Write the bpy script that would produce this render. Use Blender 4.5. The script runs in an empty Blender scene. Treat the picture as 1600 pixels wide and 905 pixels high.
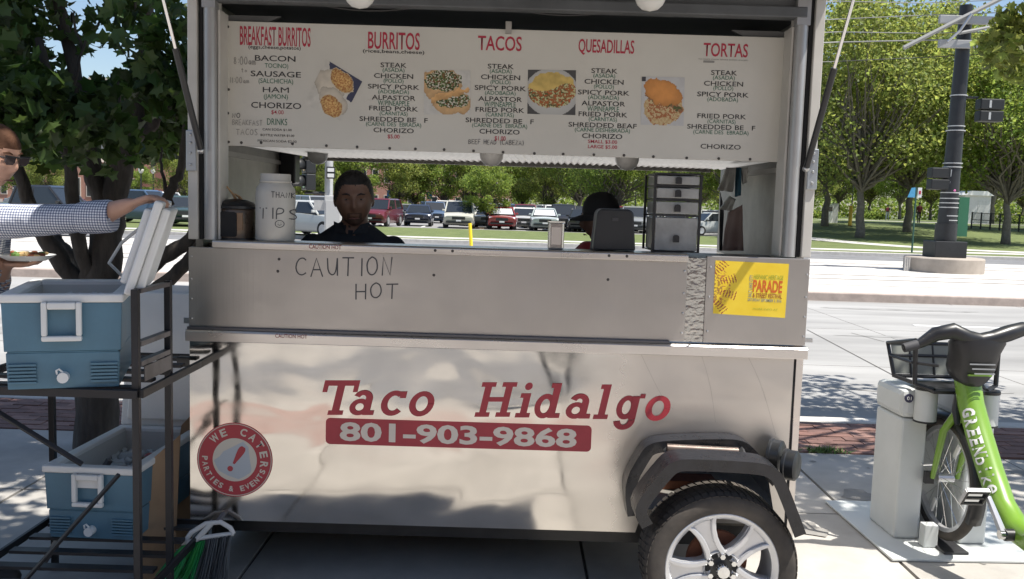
import bpy, bmesh, math, random
from mathutils import Vector, Matrix, kdtree, noise
random.seed(7)
sc = bpy.context.scene
COL = sc.collection
R = math.radians
PI = math.pi

# ------------------------------------------------------------------ camera
FPX = 1400.0                       # focal length in photograph pixels (1600 wide)
CAM = Vector((0.06, -3.6, 1.63))
_p = math.atan((452.5 - 318) / FPX)
_r = R(1.72)
_F = Vector((0, math.cos(_p), -math.sin(_p)))
_U0 = Vector((0, math.sin(_p), math.cos(_p)))
_X = Vector((1, 0, 0))
_U = _U0 * math.cos(_r) - _X * math.sin(_r)
_R = _X * math.cos(_r) + _U0 * math.sin(_r)
cd = bpy.data.cameras.new('camera')
cam = bpy.data.objects.new('camera', cd)
COL.objects.link(cam)
mw = Matrix((( _R.x, _U.x, -_F.x, CAM.x), (_R.y, _U.y, -_F.y, CAM.y), (_R.z, _U.z, -_F.z, CAM.z), (0, 0, 0, 1)))
cam.matrix_world = mw
cd.sensor_fit = 'HORIZONTAL'
cd.sensor_width = 36.0
cd.lens = 36.0 * FPX / 1600.0
cd.clip_start = 0.02
cd.clip_end = 3000
sc.camera = cam

def at(u, v, Y=None, Z=None):
    """world point seen at photograph pixel (u, v) on the plane y=Y or z=Z"""
    d = _F + _R * ((u - 800) / FPX) + _U * ((452.5 - v) / FPX)
    t = (Y - CAM.y) / d.y if Y is not None else (Z - CAM.z) / d.z
    return CAM + d * t

# ------------------------------------------------------------------ light
SUN = Vector((0.39, -0.19, 1.0)).normalized()
world = bpy.data.worlds.new('World')
sc.world = world
world.use_nodes = True
wn = world.node_tree
wn.nodes.clear()
sky = wn.nodes.new('ShaderNodeTexSky')
sky.sky_type = 'NISHITA'
sky.sun_disc = False
sky.sun_elevation = math.asin(SUN.z)
sky.sun_rotation = math.atan2(SUN.x, SUN.y)
sky.air_density = 1.0
sky.dust_density = 1.0
sky.ozone_density = 1.0
bg = wn.nodes.new('ShaderNodeBackground')
bg.inputs['Strength'].default_value = 0.10
wo = wn.nodes.new('ShaderNodeOutputWorld')
wn.links.new(sky.outputs[0], bg.inputs['Color'])
wn.links.new(bg.outputs[0], wo.inputs['Surface'])
sl = bpy.data.lights.new('sun', 'SUN')
sl.energy = 5.0
sl.angle = R(0.5)
sl.color = (1.0, 0.955, 0.88)
so = bpy.data.objects.new('sun', sl)
COL.objects.link(so)
so.rotation_euler = (-SUN).to_track_quat('-Z', 'Y').to_euler()
so.location = (20, -11, 50)
sc.view_settings.view_transform = 'Standard'
sc.view_settings.look = 'None'
sc.view_settings.gamma = 1.0
sc.view_settings.use_curve_mapping = False
sc.view_settings.exposure = 0.65

# ------------------------------------------------------------------ materials
MATS = {}
def mat(name, col=(.5, .5, .5), rough=.6, metal=0, var=0., scale=6., bump=0., bscale=40., bdist=.01,
        spec=None, trans=0., alpha=None, emit=None, island=0., coat=0., col2=None, rvar=0., detail=4., stretch=None):
    if name in MATS: return MATS[name]
    m = bpy.data.materials.new(name); MATS[name] = m
    m.use_nodes = True
    nt = m.node_tree; N = nt.nodes; L = nt.links
    b = N['Principled BSDF']
    b.inputs['Roughness'].default_value = rough
    b.inputs['Metallic'].default_value = metal
    if spec is not None: b.inputs['Specular IOR Level'].default_value = spec
    if coat: b.inputs['Coat Weight'].default_value = coat; b.inputs['Coat Roughness'].default_value = .06
    b.inputs['Base Color'].default_value = (*col, 1)
    tc = N.new('ShaderNodeTexCoord')
    src = tc.outputs['Object']
    if stretch:
        mp = N.new('ShaderNodeMapping'); mp.inputs['Scale'].default_value = stretch
        L.new(src, mp.inputs['Vector']); src = mp.outputs['Vector']
    colsock = None
    if var or col2:
        nz = N.new('ShaderNodeTexNoise'); nz.inputs['Scale'].default_value = scale
        nz.inputs['Detail'].default_value = detail; nz.inputs['Roughness'].default_value = .6
        L.new(src, nz.inputs['Vector'])
        rp = N.new('ShaderNodeValToRGB')
        rp.color_ramp.elements[0].position = .3; rp.color_ramp.elements[1].position = .7
        c2 = col2 if col2 else tuple(min(1, c * (1 + var)) for c in col)
        c1 = tuple(c * (1 - var) for c in col) if not col2 else col
        rp.color_ramp.elements[0].color = (*c1, 1); rp.color_ramp.elements[1].color = (*c2, 1)
        L.new(nz.outputs['Fac'], rp.inputs['Fac'])
        colsock = rp.outputs['Color']
        if rvar:
            mr = N.new('ShaderNodeMapRange'); mr.inputs['To Min'].default_value = max(0, rough - rvar); mr.inputs['To Max'].default_value = min(1, rough + rvar)
            L.new(nz.outputs['Fac'], mr.inputs['Value']); L.new(mr.outputs[0], b.inputs['Roughness'])
    if island:
        g = N.new('ShaderNodeNewGeometry')
        hs = N.new('ShaderNodeHueSaturation')
        mr = N.new('ShaderNodeMapRange'); mr.inputs['To Min'].default_value = 1 - island; mr.inputs['To Max'].default_value = 1 + island
        L.new(g.outputs['Random Per Island'], mr.inputs['Value']); L.new(mr.outputs[0], hs.inputs['Value'])
        mh = N.new('ShaderNodeMapRange'); mh.inputs['To Min'].default_value = .475; mh.inputs['To Max'].default_value = .515
        ml = N.new('ShaderNodeMath'); ml.operation = 'FRACT'
        mm = N.new('ShaderNodeMath'); mm.operation = 'MULTIPLY'; mm.inputs[1].default_value = 7.31
        L.new(g.outputs['Random Per Island'], mm.inputs[0]); L.new(mm.outputs[0], ml.inputs[0]); L.new(ml.outputs[0], mh.inputs['Value']); L.new(mh.outputs[0], hs.inputs['Hue'])
        if colsock: L.new(colsock, hs.inputs['Color'])
        else: hs.inputs['Color'].default_value = (*col, 1)
        colsock = hs.outputs['Color']
    if colsock: L.new(colsock, b.inputs['Base Color'])
    if bump:
        n2 = N.new('ShaderNodeTexNoise'); n2.inputs['Scale'].default_value = bscale; n2.inputs['Detail'].default_value = 3
        L.new(src, n2.inputs['Vector'])
        bp = N.new('ShaderNodeBump'); bp.inputs['Strength'].default_value = bump; bp.inputs['Distance'].default_value = bdist
        L.new(n2.outputs['Fac'], bp.inputs['Height']); L.new(bp.outputs['Normal'], b.inputs['Normal'])
    if trans:
        tr = N.new('ShaderNodeBsdfTranslucent'); mx = N.new('ShaderNodeMixShader'); mx.inputs[0].default_value = trans
        if colsock:
            hh = N.new('ShaderNodeHueSaturation'); hh.inputs['Value'].default_value = 1.6; hh.inputs['Hue'].default_value = .485
            L.new(colsock, hh.inputs['Color']); L.new(hh.outputs[0], tr.inputs['Color'])
        else: tr.inputs['Color'].default_value = (*col, 1)
        out = N['Material Output']
        L.new(b.outputs[0], mx.inputs[1]); L.new(tr.outputs[0], mx.inputs[2]); L.new(mx.outputs[0], out.inputs['Surface'])
    if emit:
        b.inputs['Emission Color'].default_value = (*emit[0], 1); b.inputs['Emission Strength'].default_value = emit[1]
    return m

def attr_mat(name, rough=.5):
    if name in MATS: return MATS[name]
    m = bpy.data.materials.new(name); MATS[name] = m; m.use_nodes = True
    N = m.node_tree.nodes; b = N['Principled BSDF']; b.inputs['Roughness'].default_value = rough
    a = N.new('ShaderNodeAttribute'); a.attribute_name = 'Col'
    m.node_tree.links.new(a.outputs['Color'], b.inputs['Base Color'])
    return m

# ------------------------------------------------------------------ mesh builder
def frame_of(d):
    d = d.normalized()
    a = Vector((0, 0, 1)) if abs(d.z) < .9 else Vector((1, 0, 0))
    u = d.cross(a).normalized(); w = d.cross(u).normalized()
    return u, w

class MB:
    def __init__(s): s.v = []; s.f = []; s.mi = []; s.tags = []; s.cur = 0; s.M = None
    def _add(s, vs, fs):
        o = len(s.v)
        for p in vs:
            p = Vector(p)
            if s.M is not None: p = s.M @ p
            s.v.append(p); s.tags.append(s.cur)
        for f in fs: s.f.append(tuple(i + o for i in f)); s.mi.append(s.cur)
        return s
    def box(s, x0, x1, y0, y1, z0, z1):
        if x0 > x1: x0, x1 = x1, x0
        if y0 > y1: y0, y1 = y1, y0
        if z0 > z1: z0, z1 = z1, z0
        return s._add([(x0,y0,z0),(x1,y0,z0),(x1,y1,z0),(x0,y1,z0),(x0,y0,z1),(x1,y0,z1),(x1,y1,z1),(x0,y1,z1)],
                      [(0,3,2,1),(4,5,6,7),(0,1,5,4),(1,2,6,5),(2,3,7,6),(3,0,4,7)])
    def hexa(s, bot, top):
        return s._add(list(bot) + list(top), [(3,2,1,0),(4,5,6,7),(0,1,5,4),(1,2,6,5),(2,3,7,6),(3,0,4,7)])
    def tube(s, pts, rad, n=8, cap=True, flat=1.0, up=None):
        pts = [Vector(p) for p in pts]
        if not isinstance(rad, (list, tuple)): rad = [rad] * len(pts)
        vs = []; fs = []
        pu = None
        for i, p in enumerate(pts):
            a = pts[max(0, i - 1)]; b = pts[min(len(pts) - 1, i + 1)]
            d = (b - a)
            if d.length < 1e-9: d = Vector((0, 0, 1))
            d.normalize()
            if pu is None:
                if up is not None:
                    u = Vector(up) - d * Vector(up).dot(d); u.normalize()
                else: u, _ = frame_of(d)
            else:
                u = pu - d * pu.dot(d)
                if u.length < 1e-6: u, _ = frame_of(d)
                u.normalize()
            pu = u; w = d.cross(u)
            for k in range(n):
                a_ = 2 * PI * k / n
                vs.append(p + u * (math.cos(a_) * rad[i]) + w * (math.sin(a_) * rad[i] * flat))
        m = len(pts)
        for i in range(m - 1):
            for k in range(n):
                k2 = (k + 1) % n
                fs.append((i*n+k, i*n+k2, (i+1)*n+k2, (i+1)*n+k))
        if cap:
            fs.append(tuple(reversed(range(n)))); fs.append(tuple((m-1)*n + k for k in range(n)))
        return s._add(vs, fs)
    def cyl(s, p0, p1, r0, r1=None, n=14): return s.tube([p0, p1], [r0, r0 if r1 is None else r1], n)
    def capsule(s, p0, p1, r0, r1, n=10):
        p0 = Vector(p0); p1 = Vector(p1); d = (p1 - p0).normalized()
        P = []; Q = []
        for t in (1, .8, .45): P.append(p0 - d * r0 * t); Q.append(r0 * math.sqrt(max(0.0025, 1 - t*t)))
        for t in (0, .25, .5, .75, 1): P.append(p0.lerp(p1, t)); Q.append(r0 + (r1 - r0) * t)
        for t in (.45, .8, 1): P.append(p1 + d * r1 * t); Q.append(r1 * math.sqrt(max(0.0025, 1 - t*t)))
        return s.tube(P, Q, n)
    def lathe(s, prof, n=24, c=(0,0,0), axis='Z', closed=False):
        vs = []; fs = []; c = Vector(c)
        for (r, z) in prof:
            for k in range(n):
                a = 2 * PI * k / n
                x, y = r * math.cos(a), r * math.sin(a)
                q = (x, y, z) if axis == 'Z' else ((x, z, y) if axis == 'Y' else (z, x, y))
                vs.append(c + Vector(q))
        m = len(prof)
        rng = range(m if closed else m - 1)
        for i in rng:
            i2 = (i + 1) % m
            for k in range(n):
                k2 = (k + 1) % n
                fs.append((i*n+k, i*n+k2, i2*n+k2, i2*n+k))
        if not closed:
            if prof[0][0] > 1e-5: fs.append(tuple(reversed(range(n))))
            if prof[-1][0] > 1e-5: fs.append(tuple((m-1)*n + k for k in range(n)))
        return s._add(vs, fs)
    def ell(s, c, r, n=14, m=8):
        c = Vector(c); vs = [c + Vector((0, 0, -r[2]))]; fs = []
        for i in range(1, m):
            th = -PI/2 + PI * i / m
            for k in range(n):
                a = 2 * PI * k / n
                vs.append(c + Vector((r[0]*math.cos(th)*math.cos(a), r[1]*math.cos(th)*math.sin(a), r[2]*math.sin(th))))
        vs.append(c + Vector((0, 0, r[2])))
        for k in range(n): fs.append((0, 1 + (k+1) % n, 1 + k))
        for i in range(m - 2):
            for k in range(n):
                k2 = (k+1) % n
                fs.append((1+i*n+k, 1+i*n+k2, 1+(i+1)*n+k2, 1+(i+1)*n+k))
        t = len(vs) - 1
        for k in range(n): fs.append((t, 1+(m-2)*n+k, 1+(m-2)*n+(k+1) % n))
        return s._add(vs, fs)
    def prism(s, poly, a, b, axis='Y'):
        """poly in the two other axes, extruded from a to b along axis"""
        def q(p, t): return (p[0], t, p[1]) if axis == 'Y' else ((t, p[0], p[1]) if axis == 'X' else (p[0], p[1], t))
        n = len(poly)
        vs = [q(p, a) for p in poly] + [q(p, b) for p in poly]
        fs = [tuple(range(n)), tuple(range(2*n-1, n-1, -1))]
        for k in range(n):
            k2 = (k+1) % n
            fs.append((k, k + n, k2 + n, k2))
        return s._add(vs, fs)
    def face(s, pts): return s._add(pts, [tuple(range(len(pts)))])
    def ribbon(s, pts, w, y, k=0.):
        """flat stroke in the xz plane at depth y"""
        n = len(pts); vs = []; fs = []
        P = [Vector((p[0], p[1])) for p in pts]
        for i in range(n):
            a = P[max(0, i-1)]; b = P[min(n-1, i+1)]; d = (b - a)
            if d.length < 1e-9: d = Vector((1, 0))
            d.normalize(); nn = Vector((-d.y, d.x)) * w / 2
            vs += [(P[i].x + nn.x, y - k, P[i].y + nn.y), (P[i].x - nn.x, y - k, P[i].y - nn.y)]
        for i in range(n - 1): fs.append((2*i, 2*i+1, 2*i+3, 2*i+2))
        return s._add(vs, fs)
    def mesh(s, name, mats):
        me = bpy.data.meshes.new(name)
        me.from_pydata([tuple(v) for v in s.v], [], s.f)
        for m in mats: me.materials.append(m)
        if len(mats) > 1:
            me.polygons.foreach_set('material_index', [min(i, len(mats)-1) for i in s.mi])
        me.update()
        return me
    def build(s, name, m, parent=None, smooth=False, bevel=0, recalc=True, angle=40):
        mats = m if isinstance(m, (list, tuple)) else [m]
        me = s.mesh(name, mats)
        if recalc:
            bm = bmesh.new(); bm.from_mesh(me); bmesh.ops.recalc_face_normals(bm, faces=bm.faces); bm.to_mesh(me); bm.free()
        if smooth:
            me.polygons.foreach_set('use_smooth', [True] * len(me.polygons))
            if angle < 180: me.set_sharp_from_angle(angle=R(angle))
        return put(name, me, parent, bevel)

def put(name, me, parent=None, bevel=0):
    o = bpy.data.objects.new(name, me); COL.objects.link(o)
    if parent is not None:
        o.parent = parent; o.matrix_parent_inverse = parent.matrix_basis.inverted()
        if parent.parent is not None:
            o.matrix_parent_inverse = (parent.parent.matrix_basis @ parent.matrix_parent_inverse @ parent.matrix_basis).inverted()
    if bevel:
        bv = o.modifiers.new('bevel', 'BEVEL'); bv.width = bevel; bv.segments = 2; bv.limit_method = 'ANGLE'; bv.angle_limit = R(35)
        bv.harden_normals = False
    return o

def tag(o, label, cat, group=None):
    o['label'] = label; o['category'] = cat
    if group: o['group'] = group
    return o
def thing(name, label, cat, loc=(0,0,0), rz=0, group=None):
    o = bpy.data.objects.new(name, None); COL.objects.link(o)
    o.empty_display_size = .1
    o.location = loc; o.rotation_euler = (0, 0, rz)
    o.matrix_basis  # location first
    return tag(o, label, cat, group)
def struct(o): o['kind'] = 'structure'; return o
def stuff(o): o['kind'] = 'stuff'; return o
def copy_tree(o, parent=None):
    c = o.copy(); COL.objects.link(c)
    if parent is not None: c.parent = parent
    for ch in [x for x in bpy.data.objects if x.parent == o]: copy_tree(ch, c)
    return c
def bx(name, x0, x1, y0, y1, z0, z1, m, parent=None, bevel=0): return MB().box(x0,x1,y0,y1,z0,z1).build(name, m, parent, bevel=bevel)

# ------------------------------------------------------------------ lettering (converted in one go at the end)
TEXTQ = []
def text(name, s, P, w, h, m, parent, bold=0., shear=0., rot=0., nrm='-Y', label=None, post=None):
    """centre P, width w, height h (world metres); faces -Y. h None keeps the font's aspect"""
    cu = bpy.data.curves.new('lettering', 'FONT'); cu.body = s; cu.offset = bold; cu.shear = shear; cu.resolution_u = 3
    cu.fill_mode = 'BOTH'
    o = bpy.data.objects.new('lettering', cu); COL.objects.link(o)
    TEXTQ.append((o, name, Vector(P), w, h, m, parent, rot, label, post))
def flush_text():
    bpy.context.view_layer.update()
    dg = bpy.context.evaluated_depsgraph_get()
    for (o, name, P, w, h, m, parent, rot, label, post) in TEXTQ:
        me = bpy.data.meshes.new_from_object(o.evaluated_get(dg))
        xs = [v.co.x for v in me.vertices]; ys = [v.co.y for v in me.vertices]
        if xs:
            cx = (min(xs)+max(xs))/2; cy = (min(ys)+max(ys))/2; W = max(xs)-min(xs) or 1; H = max(ys)-min(ys) or 1
            sx = w / W; sy = (h / H) if h else sx
            ca, sa = math.cos(rot), math.sin(rot)
            for v in me.vertices:
                a = (v.co.x - cx) * sx; b = (v.co.y - cy) * sy
                a, b = a*ca - b*sa, a*sa + b*ca
                v.co = post(P, a, b) if post else (P.x + a, P.y, P.z + b)
            me.materials.clear(); me.materials.append(m)
            me.name = name
            ob = put(name, me, parent)
            if label: ob['label'] = label
        bpy.data.objects.remove(o)

STROKES = {
 'A': [[(0,0),(.35,1),(.75,0)],[(.12,.38),(.62,.38)]], 'B': [[(0,0),(0,1),(.5,.95),(.55,.7),(.3,.52),(0,.5)],[(.3,.52),(.65,.35),(.55,.05),(0,0)]],
 'C': [[(.7,.85),(.5,1),(.2,.9),(.02,.5),(.15,.1),(.45,0),(.7,.15)]], 'D': [[(0,0),(0,1),(.4,.92),(.65,.5),(.45,.08),(0,0)]],
 'E': [[(.6,1),(0,1),(0,0),(.6,0)],[(0,.52),(.5,.52)]], 'F': [[(.6,1),(0,1),(0,0)],[(0,.52),(.5,.52)]],
 'H': [[(0,1),(0,0)],[(.6,1),(.6,0)],[(0,.5),(.6,.5)]], 'I': [[(.2,1),(.2,0)]], 'K': [[(0,1),(0,0)],[(.55,1),(0,.45),(.6,0)]],
 'L': [[(0,1),(0,0),(.55,0)]], 'N': [[(0,0),(.05,1),(.5,.02),(.6,1)]], 'O': [[(.35,1),(.1,.85),(0,.5),(.1,.12),(.35,0),(.6,.15),(.7,.5),(.6,.88),(.35,1)]],
 'P': [[(0,0),(0,1),(.5,.95),(.58,.7),(.4,.5),(0,.45)]], 'R': [[(0,0),(0,1),(.5,.95),(.55,.7),(.3,.52),(0,.5)],[(.25,.5),(.6,0)]],
 'S': [[(.6,.88),(.35,1),(.08,.85),(.15,.6),(.5,.42),(.6,.18),(.35,0),(.05,.1)]], 'T': [[(0,1),(.75,1)],[(.38,1),(.36,0)]],
 'U': [[(0,1),(.03,.25),(.3,0),(.55,.2),(.62,1)],[(.62,1),(.64,0)]], 'Z': [[(0,1),(.55,1),(0,0),(.6,0)]],
 '8': [[(.3,.52),(.08,.72),(.3,1),(.52,.75),(.3,.52),(.02,.25),(.3,0),(.58,.25),(.3,.52)]], '0': [[(.3,1),(.08,.85),(0,.5),(.08,.12),(.3,0),(.52,.15),(.6,.5),(.52,.88),(.3,1)]],
 '1': [[(.2,1),(.2,0)]], ':': [[(.15,.7),(.17,.62)],[(.15,.25),(.17,.17)]], 'a': [[(.5,.45),(.25,.55),(.02,.3),(.2,.02),(.45,.2),(.5,.5),(.52,0)]],
 'm': [[(0,0),(0,.5),(.2,.5),(.3,0)],[(.3,.35),(.5,.5),(.6,0)]], 't': [[(.2,.9),(.2,0),(.4,0)],[(0,.6),(.4,.6)]], 'o': [[(.25,.5),(.02,.28),(.22,0),(.48,.25),(.25,.5)]],
 '(': [[(.3,1.05),(.1,.5),(.3,-.1)]], ')': [[(.1,1.05),(.3,.5),(.1,-.1)]], ' ': []}
def smooth_line(p, it=2):
    for _ in range(it):
        if len(p) < 3: return p
        q = [p[0]]
        for i in range(len(p)-1):
            a, b = p[i], p[i+1]
            if i > 0: q.append((a[0]*.75+b[0]*.25, a[1]*.75+b[1]*.25))
            if i < len(p)-2: q.append((a[0]*.25+b[0]*.75, a[1]*.25+b[1]*.75))
        q.append(p[-1]); p = q
    return p
def handwrite(name, s, x0, x1, zb, h, y, lw, m, parent, slope=0, jit=.04, post=None):
    """marker writing on the plane y between x0 and x1, baseline zb"""
    rnd = random.Random(hash_str(s) + int(abs(x0)*1000))
    tot = sum(max([p[0] for st in STROKES[c] for p in st] or [.45]) + .3 for c in s) - .3
    sx = (x1 - x0) / tot; cur = 0; mb = MB(); k = 0
    for c in s:
        st = STROKES[c]; wch = max([p[0] for q in st for p in q] or [.45]); dz = rnd.uniform(-jit, jit); hs = rnd.uniform(.9, 1.06)
        for q in st:
            q = smooth_line(q) if c in 'BCDOPRSUaot08(' else q
            P = [(x0 + (cur + a) * sx + rnd.uniform(-.006, .006)*h, zb + (b*hs + dz) * h + slope * (cur + a) * sx) for a, b in q]
            mb.ribbon(P, lw, y, k); k += .00012
        cur += wch + .3
    if post: mb.v = [post(v) for v in mb.v]
    return mb.build(name, m, parent, recalc=False)
def hash_str(s):
    h = 0
    for c in s: h = (h * 31 + ord(c)) % 100003
    return h

def picture(name, corners, nx, nz, fn, parent, rough=.4):
    """flat printed picture: grid of faces coloured by fn(u,v)->rgb; corners TL,TR,BR,BL"""
    TL, TR, BR, BL = [Vector(c) for c in corners]
    vs = []; fs = []
    for j in range(nz+1):
        for i in range(nx+1):
            u = i/nx; v = j/nz
            vs.append(TL.lerp(TR, u).lerp(BL.lerp(BR, u), v))
    for j in range(nz):
        for i in range(nx): fs.append((j*(nx+1)+i, (j+1)*(nx+1)+i, (j+1)*(nx+1)+i+1, j*(nx+1)+i+1))
    me = bpy.data.meshes.new(name); me.from_pydata([tuple(v) for v in vs], [], fs)
    at_ = me.color_attributes.new('Col', 'FLOAT_COLOR', 'CORNER')
    buf = []
    for j in range(nz):
        for i in range(nx):
            c = fn((i+.5)/nx, (j+.5)/nz); buf += [c[0], c[1], c[2], 1.0] * 4
    at_.data.foreach_set('color', buf)
    me.materials.append(attr_mat('printed picture', rough))
    return put(name, me, parent)
def fbm(x, y, s=1., seed=0.): return noise.fractal(Vector((x*s, y*s, seed)), 1.0, 2.0, 4)
# ================================================================== SETTING
def sstep(t, a, b):
    t = max(0, min(1, (t - a) / (b - a))); return t*t*(3-2*t)
def hgt(x, y):
    a = x / max(1, y + 3.6)
    return sstep(y, 37, 72) * (-0.20 + 1.15 * sstep(a, .22, .36))
def sheet(name, xs, ys, off, m, clip=None):
    mb = MB(); nx = len(xs); ny = len(ys)
    vs = []; fs = []
    for y in ys:
        for x in xs: vs.append((x, y, hgt(x, y) + off))
    for j in range(ny-1):
        for i in range(nx-1):
            cx = (xs[i]+xs[i+1])/2; cy = (ys[j]+ys[j+1])/2
            if clip and not clip(cx, cy): continue
            fs.append((j*nx+i, j*nx+i+1, (j+1)*nx+i+1, (j+1)*nx+i))
    mb._add(vs, fs)
    return mb.build(name, m, smooth=True, recalc=False)
def lin(a, b, n): return [a + (b-a)*i/n for i in range(n+1)]

m_conc = mat('concrete', (.42,.395,.36), .85, var=.13, scale=3.5, bump=.25, bscale=120, bdist=.004)
m_conc2 = mat('concrete slab', (.38,.36,.33), .85, var=.2, scale=2.2, bump=.25, bscale=150, bdist=.003, detail=8)
m_kerb = mat('kerb concrete', (.5,.48,.45), .85, var=.15, scale=5, bump=.2, bscale=80)
m_road = mat('road concrete', (.30,.295,.285), .8, var=.3, scale=.55, bump=.2, bscale=160, bdist=.003, detail=9, stretch=(.35,1.6,1))
m_asph = mat('asphalt', (.17,.17,.175), .9, var=.2, scale=1.2, bump=.2, bscale=120)
m_lot = mat('parking lot asphalt', (.23,.225,.22), .9, var=.15, scale=.4)
m_grass = mat('lawn grass', (.085,.115,.032), .9, col2=(.15,.18,.06), scale=1.4, bump=.6, bscale=60, bdist=.03, detail=8)
m_dirt = mat('terrain earth', (.11,.13,.07), .95, var=.2, scale=.3)
m_joint = mat('joint sand', (.12,.11,.1), .95, var=.2, scale=20)
m_brick_p = [mat('paver red', (.19,.10,.08), .85, var=.25, scale=14, bump=.2, bscale=90), mat('paver brown', (.155,.085,.07), .85, var=.25, scale=14, bump=.2, bscale=90),
             mat('paver pale', (.24,.14,.115), .85, var=.25, scale=14, bump=.2, bscale=90)]
m_white = mat('white road paint', (.75,.75,.72), .7, var=.12, scale=8)

# one sheet to the horizon
gx = [-900,-400,-200,-120] + lin(-80, 120, 40) + [160,250,450,900]
gy = [3.62] + lin(8, 36, 7) + lin(40, 140, 25) + [180,260,420,900,1600]
struct(sheet('ground', gx, gy, -0.17, m_dirt))
# sidewalk: base bed plus slabs
sw = MB().box(-60, 60, -60, 2.40, -.2, -.018).build('sidewalk', m_joint); struct(sw)
slab = MB().box(-.742, .742, -.602, .602, -.06, 0).mesh('slab', [m_conc2])
slab_t = None
for i in range(-8, 8):
    for j in range(-12, 1):
        o = bpy.data.objects.new('slab', slab); COL.objects.link(o)
        o.parent = sw
        o.location = (1.18 + 1.5*i, 1.76 + 1.22*j, random.uniform(-.002, .002)); o.rotation_euler = (random.uniform(-.0012,.0012), random.uniform(-.0012,.0012), 0)
far = MB().box(-60, 60, -60, -14.3, -.16, -.003); far.build('plaza_paving', m_conc, sw)
MB().box(-60, -11.6, -14.28, 2.38, -.16, -.003).build('plaza_paving', m_conc, sw)
MB().box(12.5, 60, -14.28, 2.38, -.16, -.003).build('plaza_paving', m_conc, sw)
MB().box(-30, 30, -5.6, -4.1, -.1, .004).build('paving_band', mat('grey paving band', (.20,.20,.205), .85, var=.15, scale=3), sw)
MB().box(-30, 30, -3.05, -2.45, -.1, .0042).build('paving_band', mat('pink paving band', (.36,.26,.23), .85, var=.18, scale=5), sw)
MB().box(-30, 30, -10.6, -8.2, -.1, .004).build('paving_band', mat('grey paving band', (.20,.20,.205), .85, var=.15, scale=3), sw)  # band out of view, added to vary the reflections in the steel
m_stain = mat('pavement stain', (.22,.21,.195), .85, var=.2, scale=9, detail=8); rs_ = random.Random(77)
for _ in range(46):
    cx, cy = rs_.uniform(1.4, 4.2), rs_.uniform(-.2, 2.3); r0 = rs_.choice((.012, .015, .02, .02, .06, .11))
    if abs((cx-1.18)/1.5 % 1 - .5) < .05: continue
    MB().face([(cx+r0*math.cos(t)*rs_.uniform(.6,1.3), cy+r0*math.sin(t)*rs_.uniform(.6,1.3), .0038) for t in lin(0, 5.8, 11)]).build('pavement_spot', m_stain, sw, recalc=False)
# brick band between sidewalk and kerb
bb = MB().box(-60, 60, 2.40, 3.28, -.2, -.012).build('brick_band', m_joint); struct(bb)
bmesh_v = []
for k in range(3):
    me = MB().box(-.0975, .0975, -.0475, .0475, -.03, 0).mesh('brick', [m_brick_p[k]])
    bmesh_v.append(me)
n = 0
for row in range(8):
    for xr in ([(1.5 + .2*i) for i in range(19)] + [(-5.0 + .2*i) for i in range(18)]):
        o = bpy.data.objects.new('brick', random.choice(bmesh_v)); COL.objects.link(o); o.parent = bb
        o.location = (xr + (.1 if row % 2 else 0), 2.455 + .11*row, random.uniform(-.003, .003)); n += 1
rest = MB()
for row in range(8):
    for i in list(range(-60, -25)) + list(range(-7, 7)) + list(range(27, 60)):
        x = .2*i + (.1 if row % 2 else 0); y = 2.455 + .11*row
        if -5.05 <= x <= -1.45 or 1.35 <= x <= 5.35: continue
        rest.box(x-.0975, x+.0975, y-.0475, y+.0475, -.03, 0)
stuff(rest.build('brick_field', m_brick_p[0], bb))
# weeds at the edge of the bricks
wd = MB()
for _ in range(160):
    x = 2.22 + random.gauss(0, .07); y = 2.42 + random.gauss(0, .03); a = random.uniform(0, 6.3); l = random.uniform(.02, .06)
    d = Vector((math.cos(a)*l, math.sin(a)*l, random.uniform(.01, .05))); s_ = Vector((-math.sin(a), math.cos(a), 0)) * .006
    p = Vector((x, y, 0)); wd.face([p - s_, p + s_, p + d])
w_ = stuff(wd.build('weed_tuft', mat('weed', (.1,.17,.04), .8, island=.3), recalc=False)); tag(w_, 'small green weeds along the edge of the brick band', 'weeds')
# near kerb, road, markings
struct(MB().box(-60, 60, 3.285, 3.46, -.3, .006).build('kerb', m_kerb, bevel=.02))
rd = struct(MB().box(-90, 120, 3.46, 14.2, -.3, -.12).build('road', m_road))
MB().box(-90, 120, 3.46, 3.9, -.3, -.112).build('gutter', m_kerb, rd)
for y0 in (6.6, 9.9):
    MB().box(-90, 120, y0, y0+.012, -.2, -.1185).build('joint_line', m_joint, rd)
for i in range(-14, 20):
    MB().box(i*4.6+.9, i*4.6+.912, 3.91, 14.18, -.2, -.1188).build('joint_line', m_joint, rd)
for (xa, xb) in [(-40, -4.2), (-2.5, .5), (6.5, 9.5)]:
    MB().box(xa, xb, 10.55, 10.68, -.2, -.114).build('lane_line', m_white, rd)
for (A, B) in (((1261,515),(1405,591)), ((1392,450),(1488,477)), ((1330,520),(1382,534)), ((215,520),(262,600))):
    a = at(*A, Z=-.115); b = at(*B, Z=-.115); d = (b-a).normalized(); nn = Vector((-d.y, d.x, 0))*.007
    MB().face([a-nn, a+nn, b+nn, b-nn]).build('slab_joint', m_joint, rd, recalc=False)
m_patch = mat('road patch', (.27,.265,.255), .85, var=.25, scale=2.5, detail=8)
rs_ = random.Random(33)
for (cx, cy, rx, ry) in ((7.2,12.9,1.6,.16),(4.2,5.4,1.1,.3),(9.0,8.2,1.8,.22),(-6.0,7.5,1.5,.4),(5.6,9.2,.9,.12),(-4.2,5.2,.8,.25)):
    MB().face([(cx+rx*math.cos(t)*rs_.uniform(.7,1.1), cy+ry*math.sin(t)*rs_.uniform(.7,1.1), -.1165) for t in lin(0, 6.0, 17)]).build('road_stain', m_patch, rd, recalc=False)
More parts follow.
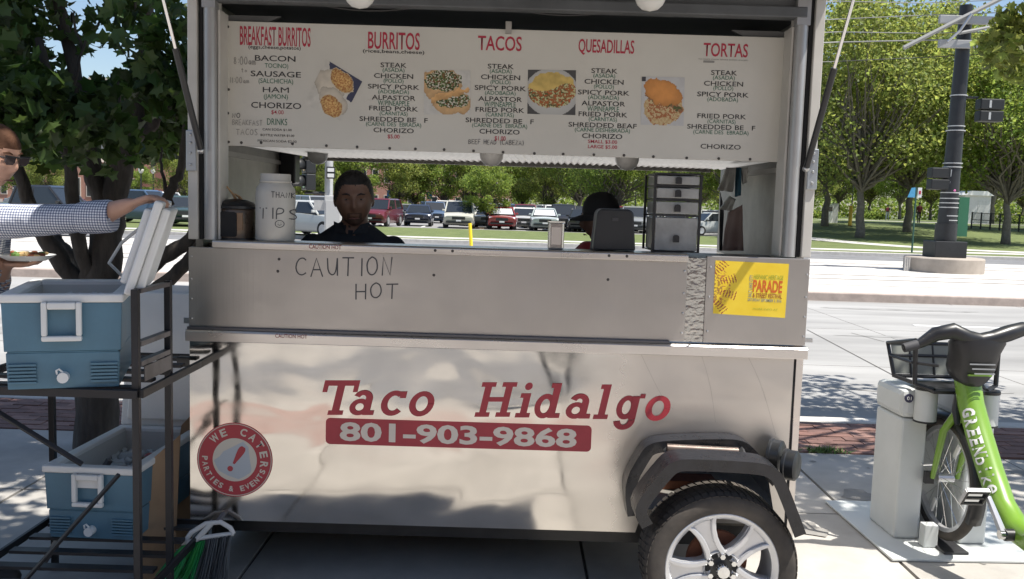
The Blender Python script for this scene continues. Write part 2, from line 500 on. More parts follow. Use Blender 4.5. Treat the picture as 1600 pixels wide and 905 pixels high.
# track median with rails
md = struct(MB().box(-90, 120, 14.4, 27.5, -.3, .03).build('median', m_kerb))
struct(MB().box(-90, 120, 14.2, 14.4, -.3, .05).build('kerb', mat('stained kerb', (.4,.33,.29), .85, var=.2, scale=4), bevel=.02))
for y0 in (18.2, 19.65, 23.6, 25.05):
    MB().box(-90, 120, y0, y0+.09, -.1, .036).build('rail', mat('rail steel', (.22,.17,.14), .5, metal=.6, var=.2), md)
for y0 in (16.4, 21.6):
    MB().box(-90, 120, y0, y0+.03, -.1, .034).build('joint_line', m_joint, md)
struct(MB().box(-90, 120, 27.5, 33.2, -.3, -.08).build('road', m_asph))
struct(MB().box(-90, 120, 33.2, 33.45, -.3, .06).build('kerb', m_kerb, bevel=.02))
# lawns, paths, lot
lx = lin(-70, 130, 50)
struct(sheet('lawn', lx, [33.46] + lin(34, 51, 9), 0.05, m_grass))
def right_side(x, y): return x/(y+3.6) > .25
struct(sheet('lawn', lin(-10, 160, 60), lin(51, 150, 32), 0.05, m_grass, right_side))
def lot_side(x, y): return x/(y+3.6) <= .25
struct(sheet('parking_lot', lin(-120, 80, 50), lin(51, 150, 32), 0.045, m_lot, lot_side))
def path(name, pts, w, m, off=.058):
    mb = MB(); vs = []; fs = []
    P = [Vector(p) for p in smooth_line([tuple(p) for p in pts], 3)]
    for i, q in enumerate(P):
        d = (P[min(len(P)-1, i+1)] - P[max(0, i-1)]).normalized(); nn = Vector((-d.y, d.x)) * w/2
        for s_ in (1, -1):
            x, y = q.x + s_*nn.x, q.y + s_*nn.y
            vs.append((x, y, hgt(x, y) + off))
    for i in range(len(P)-1): fs.append((2*i, 2*i+1, 2*i+3, 2*i+2))
    mb._add(vs, fs); return struct(mb.build(name, m, recalc=False))
path('path', [(-60, 35.2), (14, 35.2), (22, 36.5), (60, 37.5), (120, 38)], 1.5, m_kerb)
path('path', [(14.5, 58), (15.5, 48), (18, 42), (22.5, 38.2), (30, 37.6)], 1.7, m_kerb, .062)
path('path', [(22, 86), (36, 84), (46, 84), (60, 78), (110, 70)], 5.0, m_conc, .06)
for i in range(-7, 6):
    x0 = i*2.9
    MB().box(x0-.05, x0+.05, 53.0, 57.8, hgt(0, 55)-.2, hgt(x0, 53)+.07).build('bay_line', m_white, None)
for o in list(bpy.data.objects):
    if o.name.startswith('bay_line'): struct(o)
# ================================================================== FOOD TRAILER
XL, XR = -1.243, 1.252          # outer side faces
ZB, ZT, ZC = .289, 1.083, 1.443 # body bottom, trim ledge, counter
ZTOP = 2.46; DEEP = 1.52
def steel(name, col, rough, wav, wscale, scr=.0, rv=.06, aniso=False, dull=None):
    if name in MATS: return MATS[name]
    m = bpy.data.materials.new(name); MATS[name] = m; m.use_nodes = True
    N = m.node_tree.nodes; L = m.node_tree.links; b = N['Principled BSDF']
    b.inputs['Metallic'].default_value = 1
    tc = N.new('ShaderNodeTexCoord')
    def nz(scale, det=3, st=None, dist=0):
        n = N.new('ShaderNodeTexNoise'); n.inputs['Scale'].default_value = scale; n.inputs['Detail'].default_value = det; n.inputs['Distortion'].default_value = dist
        if st:
            mp = N.new('ShaderNodeMapping'); mp.inputs['Scale'].default_value = st; L.new(tc.outputs['Object'], mp.inputs[0]); L.new(mp.outputs[0], n.inputs['Vector'])
        else: L.new(tc.outputs['Object'], n.inputs['Vector'])
        return n.outputs['Fac']
    sm = nz(2.6, 6, dist=.6)
    rp = N.new('ShaderNodeValToRGB'); rp.color_ramp.elements[0].position = .3; rp.color_ramp.elements[1].position = .72
    rp.color_ramp.elements[0].color = (*[c*.86 for c in col], 1); rp.color_ramp.elements[1].color = (*col, 1)
    L.new(sm, rp.inputs[0]); L.new(rp.outputs[0], b.inputs['Base Color'])
    mr = N.new('ShaderNodeMapRange'); mr.inputs['From Min'].default_value = .3; mr.inputs['From Max'].default_value = .7
    mr.inputs['To Min'].default_value = rough + rv; mr.inputs['To Max'].default_value = max(.02, rough - rv)
    L.new(nz(5, 6, (1, 1, 2.2)), mr.inputs['Value'])
    if dull:   # the sheet is worn dull towards the wheel
        sx = N.new('ShaderNodeSeparateXYZ'); L.new(tc.outputs['Object'], sx.inputs[0])
        d1 = N.new('ShaderNodeMapRange'); d1.inputs['From Min'].default_value = dull[0]; d1.inputs['From Max'].default_value = dull[1]; d1.inputs['To Max'].default_value = dull[2]
        ad = N.new('ShaderNodeMath'); ad.operation = 'ADD'; L.new(sx.outputs['X'], d1.inputs['Value']); L.new(d1.outputs[0], ad.inputs[0]); L.new(mr.outputs[0], ad.inputs[1]); L.new(ad.outputs[0], b.inputs['Roughness'])
    else: L.new(mr.outputs[0], b.inputs['Roughness'])
    b1 = N.new('ShaderNodeBump'); b1.inputs['Strength'].default_value = 1; b1.inputs['Distance'].default_value = wav
    L.new(nz(wscale, 1.5, (1, 1, 1.3), .3), b1.inputs['Height'])
    if scr:
        b2 = N.new('ShaderNodeBump'); b2.inputs['Strength'].default_value = 1; b2.inputs['Distance'].default_value = scr
        L.new(nz(60, 2, (1, 1, .02) if not aniso else (.015, 1, 1)), b2.inputs['Height']); L.new(b1.outputs[0], b2.inputs['Normal']); L.new(b2.outputs[0], b.inputs['Normal'])
    else: L.new(b1.outputs[0], b.inputs['Normal'])
    return m
m_mirror = steel('polished steel', (.68,.645,.60), .085, .010, 2.3, rv=.045, dull=(.30,.62,.30))
m_brush = steel('brushed steel', (.50,.475,.45), .36, .002, 3, .0004)
m_trim = steel('aluminium trim', (.74,.70,.66), .3, .001, 6, .0003, aniso=True)
m_dia = steel('tread plate', (.55,.54,.51), .26, .0035, 42)
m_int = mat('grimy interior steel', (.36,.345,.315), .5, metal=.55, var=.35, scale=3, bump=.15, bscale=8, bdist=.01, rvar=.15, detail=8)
m_post = mat('painted post', (.52,.5,.46), .45, var=.12, scale=4, rvar=.1)
m_tubepost = mat('grey tube', (.4,.4,.4), .4, metal=.5, var=.1, scale=4)
m_board = mat('board white', (.58,.56,.505), .45, var=.05, scale=2.5, rvar=.08)
m_red = mat('red vinyl', (.40,.035,.05), .4, var=.12, scale=6)
m_redp = mat('red print', (.42,.03,.06), .5)
m_blk = mat('black print', (.03,.03,.03), .5)
m_grn = mat('green print', (.02,.13,.075), .5)
m_pen = mat('marker pen', (.07,.07,.075), .6)
m_pen2 = mat('faded marker pen', (.26,.25,.23), .6)
m_blackp = mat('black paint', (.018,.019,.021), .35, var=.3, scale=9, rvar=.12)
m_rub = mat('rubber', (.036,.032,.029), .85, col2=(.085,.072,.06), scale=9, bump=.3, bscale=60, bdist=.003)
m_alu = mat('wheel alloy', (.60,.60,.61), .28, metal=.55, var=.08, scale=8)
m_bolt = mat('zinc bolt', (.5,.5,.5), .3, metal=.9)
m_dark = mat('dark void', (.015,.015,.016), .9)
m_chrome = mat('chrome', (.75,.75,.75), .12, metal=1)
m_rust = mat('rusty steel', (.2,.075,.04), .8, var=.35, scale=12)
m_lamp = mat('lamp glass', (.8,.79,.75), .25, trans=.25)

T = thing('food_trailer', 'stainless steel taco trailer with menu board and open serving window', 'food trailer', (0, .75, 0))
# lower mirror panel, with the wheel cut-out at the right
lp = MB().prism([(XL, ZB), (.60, ZB), (.70, .62), (1.12, .62), (1.19, ZB), (1.222, ZB), (1.222, 1.045), (XL, 1.045)], 0, .03).build('lower_panel', m_mirror, T)
MB().box(1.2225, XR, -.004, .05, ZB, 1.045).build('corner_strip', m_trim, T, bevel=.003)
MB().box(1.2145, 1.2225, -.001, -.0002, ZB+.01, 1.044).build('corner_gap', m_dark, T)
# trim ledge
MB().prism([(-.035, 1.040), (-.035, 1.078), (-.028, 1.086), (.02, 1.092), (.02, 1.040)], XL-.006, XR+.006, 'X').build('trim_ledge', m_trim, T, bevel=.002)
MB().box(XL, .7, -.03, -.012, 1.0865, 1.0985).build('trim_rail', mat('dark rail', (.12,.12,.13), .35, metal=.7), T, bevel=.002)
# upper fold-down panel
pl = at(1072, 450, Y=0).x; pr_ = at(1101, 450, Y=0).x
MB().box(XL+.002, pl-.001, -.014, .012, 1.094, 1.418).build('counter_panel', m_brush, T, bevel=.002)
MB().box(pl, pr_, -.010, .012, 1.094, 1.434).build('tread_plate', m_dia, T)
MB().box(pr_+.001, XR-.002, -.016, .012, 1.094, 1.444).build('poster_panel', m_brush, T, bevel=.002)
MB().prism([(-.03, 1.4185), (-.03, 1.443), (-.024, 1.449), (.14, 1.449), (.14, 1.4185)], at(335, 385, Y=0).x, pl-.002, 'X').build('counter_ledge', m_trim, T, bevel=.002)
MB().box(XL+.03, XR-.03, .1405, .5, 1.40, 1.43).build('worktop', m_int, T)
# side skins, floor, rear half wall, roof
for (x0, x1) in ((XL, XL+.03), (XR-.03, XR)):
    MB().box(x0, x1, .0305, DEEP, ZB, 1.39).build('side_wall', m_mirror, T)
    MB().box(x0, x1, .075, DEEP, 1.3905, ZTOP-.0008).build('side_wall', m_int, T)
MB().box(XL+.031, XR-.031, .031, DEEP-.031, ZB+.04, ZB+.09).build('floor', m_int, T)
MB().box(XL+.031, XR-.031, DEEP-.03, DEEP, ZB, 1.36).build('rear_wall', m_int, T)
MB().box(XL-.02, XR+.02, -.02, DEEP+.02, ZTOP, ZTOP+.05).build('roof', m_trim, T, bevel=.01)
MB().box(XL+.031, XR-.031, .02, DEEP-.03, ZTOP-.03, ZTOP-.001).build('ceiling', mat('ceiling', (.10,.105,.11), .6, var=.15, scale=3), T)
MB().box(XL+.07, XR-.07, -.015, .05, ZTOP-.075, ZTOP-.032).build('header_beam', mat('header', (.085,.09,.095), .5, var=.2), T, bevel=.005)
# chassis beneath, plus unseen skirts and a sheet added to darken the ground
MB().box(XL+.01, XR-.01, DEEP-.02, DEEP-.005, .015, ZB-.002).build('rear_light_block', m_blackp, T)  # skirt added to block light coming from behind
MB().box(XL+.004, XL+.018, .25, DEEP-.021, .03, ZB-.002).build('end_light_block', m_blackp, T)  # skirt added at the left end to keep light out
MB().box(XL+.02, .5, .04, DEEP-.03, ZB-.012, ZB-.0015).build('dark_undersheet', m_dark, T)  # dark sheet added to cut light bouncing under the floor
for y0 in (.12, 1.2): MB().box(-1.1, 1.15, y0, y0+.06, ZB-.09, ZB-.002).build('chassis_rail', m_blackp, T)
MB().cyl((.905, -.2, .31), (.905, DEEP+.1, .31), .025).build('axle', m_rust, T)
MB().box(.55, 1.0, .3, .42, .33, .42).build('leaf_spring', m_rust, T)
# posts either side of the window
for sx, xo in ((1, XL), (-1, XR)):
    def B(a, b, y0, y1, nm, m_, z0=1.4495, z1=ZTOP-.001, bev=.003):
        MB().box(xo+sx*a, xo+sx*b, y0, y1, z0, z1).build(nm, m_, T, bevel=bev)
    B(.0, .038, -.012, .012, 'post_flange', m_post)
    B(.0385, .056, .004, .03, 'post_gap', m_dark)
    MB().cyl((xo+sx*.083, .012, 1.4495), (xo+sx*.083, .012, ZTOP-.102), .026, n=18).build('post_tube', m_tubepost, T, smooth=True)
    B(.108, .118, .02, .13, 'jamb', m_post, 1.4495, ZTOP-.102)
for sx, xo in ((1, XL), (-1, XR)):
    MB().box(xo+sx*.0385, xo+sx*.1072, .0305, .0745, ZTOP-.30, ZTOP-.0015).build('corner_block', m_post, T)
    MB().box(xo, xo+sx*.118, -.03, .0745, ZTOP-.0005, ZTOP+.02).build('corner_cap', m_blackp, T)
    MB().box(xo+sx*.057, xo+sx*.11, -.013, .0295, ZTOP-.1015, ZTOP-.002).build('tube_cap', m_tubepost, T)
# header gussets seen at the top corners
for sx, xo in ((1, XL+.11), (-1, XR-.11)):
    MB().prism([(xo, ZTOP-.102), (xo, ZTOP-.20), (xo+sx*.02, ZTOP-.20), (xo+sx*.22, ZTOP-.102)], .13, .15).build('gusset', mat('dark gusset', (.09,.09,.09), .6, var=.2), T)
# overhead cupboard whose front is the menu board, ribbed underside
BY = .12
bz0 = at(640, 236, Y=BY).z; bz1 = at(800, 46, Y=BY).z
bx0 = at(353, 130, Y=BY).x; bx1 = at(1233, 150, Y=BY).x
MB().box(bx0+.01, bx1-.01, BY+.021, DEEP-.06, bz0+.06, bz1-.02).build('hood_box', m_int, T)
rb = MB(); nr = 64; x0 = at(446, 250, Y=1.0).x - .12; x1 = bx1-.015
pr = []
for i in range(nr*2+1):
    pr.append((bx0+.012 + (x1-bx0-.012)*i/(nr*2), bz0+.008 + (.011 if i % 2 else 0)))
vs = []; fs = []
for (x, z) in pr: vs += [(x, BY+.022, z), (x + .05, DEEP-.06, z+.012)]
for i in range(len(pr)-1): fs.append((2*i, 2*i+1, 2*i+3, 2*i+2))
rb._add(vs, fs).build('ribbed_soffit', mat('ribbed soffit', (.74,.72,.68), .32, metal=.75, var=.12, scale=10), T, recalc=False)
MB().box(bx0+.01, bx1-.012, DEEP-.058, DEEP-.03, bz0+.005, bz1).build('hood_back', m_int, T)
MB().box(at(795, 30, Y=BY-.02).x-.012, at(795, 30, Y=BY-.02).x+.012, BY-.018, BY-.002, bz1-.02, ZTOP-.1).build('board_hanger', m_int, T)
cabm = mat('cable', (.012,.012,.012), .5)
for (a, b, s_) in ((-.9, -.2, .05), (-.1, .55, .045)):
    MB().tube([(a + (b-a)*t, .06, ZTOP-.032 - s_*math.sin(PI*t)) for t in lin(0, 1, 12)], .005, 6).build('cable', cabm, T)
# folded hatch, raised, with gas struts and hinge plates
hm = mat('hatch skin', (.12,.125,.13), .45, metal=.35, var=.15, scale=3)
hat = MB().hexa([(XL-.02, -.03, ZTOP+.02), (XR+.02, -.03, ZTOP+.02), (XR+.02, -1.70, ZTOP+.27), (XL-.02, -1.70, ZTOP+.27)],
          [(XL-.02, -.03, ZTOP+.055), (XR+.02, -.03, ZTOP+.055), (XR+.02, -1.70, ZTOP+.305), (XL-.02, -1.70, ZTOP+.305)]).build('hatch', hm, T)
MB().tube([(XL-.02, -.035, ZTOP+.03), (XR+.02, -.035, ZTOP+.03)], .014, 10).build('hatch_hinge', m_bolt, T)
for sx, xo in ((1, XL), (-1, XR)):
    lo = Vector((xo + sx*.066, -.05, 1.80)) if sx > 0 else Vector((xo + sx*.052, -.05, 1.80))
    hi = Vector((xo - sx*.005, -.36, 2.50))
    mid = lo.lerp(hi, .52)
    MB().cyl(lo, mid, .0125, n=12).build('strut_cylinder', m_blackp, T, smooth=True)
    MB().cyl(mid, hi, .006, n=10).build('strut_rod', m_chrome, T, smooth=True)
    MB().ell(lo, (.014,.014,.014)).build('strut_ball', m_bolt, T, smooth=True)
    hp = MB().box(xo+sx*(-.004), xo+sx*.036, -.022, -.0125, 1.72, 1.88).build('hinge_plate', mat('zinc plate', (.42,.45,.47), .4, metal=.8, var=.15), T, bevel=.003)
    for z in (1.745, 1.79, 1.83, 1.862): MB().ell((xo+sx*.016, -.023, z), (.006,.005,.006), 8, 5).build('bolt', m_bolt, hp)
# dome lamps: two beneath the soffit, two on the hatch
def dome(P, r):
    MB().lathe([(0, -.75*r), (.55*r, -.6*r), (.85*r, -.32*r), (r, 0), (r*1.05, .04)], 20, P).build('dome_lamp', m_lamp, T, smooth=True)
    MB().lathe([(r*1.1, 0.0), (r*1.12, .03), (r*.6, .045)], 20, Vector(P)+Vector((0,0,.02))).build('lamp_ring', m_chrome, T, smooth=True)
q = at(768, 245, Y=.45); dome((q.x, .45, bz0-.002), .052)
q = at(980, 248, Y=.45); dome((q.x, .45, bz0-.002), .052)
q = at(500, 240, Y=.95); dome((q.x, .9, bz0-.002), .05)
q = at(562, -4, Y=-.55); dome((q.x, -.55, q.z), .05)
q = at(1016, 0, Y=-.55); dome((q.x, -.55, q.z), .05)
for qx in (562, 1016):
    q = at(qx, -4, Y=-.55); MB().cyl((q.x, -.55, q.z+.03), (q.x, -.55, ZTOP+.14), .02).build('lamp_stem', m_bolt, T)
# interior fittings on the side walls
for xo in (XL+.0305, XR-.0305):
    sgn = 1 if xo < 0 else -1
    MB().box(xo, xo+sgn*.012, .14, DEEP-.1, 1.80, 1.822).build('wall_rail', m_post, T)
MB().box(XL+.0305, XL+.12, 1.25, 1.36, 1.70, 1.95).build('wall_box', m_blackp, T, bevel=.01)
# bolts and rivets
rv = MB().ell((0,0,0), (.0052,.004,.0052), 8, 5).mesh('rivet', [m_bolt])
rvd = MB().ell((0,0,0), (.006,.003,.006), 8, 5).mesh('rivet', [mat('dark rivet', (.06,.055,.05), .6)])
def rivet(P, dark=False):
    o = bpy.data.objects.new('rivet', rvd if dark else rv); COL.objects.link(o); o.location = P
    o.parent = T; o.matrix_parent_inverse = T.matrix_basis.inverted()
for z in (1.13, 1.21, 1.29, 1.38): rivet((XL+.014, -.0145, z)); rivet((XR-.012, -.0165, z)); rivet((pl-.012, -.0145, z))
for z in (1.14, 1.28, 1.40): rivet((pr_+.016, -.0165, z))
for (u, v) in [(436,405),(434,424),(678,430),(950,437),(440,385)]:
    p = at(u, v, Y=-.0145); rivet((p.x, -.0145, p.z), True)
for u in (680,707,952,980): p = at(u, 393, Y=-.03); rivet((p.x, -.0302, 1.434), True)

# ---- menu board and its print
MBd = MB().box(bx0, bx1, BY, BY+.02, bz0, bz1).build('menu_board', m_board, T, bevel=.002)
MB().box(bx1+.0005, bx1+.006, BY+.002, BY+.03, bz0, bz1).build('board_edge', m_redp, MBd)
TY = BY - .0012
SC = (BY + 3.6) / FPX * 1.0015
def mt(s, u, v, w, h, m_, bold=.0):
    p = at(u, v, Y=TY); text('lettering', s, p, w*SC, h*SC, m_, MBd, bold)
for (s, u, v, w, h) in [('BREAKFAST BURRITOS',430,57,108,29),('BURRITOS',615.5,64,79,26),('TACOS',781,68,67,22),('QUESADILLAS',947.5,74.5,85,24),('TORTAS',1134,78.5,68,20.5)]:
    p = at(u, v, Y=TY); text('heading', s, p, w*SC, h*SC, m_redp, MBd, .012)
mt('(eggs,cheese,potatos)',429,75,80,7,m_blk,.005); mt('(rices,beans,cheese)',615,81.5,94,7,m_blk,.01)
for (s,u,v,w,h,k) in [('BACON',430,91.5,62,8.5,0),('TOCINO)',432,104,36,9,1),('SAUSAGE',431,116,77,8.5,0),('(SALCHICHA)',431,128,53,9.5,1),('HAM',431,140.5,40,8,0),
    ('(JAMON)',431,152,37,9,1),('CHORIZO',431.5,165,77,9,0),('$4.00',433.5,176,19,7,2),('DRINKS',433,190.5,31,10,1),('CAN SODA $1.00',433,203,45,4,0),('BOTTLE WATER $1.00',433.5,212,52,4,0),('MEXICAN SODA $2.00',433,221,60,4.2,0)]:
    mt(s,u,v,w,h,(m_blk,m_grn,m_redp)[k],(.008 if 'M' not in s else .0,.0,.002)[k])
items = [('STEAK',40,0),('(ASADA)',33.5,1),('CHICKEN',60,0),('(POLLO)',30.5,1),('SPICY PORK',79,0),('(ADOBADA)',47,1),('ALPASTOR',67,0),('W/PINEAPPLE',48.5,1),('FRIED PORK',75,0),('(CARNITAS)',43,1),('SHREDDED BE   F',105,0),('(CARNE DES  EBRADA)',85,1),('CHORIZO',62,0)]
def column(u0, u1, v0, v1, skip=(), repl={}, vs=None):
    for i, (s, w, k) in enumerate(items):
        if i in skip: continue
        s = repl.get(i, s); t = i/12
        v = vs[i] if vs else v0 + (v1-v0)*t
        mt(s, u0+(u1-u0)*t, v, w, 7.2 if k == 0 else 8.0, (m_blk, m_grn)[k], (.008 if 'M' not in s else .0, .0)[k])
column(615, 615, 102, 204); column(782.5, 780.5, 104, 206)
column(944.5, 941, 111, 213, repl={10:'SHREDDED BEAF', 11:'(CARNE DESHEBRADA)'})
column(1131.5, 1126, 114, 216, skip=(6,7), vs=[114,122.5,131,139,148,156.5,0,0,182,191,199,208,229.5])
for (s,u,v,w,h) in [('$5.00',615,214,18.5,7),('$1.00',781.5,217,17,8),('SMALL $3.00',941.5,222,45,6),('LARGE $5.00',941.5,230,45,6)]: mt(s,u,v,w,h,m_redp,.01)
mt('rice beans cheese lettuce tomato avocado', 1130, 93, 76, 2.6, m_pen2)
def hw(s, u0, u1, vb, h, m_, lw=1.0, par=MBd, Y=None):
    Y = TY if Y is None else Y
    a = at(u0, vb, Y=Y); b = at(u1, vb, Y=Y)
    return handwrite('handwriting', s, a.x, b.x, (a.z+b.z)/2, h*SC, Y, lw*SC, m_, par)
hw('8:00am', 365, 399, 101, 12, m_pen2); hw('to', 377, 386, 113, 7, m_pen2, .8); hw('11:00am', 359, 389, 130, 9, m_pen2, .8)
hw('NO', 363, 375, 184, 7, m_pen); hw('BREAKFAST', 363, 410, 196, 8, m_pen2, .8); hw('TACOS', 369, 402, 211, 9, m_pen2, .9)
hw('BEEF HEAD (CABEZA)', 732, 818, 226, 7, m_pen, .8)
p0 = at(1099, 94, Y=TY); MB().box(p0.x, p0.x+.045, TY-.0006, TY, p0.z-.01, p0.z-.002).build('print_smudge', m_pen2, MBd)
for u, v in [(356,42),(357,140),(356,177),(357,222),(377,223),(408,223),(457,225),(510,228),(558,230),(609,232),(649,233),(694,234),(740,236),(786,238),(835,240),(880,241),(928,242),(975,243),(1021,245),(1073,247),(1123,248),(1172,249),(1220,250),(1231,62),(1230,95),(1230,122),(1229,150),(1228,190)]:
    p = at(u, v, Y=TY); rivet((p.x, BY-.001, p.z), True)
# food pictures
def lerp3(a, b, t): return tuple(x + (y-x)*t for x, y in zip(a, b))
def warp(u, v, k=.06, sd=0): return u + k*fbm(u, v, 5, sd), v + k*fbm(u, v, 5, sd+7)
def shade(c, k): return tuple(max(0, x*k) for x in c)
def burrito(u, v):
    n_ = fbm(u, v, 7, 1); n2 = fbm(u, v, 26, 5); U, V = warp(u, v, .035, 2)
    c = shade((.55,.53,.48), 1 + .12*n_)
    if V < .30 and U > .12 + V*.6: c = (.05,.055,.10)
    if U > .86 and V < .5: c = (.045,.05,.095)
    def roll(cx, cy, rx, ry, fx, fy, frx, fry, ang):
        nonlocal c
        ca, sa = math.cos(ang), math.sin(ang)
        a, b = (U-cx)*ca + (V-cy)*sa, -(U-cx)*sa + (V-cy)*ca
        e = (a/rx)**2 + (b/ry)**2
        if e < 1: c = shade((.52,.47,.39), .62 + .55*(1-e)**.5 + .12*n_)
        a, b = (U-fx)*ca + (V-fy)*sa, -(U-fx)*sa + (V-fy)*ca
        e = (a/frx)**2 + (b/fry)**2
        if e < 1.12: c = shade((.55,.46,.33), 1)
        if e < 1: c = shade(lerp3((.36,.13,.04), (.66,.44,.17), max(0, min(1, .5 + n2*1.3))), .75 + .35*(1-e))
    roll(.36,.42,.40,.30,.58,.22,.32,.19,.15); roll(.60,.68,.40,.24,.62,.80,.30,.20,.25)
    return c
def tacos(u, v):
    n_ = fbm(u, v, 8, 2); n2 = fbm(u, v, 24, 8); n3 = fbm(u, v, 17, 14); U, V = warp(u, v, .07, 4)
    c = shade((.55,.54,.51), 1 + .1*n_)
    def taco(cx, cy, rx, ry, fx, fy, frx, fry):
        nonlocal c
        e = ((U-cx)/rx)**2 + ((V-cy)/ry)**2
        if e < 1: c = shade((.56,.36,.18), .7 + .4*(1-e)**.5 + .15*n_)
        e = ((U-fx)/frx)**2 + ((V-fy)/fry)**2
        if e < 1 + .25*n3:
            c = (.03,.06,.02) if n2 < -.15 else ((.58,.57,.48) if n2 > .2 else ((.17,.07,.025) if n3 < 0 else (.15,.20,.07)))
    taco(.36,.30,.46,.36,.42,.24,.40,.24); taco(.60,.74,.42,.28,.62,.68,.36,.17)
    d = V - (.66 - .30*(U-.2))
    if .18 < U < .96 and abs(d) < .055: c = shade((.56,.33,.14), .8 + .5*(.055-d)/.11 + .2*n_)
    return c
def quesa(u, v):
    n_ = fbm(u, v, 6, 3); n2 = fbm(u, v, 20, 9); U, V = warp(u, v, .05, 9)
    c = (.07,.07,.07)
    e = ((u-.5)/.56)**2 + ((v-.5)/.54)**2
    if e < 1: c = shade((.50,.50,.48), .85 + .2*(1-e))
    e = ((U-.5)/.50)**2 + ((V-.45)/.40)**2
    if e < 1:
        edge = .40 + .10*math.sin(U*5.5)
        if V < edge: c = shade((.58,.42,.13), .85 + .25*n_ + .2*(V/edge))
        else: c = (.40,.10,.03) if n2 < -.2 else ((.52,.50,.27) if n2 > .18 else ((.10,.10,.035) if n_ < -.1 else (.27,.14,.05)))
    return c
def torta(u, v):
    n_ = fbm(u, v, 6, 4); n2 = fbm(u, v, 20, 11); U, V = warp(u, v, .07, 12)
    c = shade((.50,.50,.50), 1 + .08*n_) if not (u < .1 and v < .1) else (.05,.05,.06)
    if ((U-.52)/.46)**2 + ((V-.64)/.36)**2 < 1: c = (.55,.43,.24) if n2 > .05 else ((.36,.13,.05) if n_ < .05 else (.48,.33,.16))
    d = V - (.46 + .30*(U-.3))
    if .12 < U < .95 and abs(d) < .075: c = (.09,.10,.035) if n2 < .05 else (.30,.14,.07)
    e = ((U-.50)/.45)**2 + ((V-.30-.20*(U-.4))/.27)**2
    if e < 1: c = shade((.60,.26,.075), .62 + .5*(1-e)**.5 + .12*n_)
    return c
def corners(pts, Y): return [at(a, b, Y=Y) for a, b in pts]
for nm, fn, c in (('food_picture', burrito, [(509,92.5),(566,127.5),(534,190),(475,162)]), ('food_picture', tacos, [(663,110),(735,110),(735,179),(662,179)]),
                  ('food_picture', quesa, [(825,109),(900,110),(899,180),(824,178)]), ('food_picture', torta, [(1003,120),(1070,121),(1068,197),(1001,195)])):
    picture(nm, corners(c, TY), 64, 64, fn, MBd)

# ---- painted sign on the lower panel
VY = -.0012; S0 = 3.6/FPX
def pxz(u, v): p = at(u, v, Y=VY); return p.x, p.z
LET = [('T', 495, 562, 648.5, 55, 0), ('a', 560, 588, 649, 38, 0), ('c', 589, 632, 649.5, 38, 0), ('o', 635, 676, 650, 39, 0),
       ('H', 741, 803, 651.5, 54, 0), ('i', 804, 829, 652.5, 52, 0), ('d', 831, 879, 653, 54, 0), ('a', 881, 920, 654, 37, 0), ('l', 926, 951, 655, 54, 0), ('g', 955, 996, 672, 56, 0), ('o', 1004, 1046, 657, 40, 0)]
LET[1] = ('a', 543, 583, 648.5, 38, 0); LET[2] = ('c', 591, 631, 649, 38, 0)
SH = .24
def glyph_piece(mb, polys, u0, base, h):
    for k, poly in enumerate(polys):
        pts = []
        for (a, b) in poly:
            u = u0 + a*h + SH*b*h; v = base - b*h
            x, z = pxz(u, v); pts.append((x, VY - .00015*k, z))
        mb.face(pts)
def ring(cx, cy, rx, ry, ix, iy, a0=0, a1=360, n=22):
    """annulus sector as quads, angles in degrees"""
    out = []
    for i in range(n):
        t0 = R(a0 + (a1-a0)*i/n); t1 = R(a0 + (a1-a0)*(i+1)/n)
        out.append([(cx+rx*math.cos(t0), cy+ry*math.sin(t0)), (cx+rx*math.cos(t1), cy+ry*math.sin(t1)), (cx+ix*math.cos(t1), cy+iy*math.sin(t1)), (cx+ix*math.cos(t0), cy+iy*math.sin(t0))])
    return out
def rc(x0, y0, x1, y1): return [(x0,y0),(x1,y0),(x1,y1),(x0,y1)]
SW = .19; XH = .70; TH = .13
GL = {
 'T': [rc(.30,0,.74,TH), rc(.40,TH,.62,1-TH*1.2), rc(.0,1-TH*1.2,1.02,1), rc(.0,.66,.14,1-TH*1.2), rc(.88,.66,1.02,1-TH*1.2)],
 'o': ring(.36,.35,.36,.365,.17,.22),
 'c': ring(.36,.35,.36,.365,.17,.22,52,318,18) + [rc(.50,.50,.68,.69)],
 'a': ring(.29,.23,.29,.24,.12,.11,0,360,18) + [rc(.42,.0,.62,.50), rc(.6,0,.74,TH)] + ring(.33,.46,.29,.26,.10,.12,0,155,10),
 'H': [rc(.0,0,.42,TH), rc(.60,0,1.02,TH), rc(.11,TH,.31,1-TH), rc(.71,TH,.91,1-TH), rc(.0,1-TH,.42,1), rc(.60,1-TH,1.02,1), rc(.31,.44,.71,.57)],
 'i': [rc(0,0,.42,TH), rc(.12,TH,.32,XH-TH), rc(.03,XH-TH,.32,XH)] + [[(.20+.11*math.cos(R(a)), .90+.11*math.sin(R(a))) for a in range(0,360,24)]],
 'd': ring(.30,.34,.30,.355,.13,.21) + [rc(.44,TH,.64,1-TH), rc(.44,0,.78,TH), rc(.36,1-TH,.64,1)],
 'l': [rc(0,0,.42,TH), rc(.12,TH,.32,1-TH), rc(.03,1-TH,.32,1)],
 'g': ring(.28,.34+.30,.28,.34,.12,.20) + [rc(.40,.30,.60,.96), rc(.60,.90,.74,1.02)] + ring(.30,.28,.30,.27,.11,.13,188,362,14)}
for (c, u0, u1, base, h, _) in LET:
    H_ = 54.0 if c != 'g' else 55.0
    mb = MB(); glyph_piece(mb, GL[c], u0 - (SH*.0), base, H_)
    mb.build('letter', m_red, lp, recalc=False)
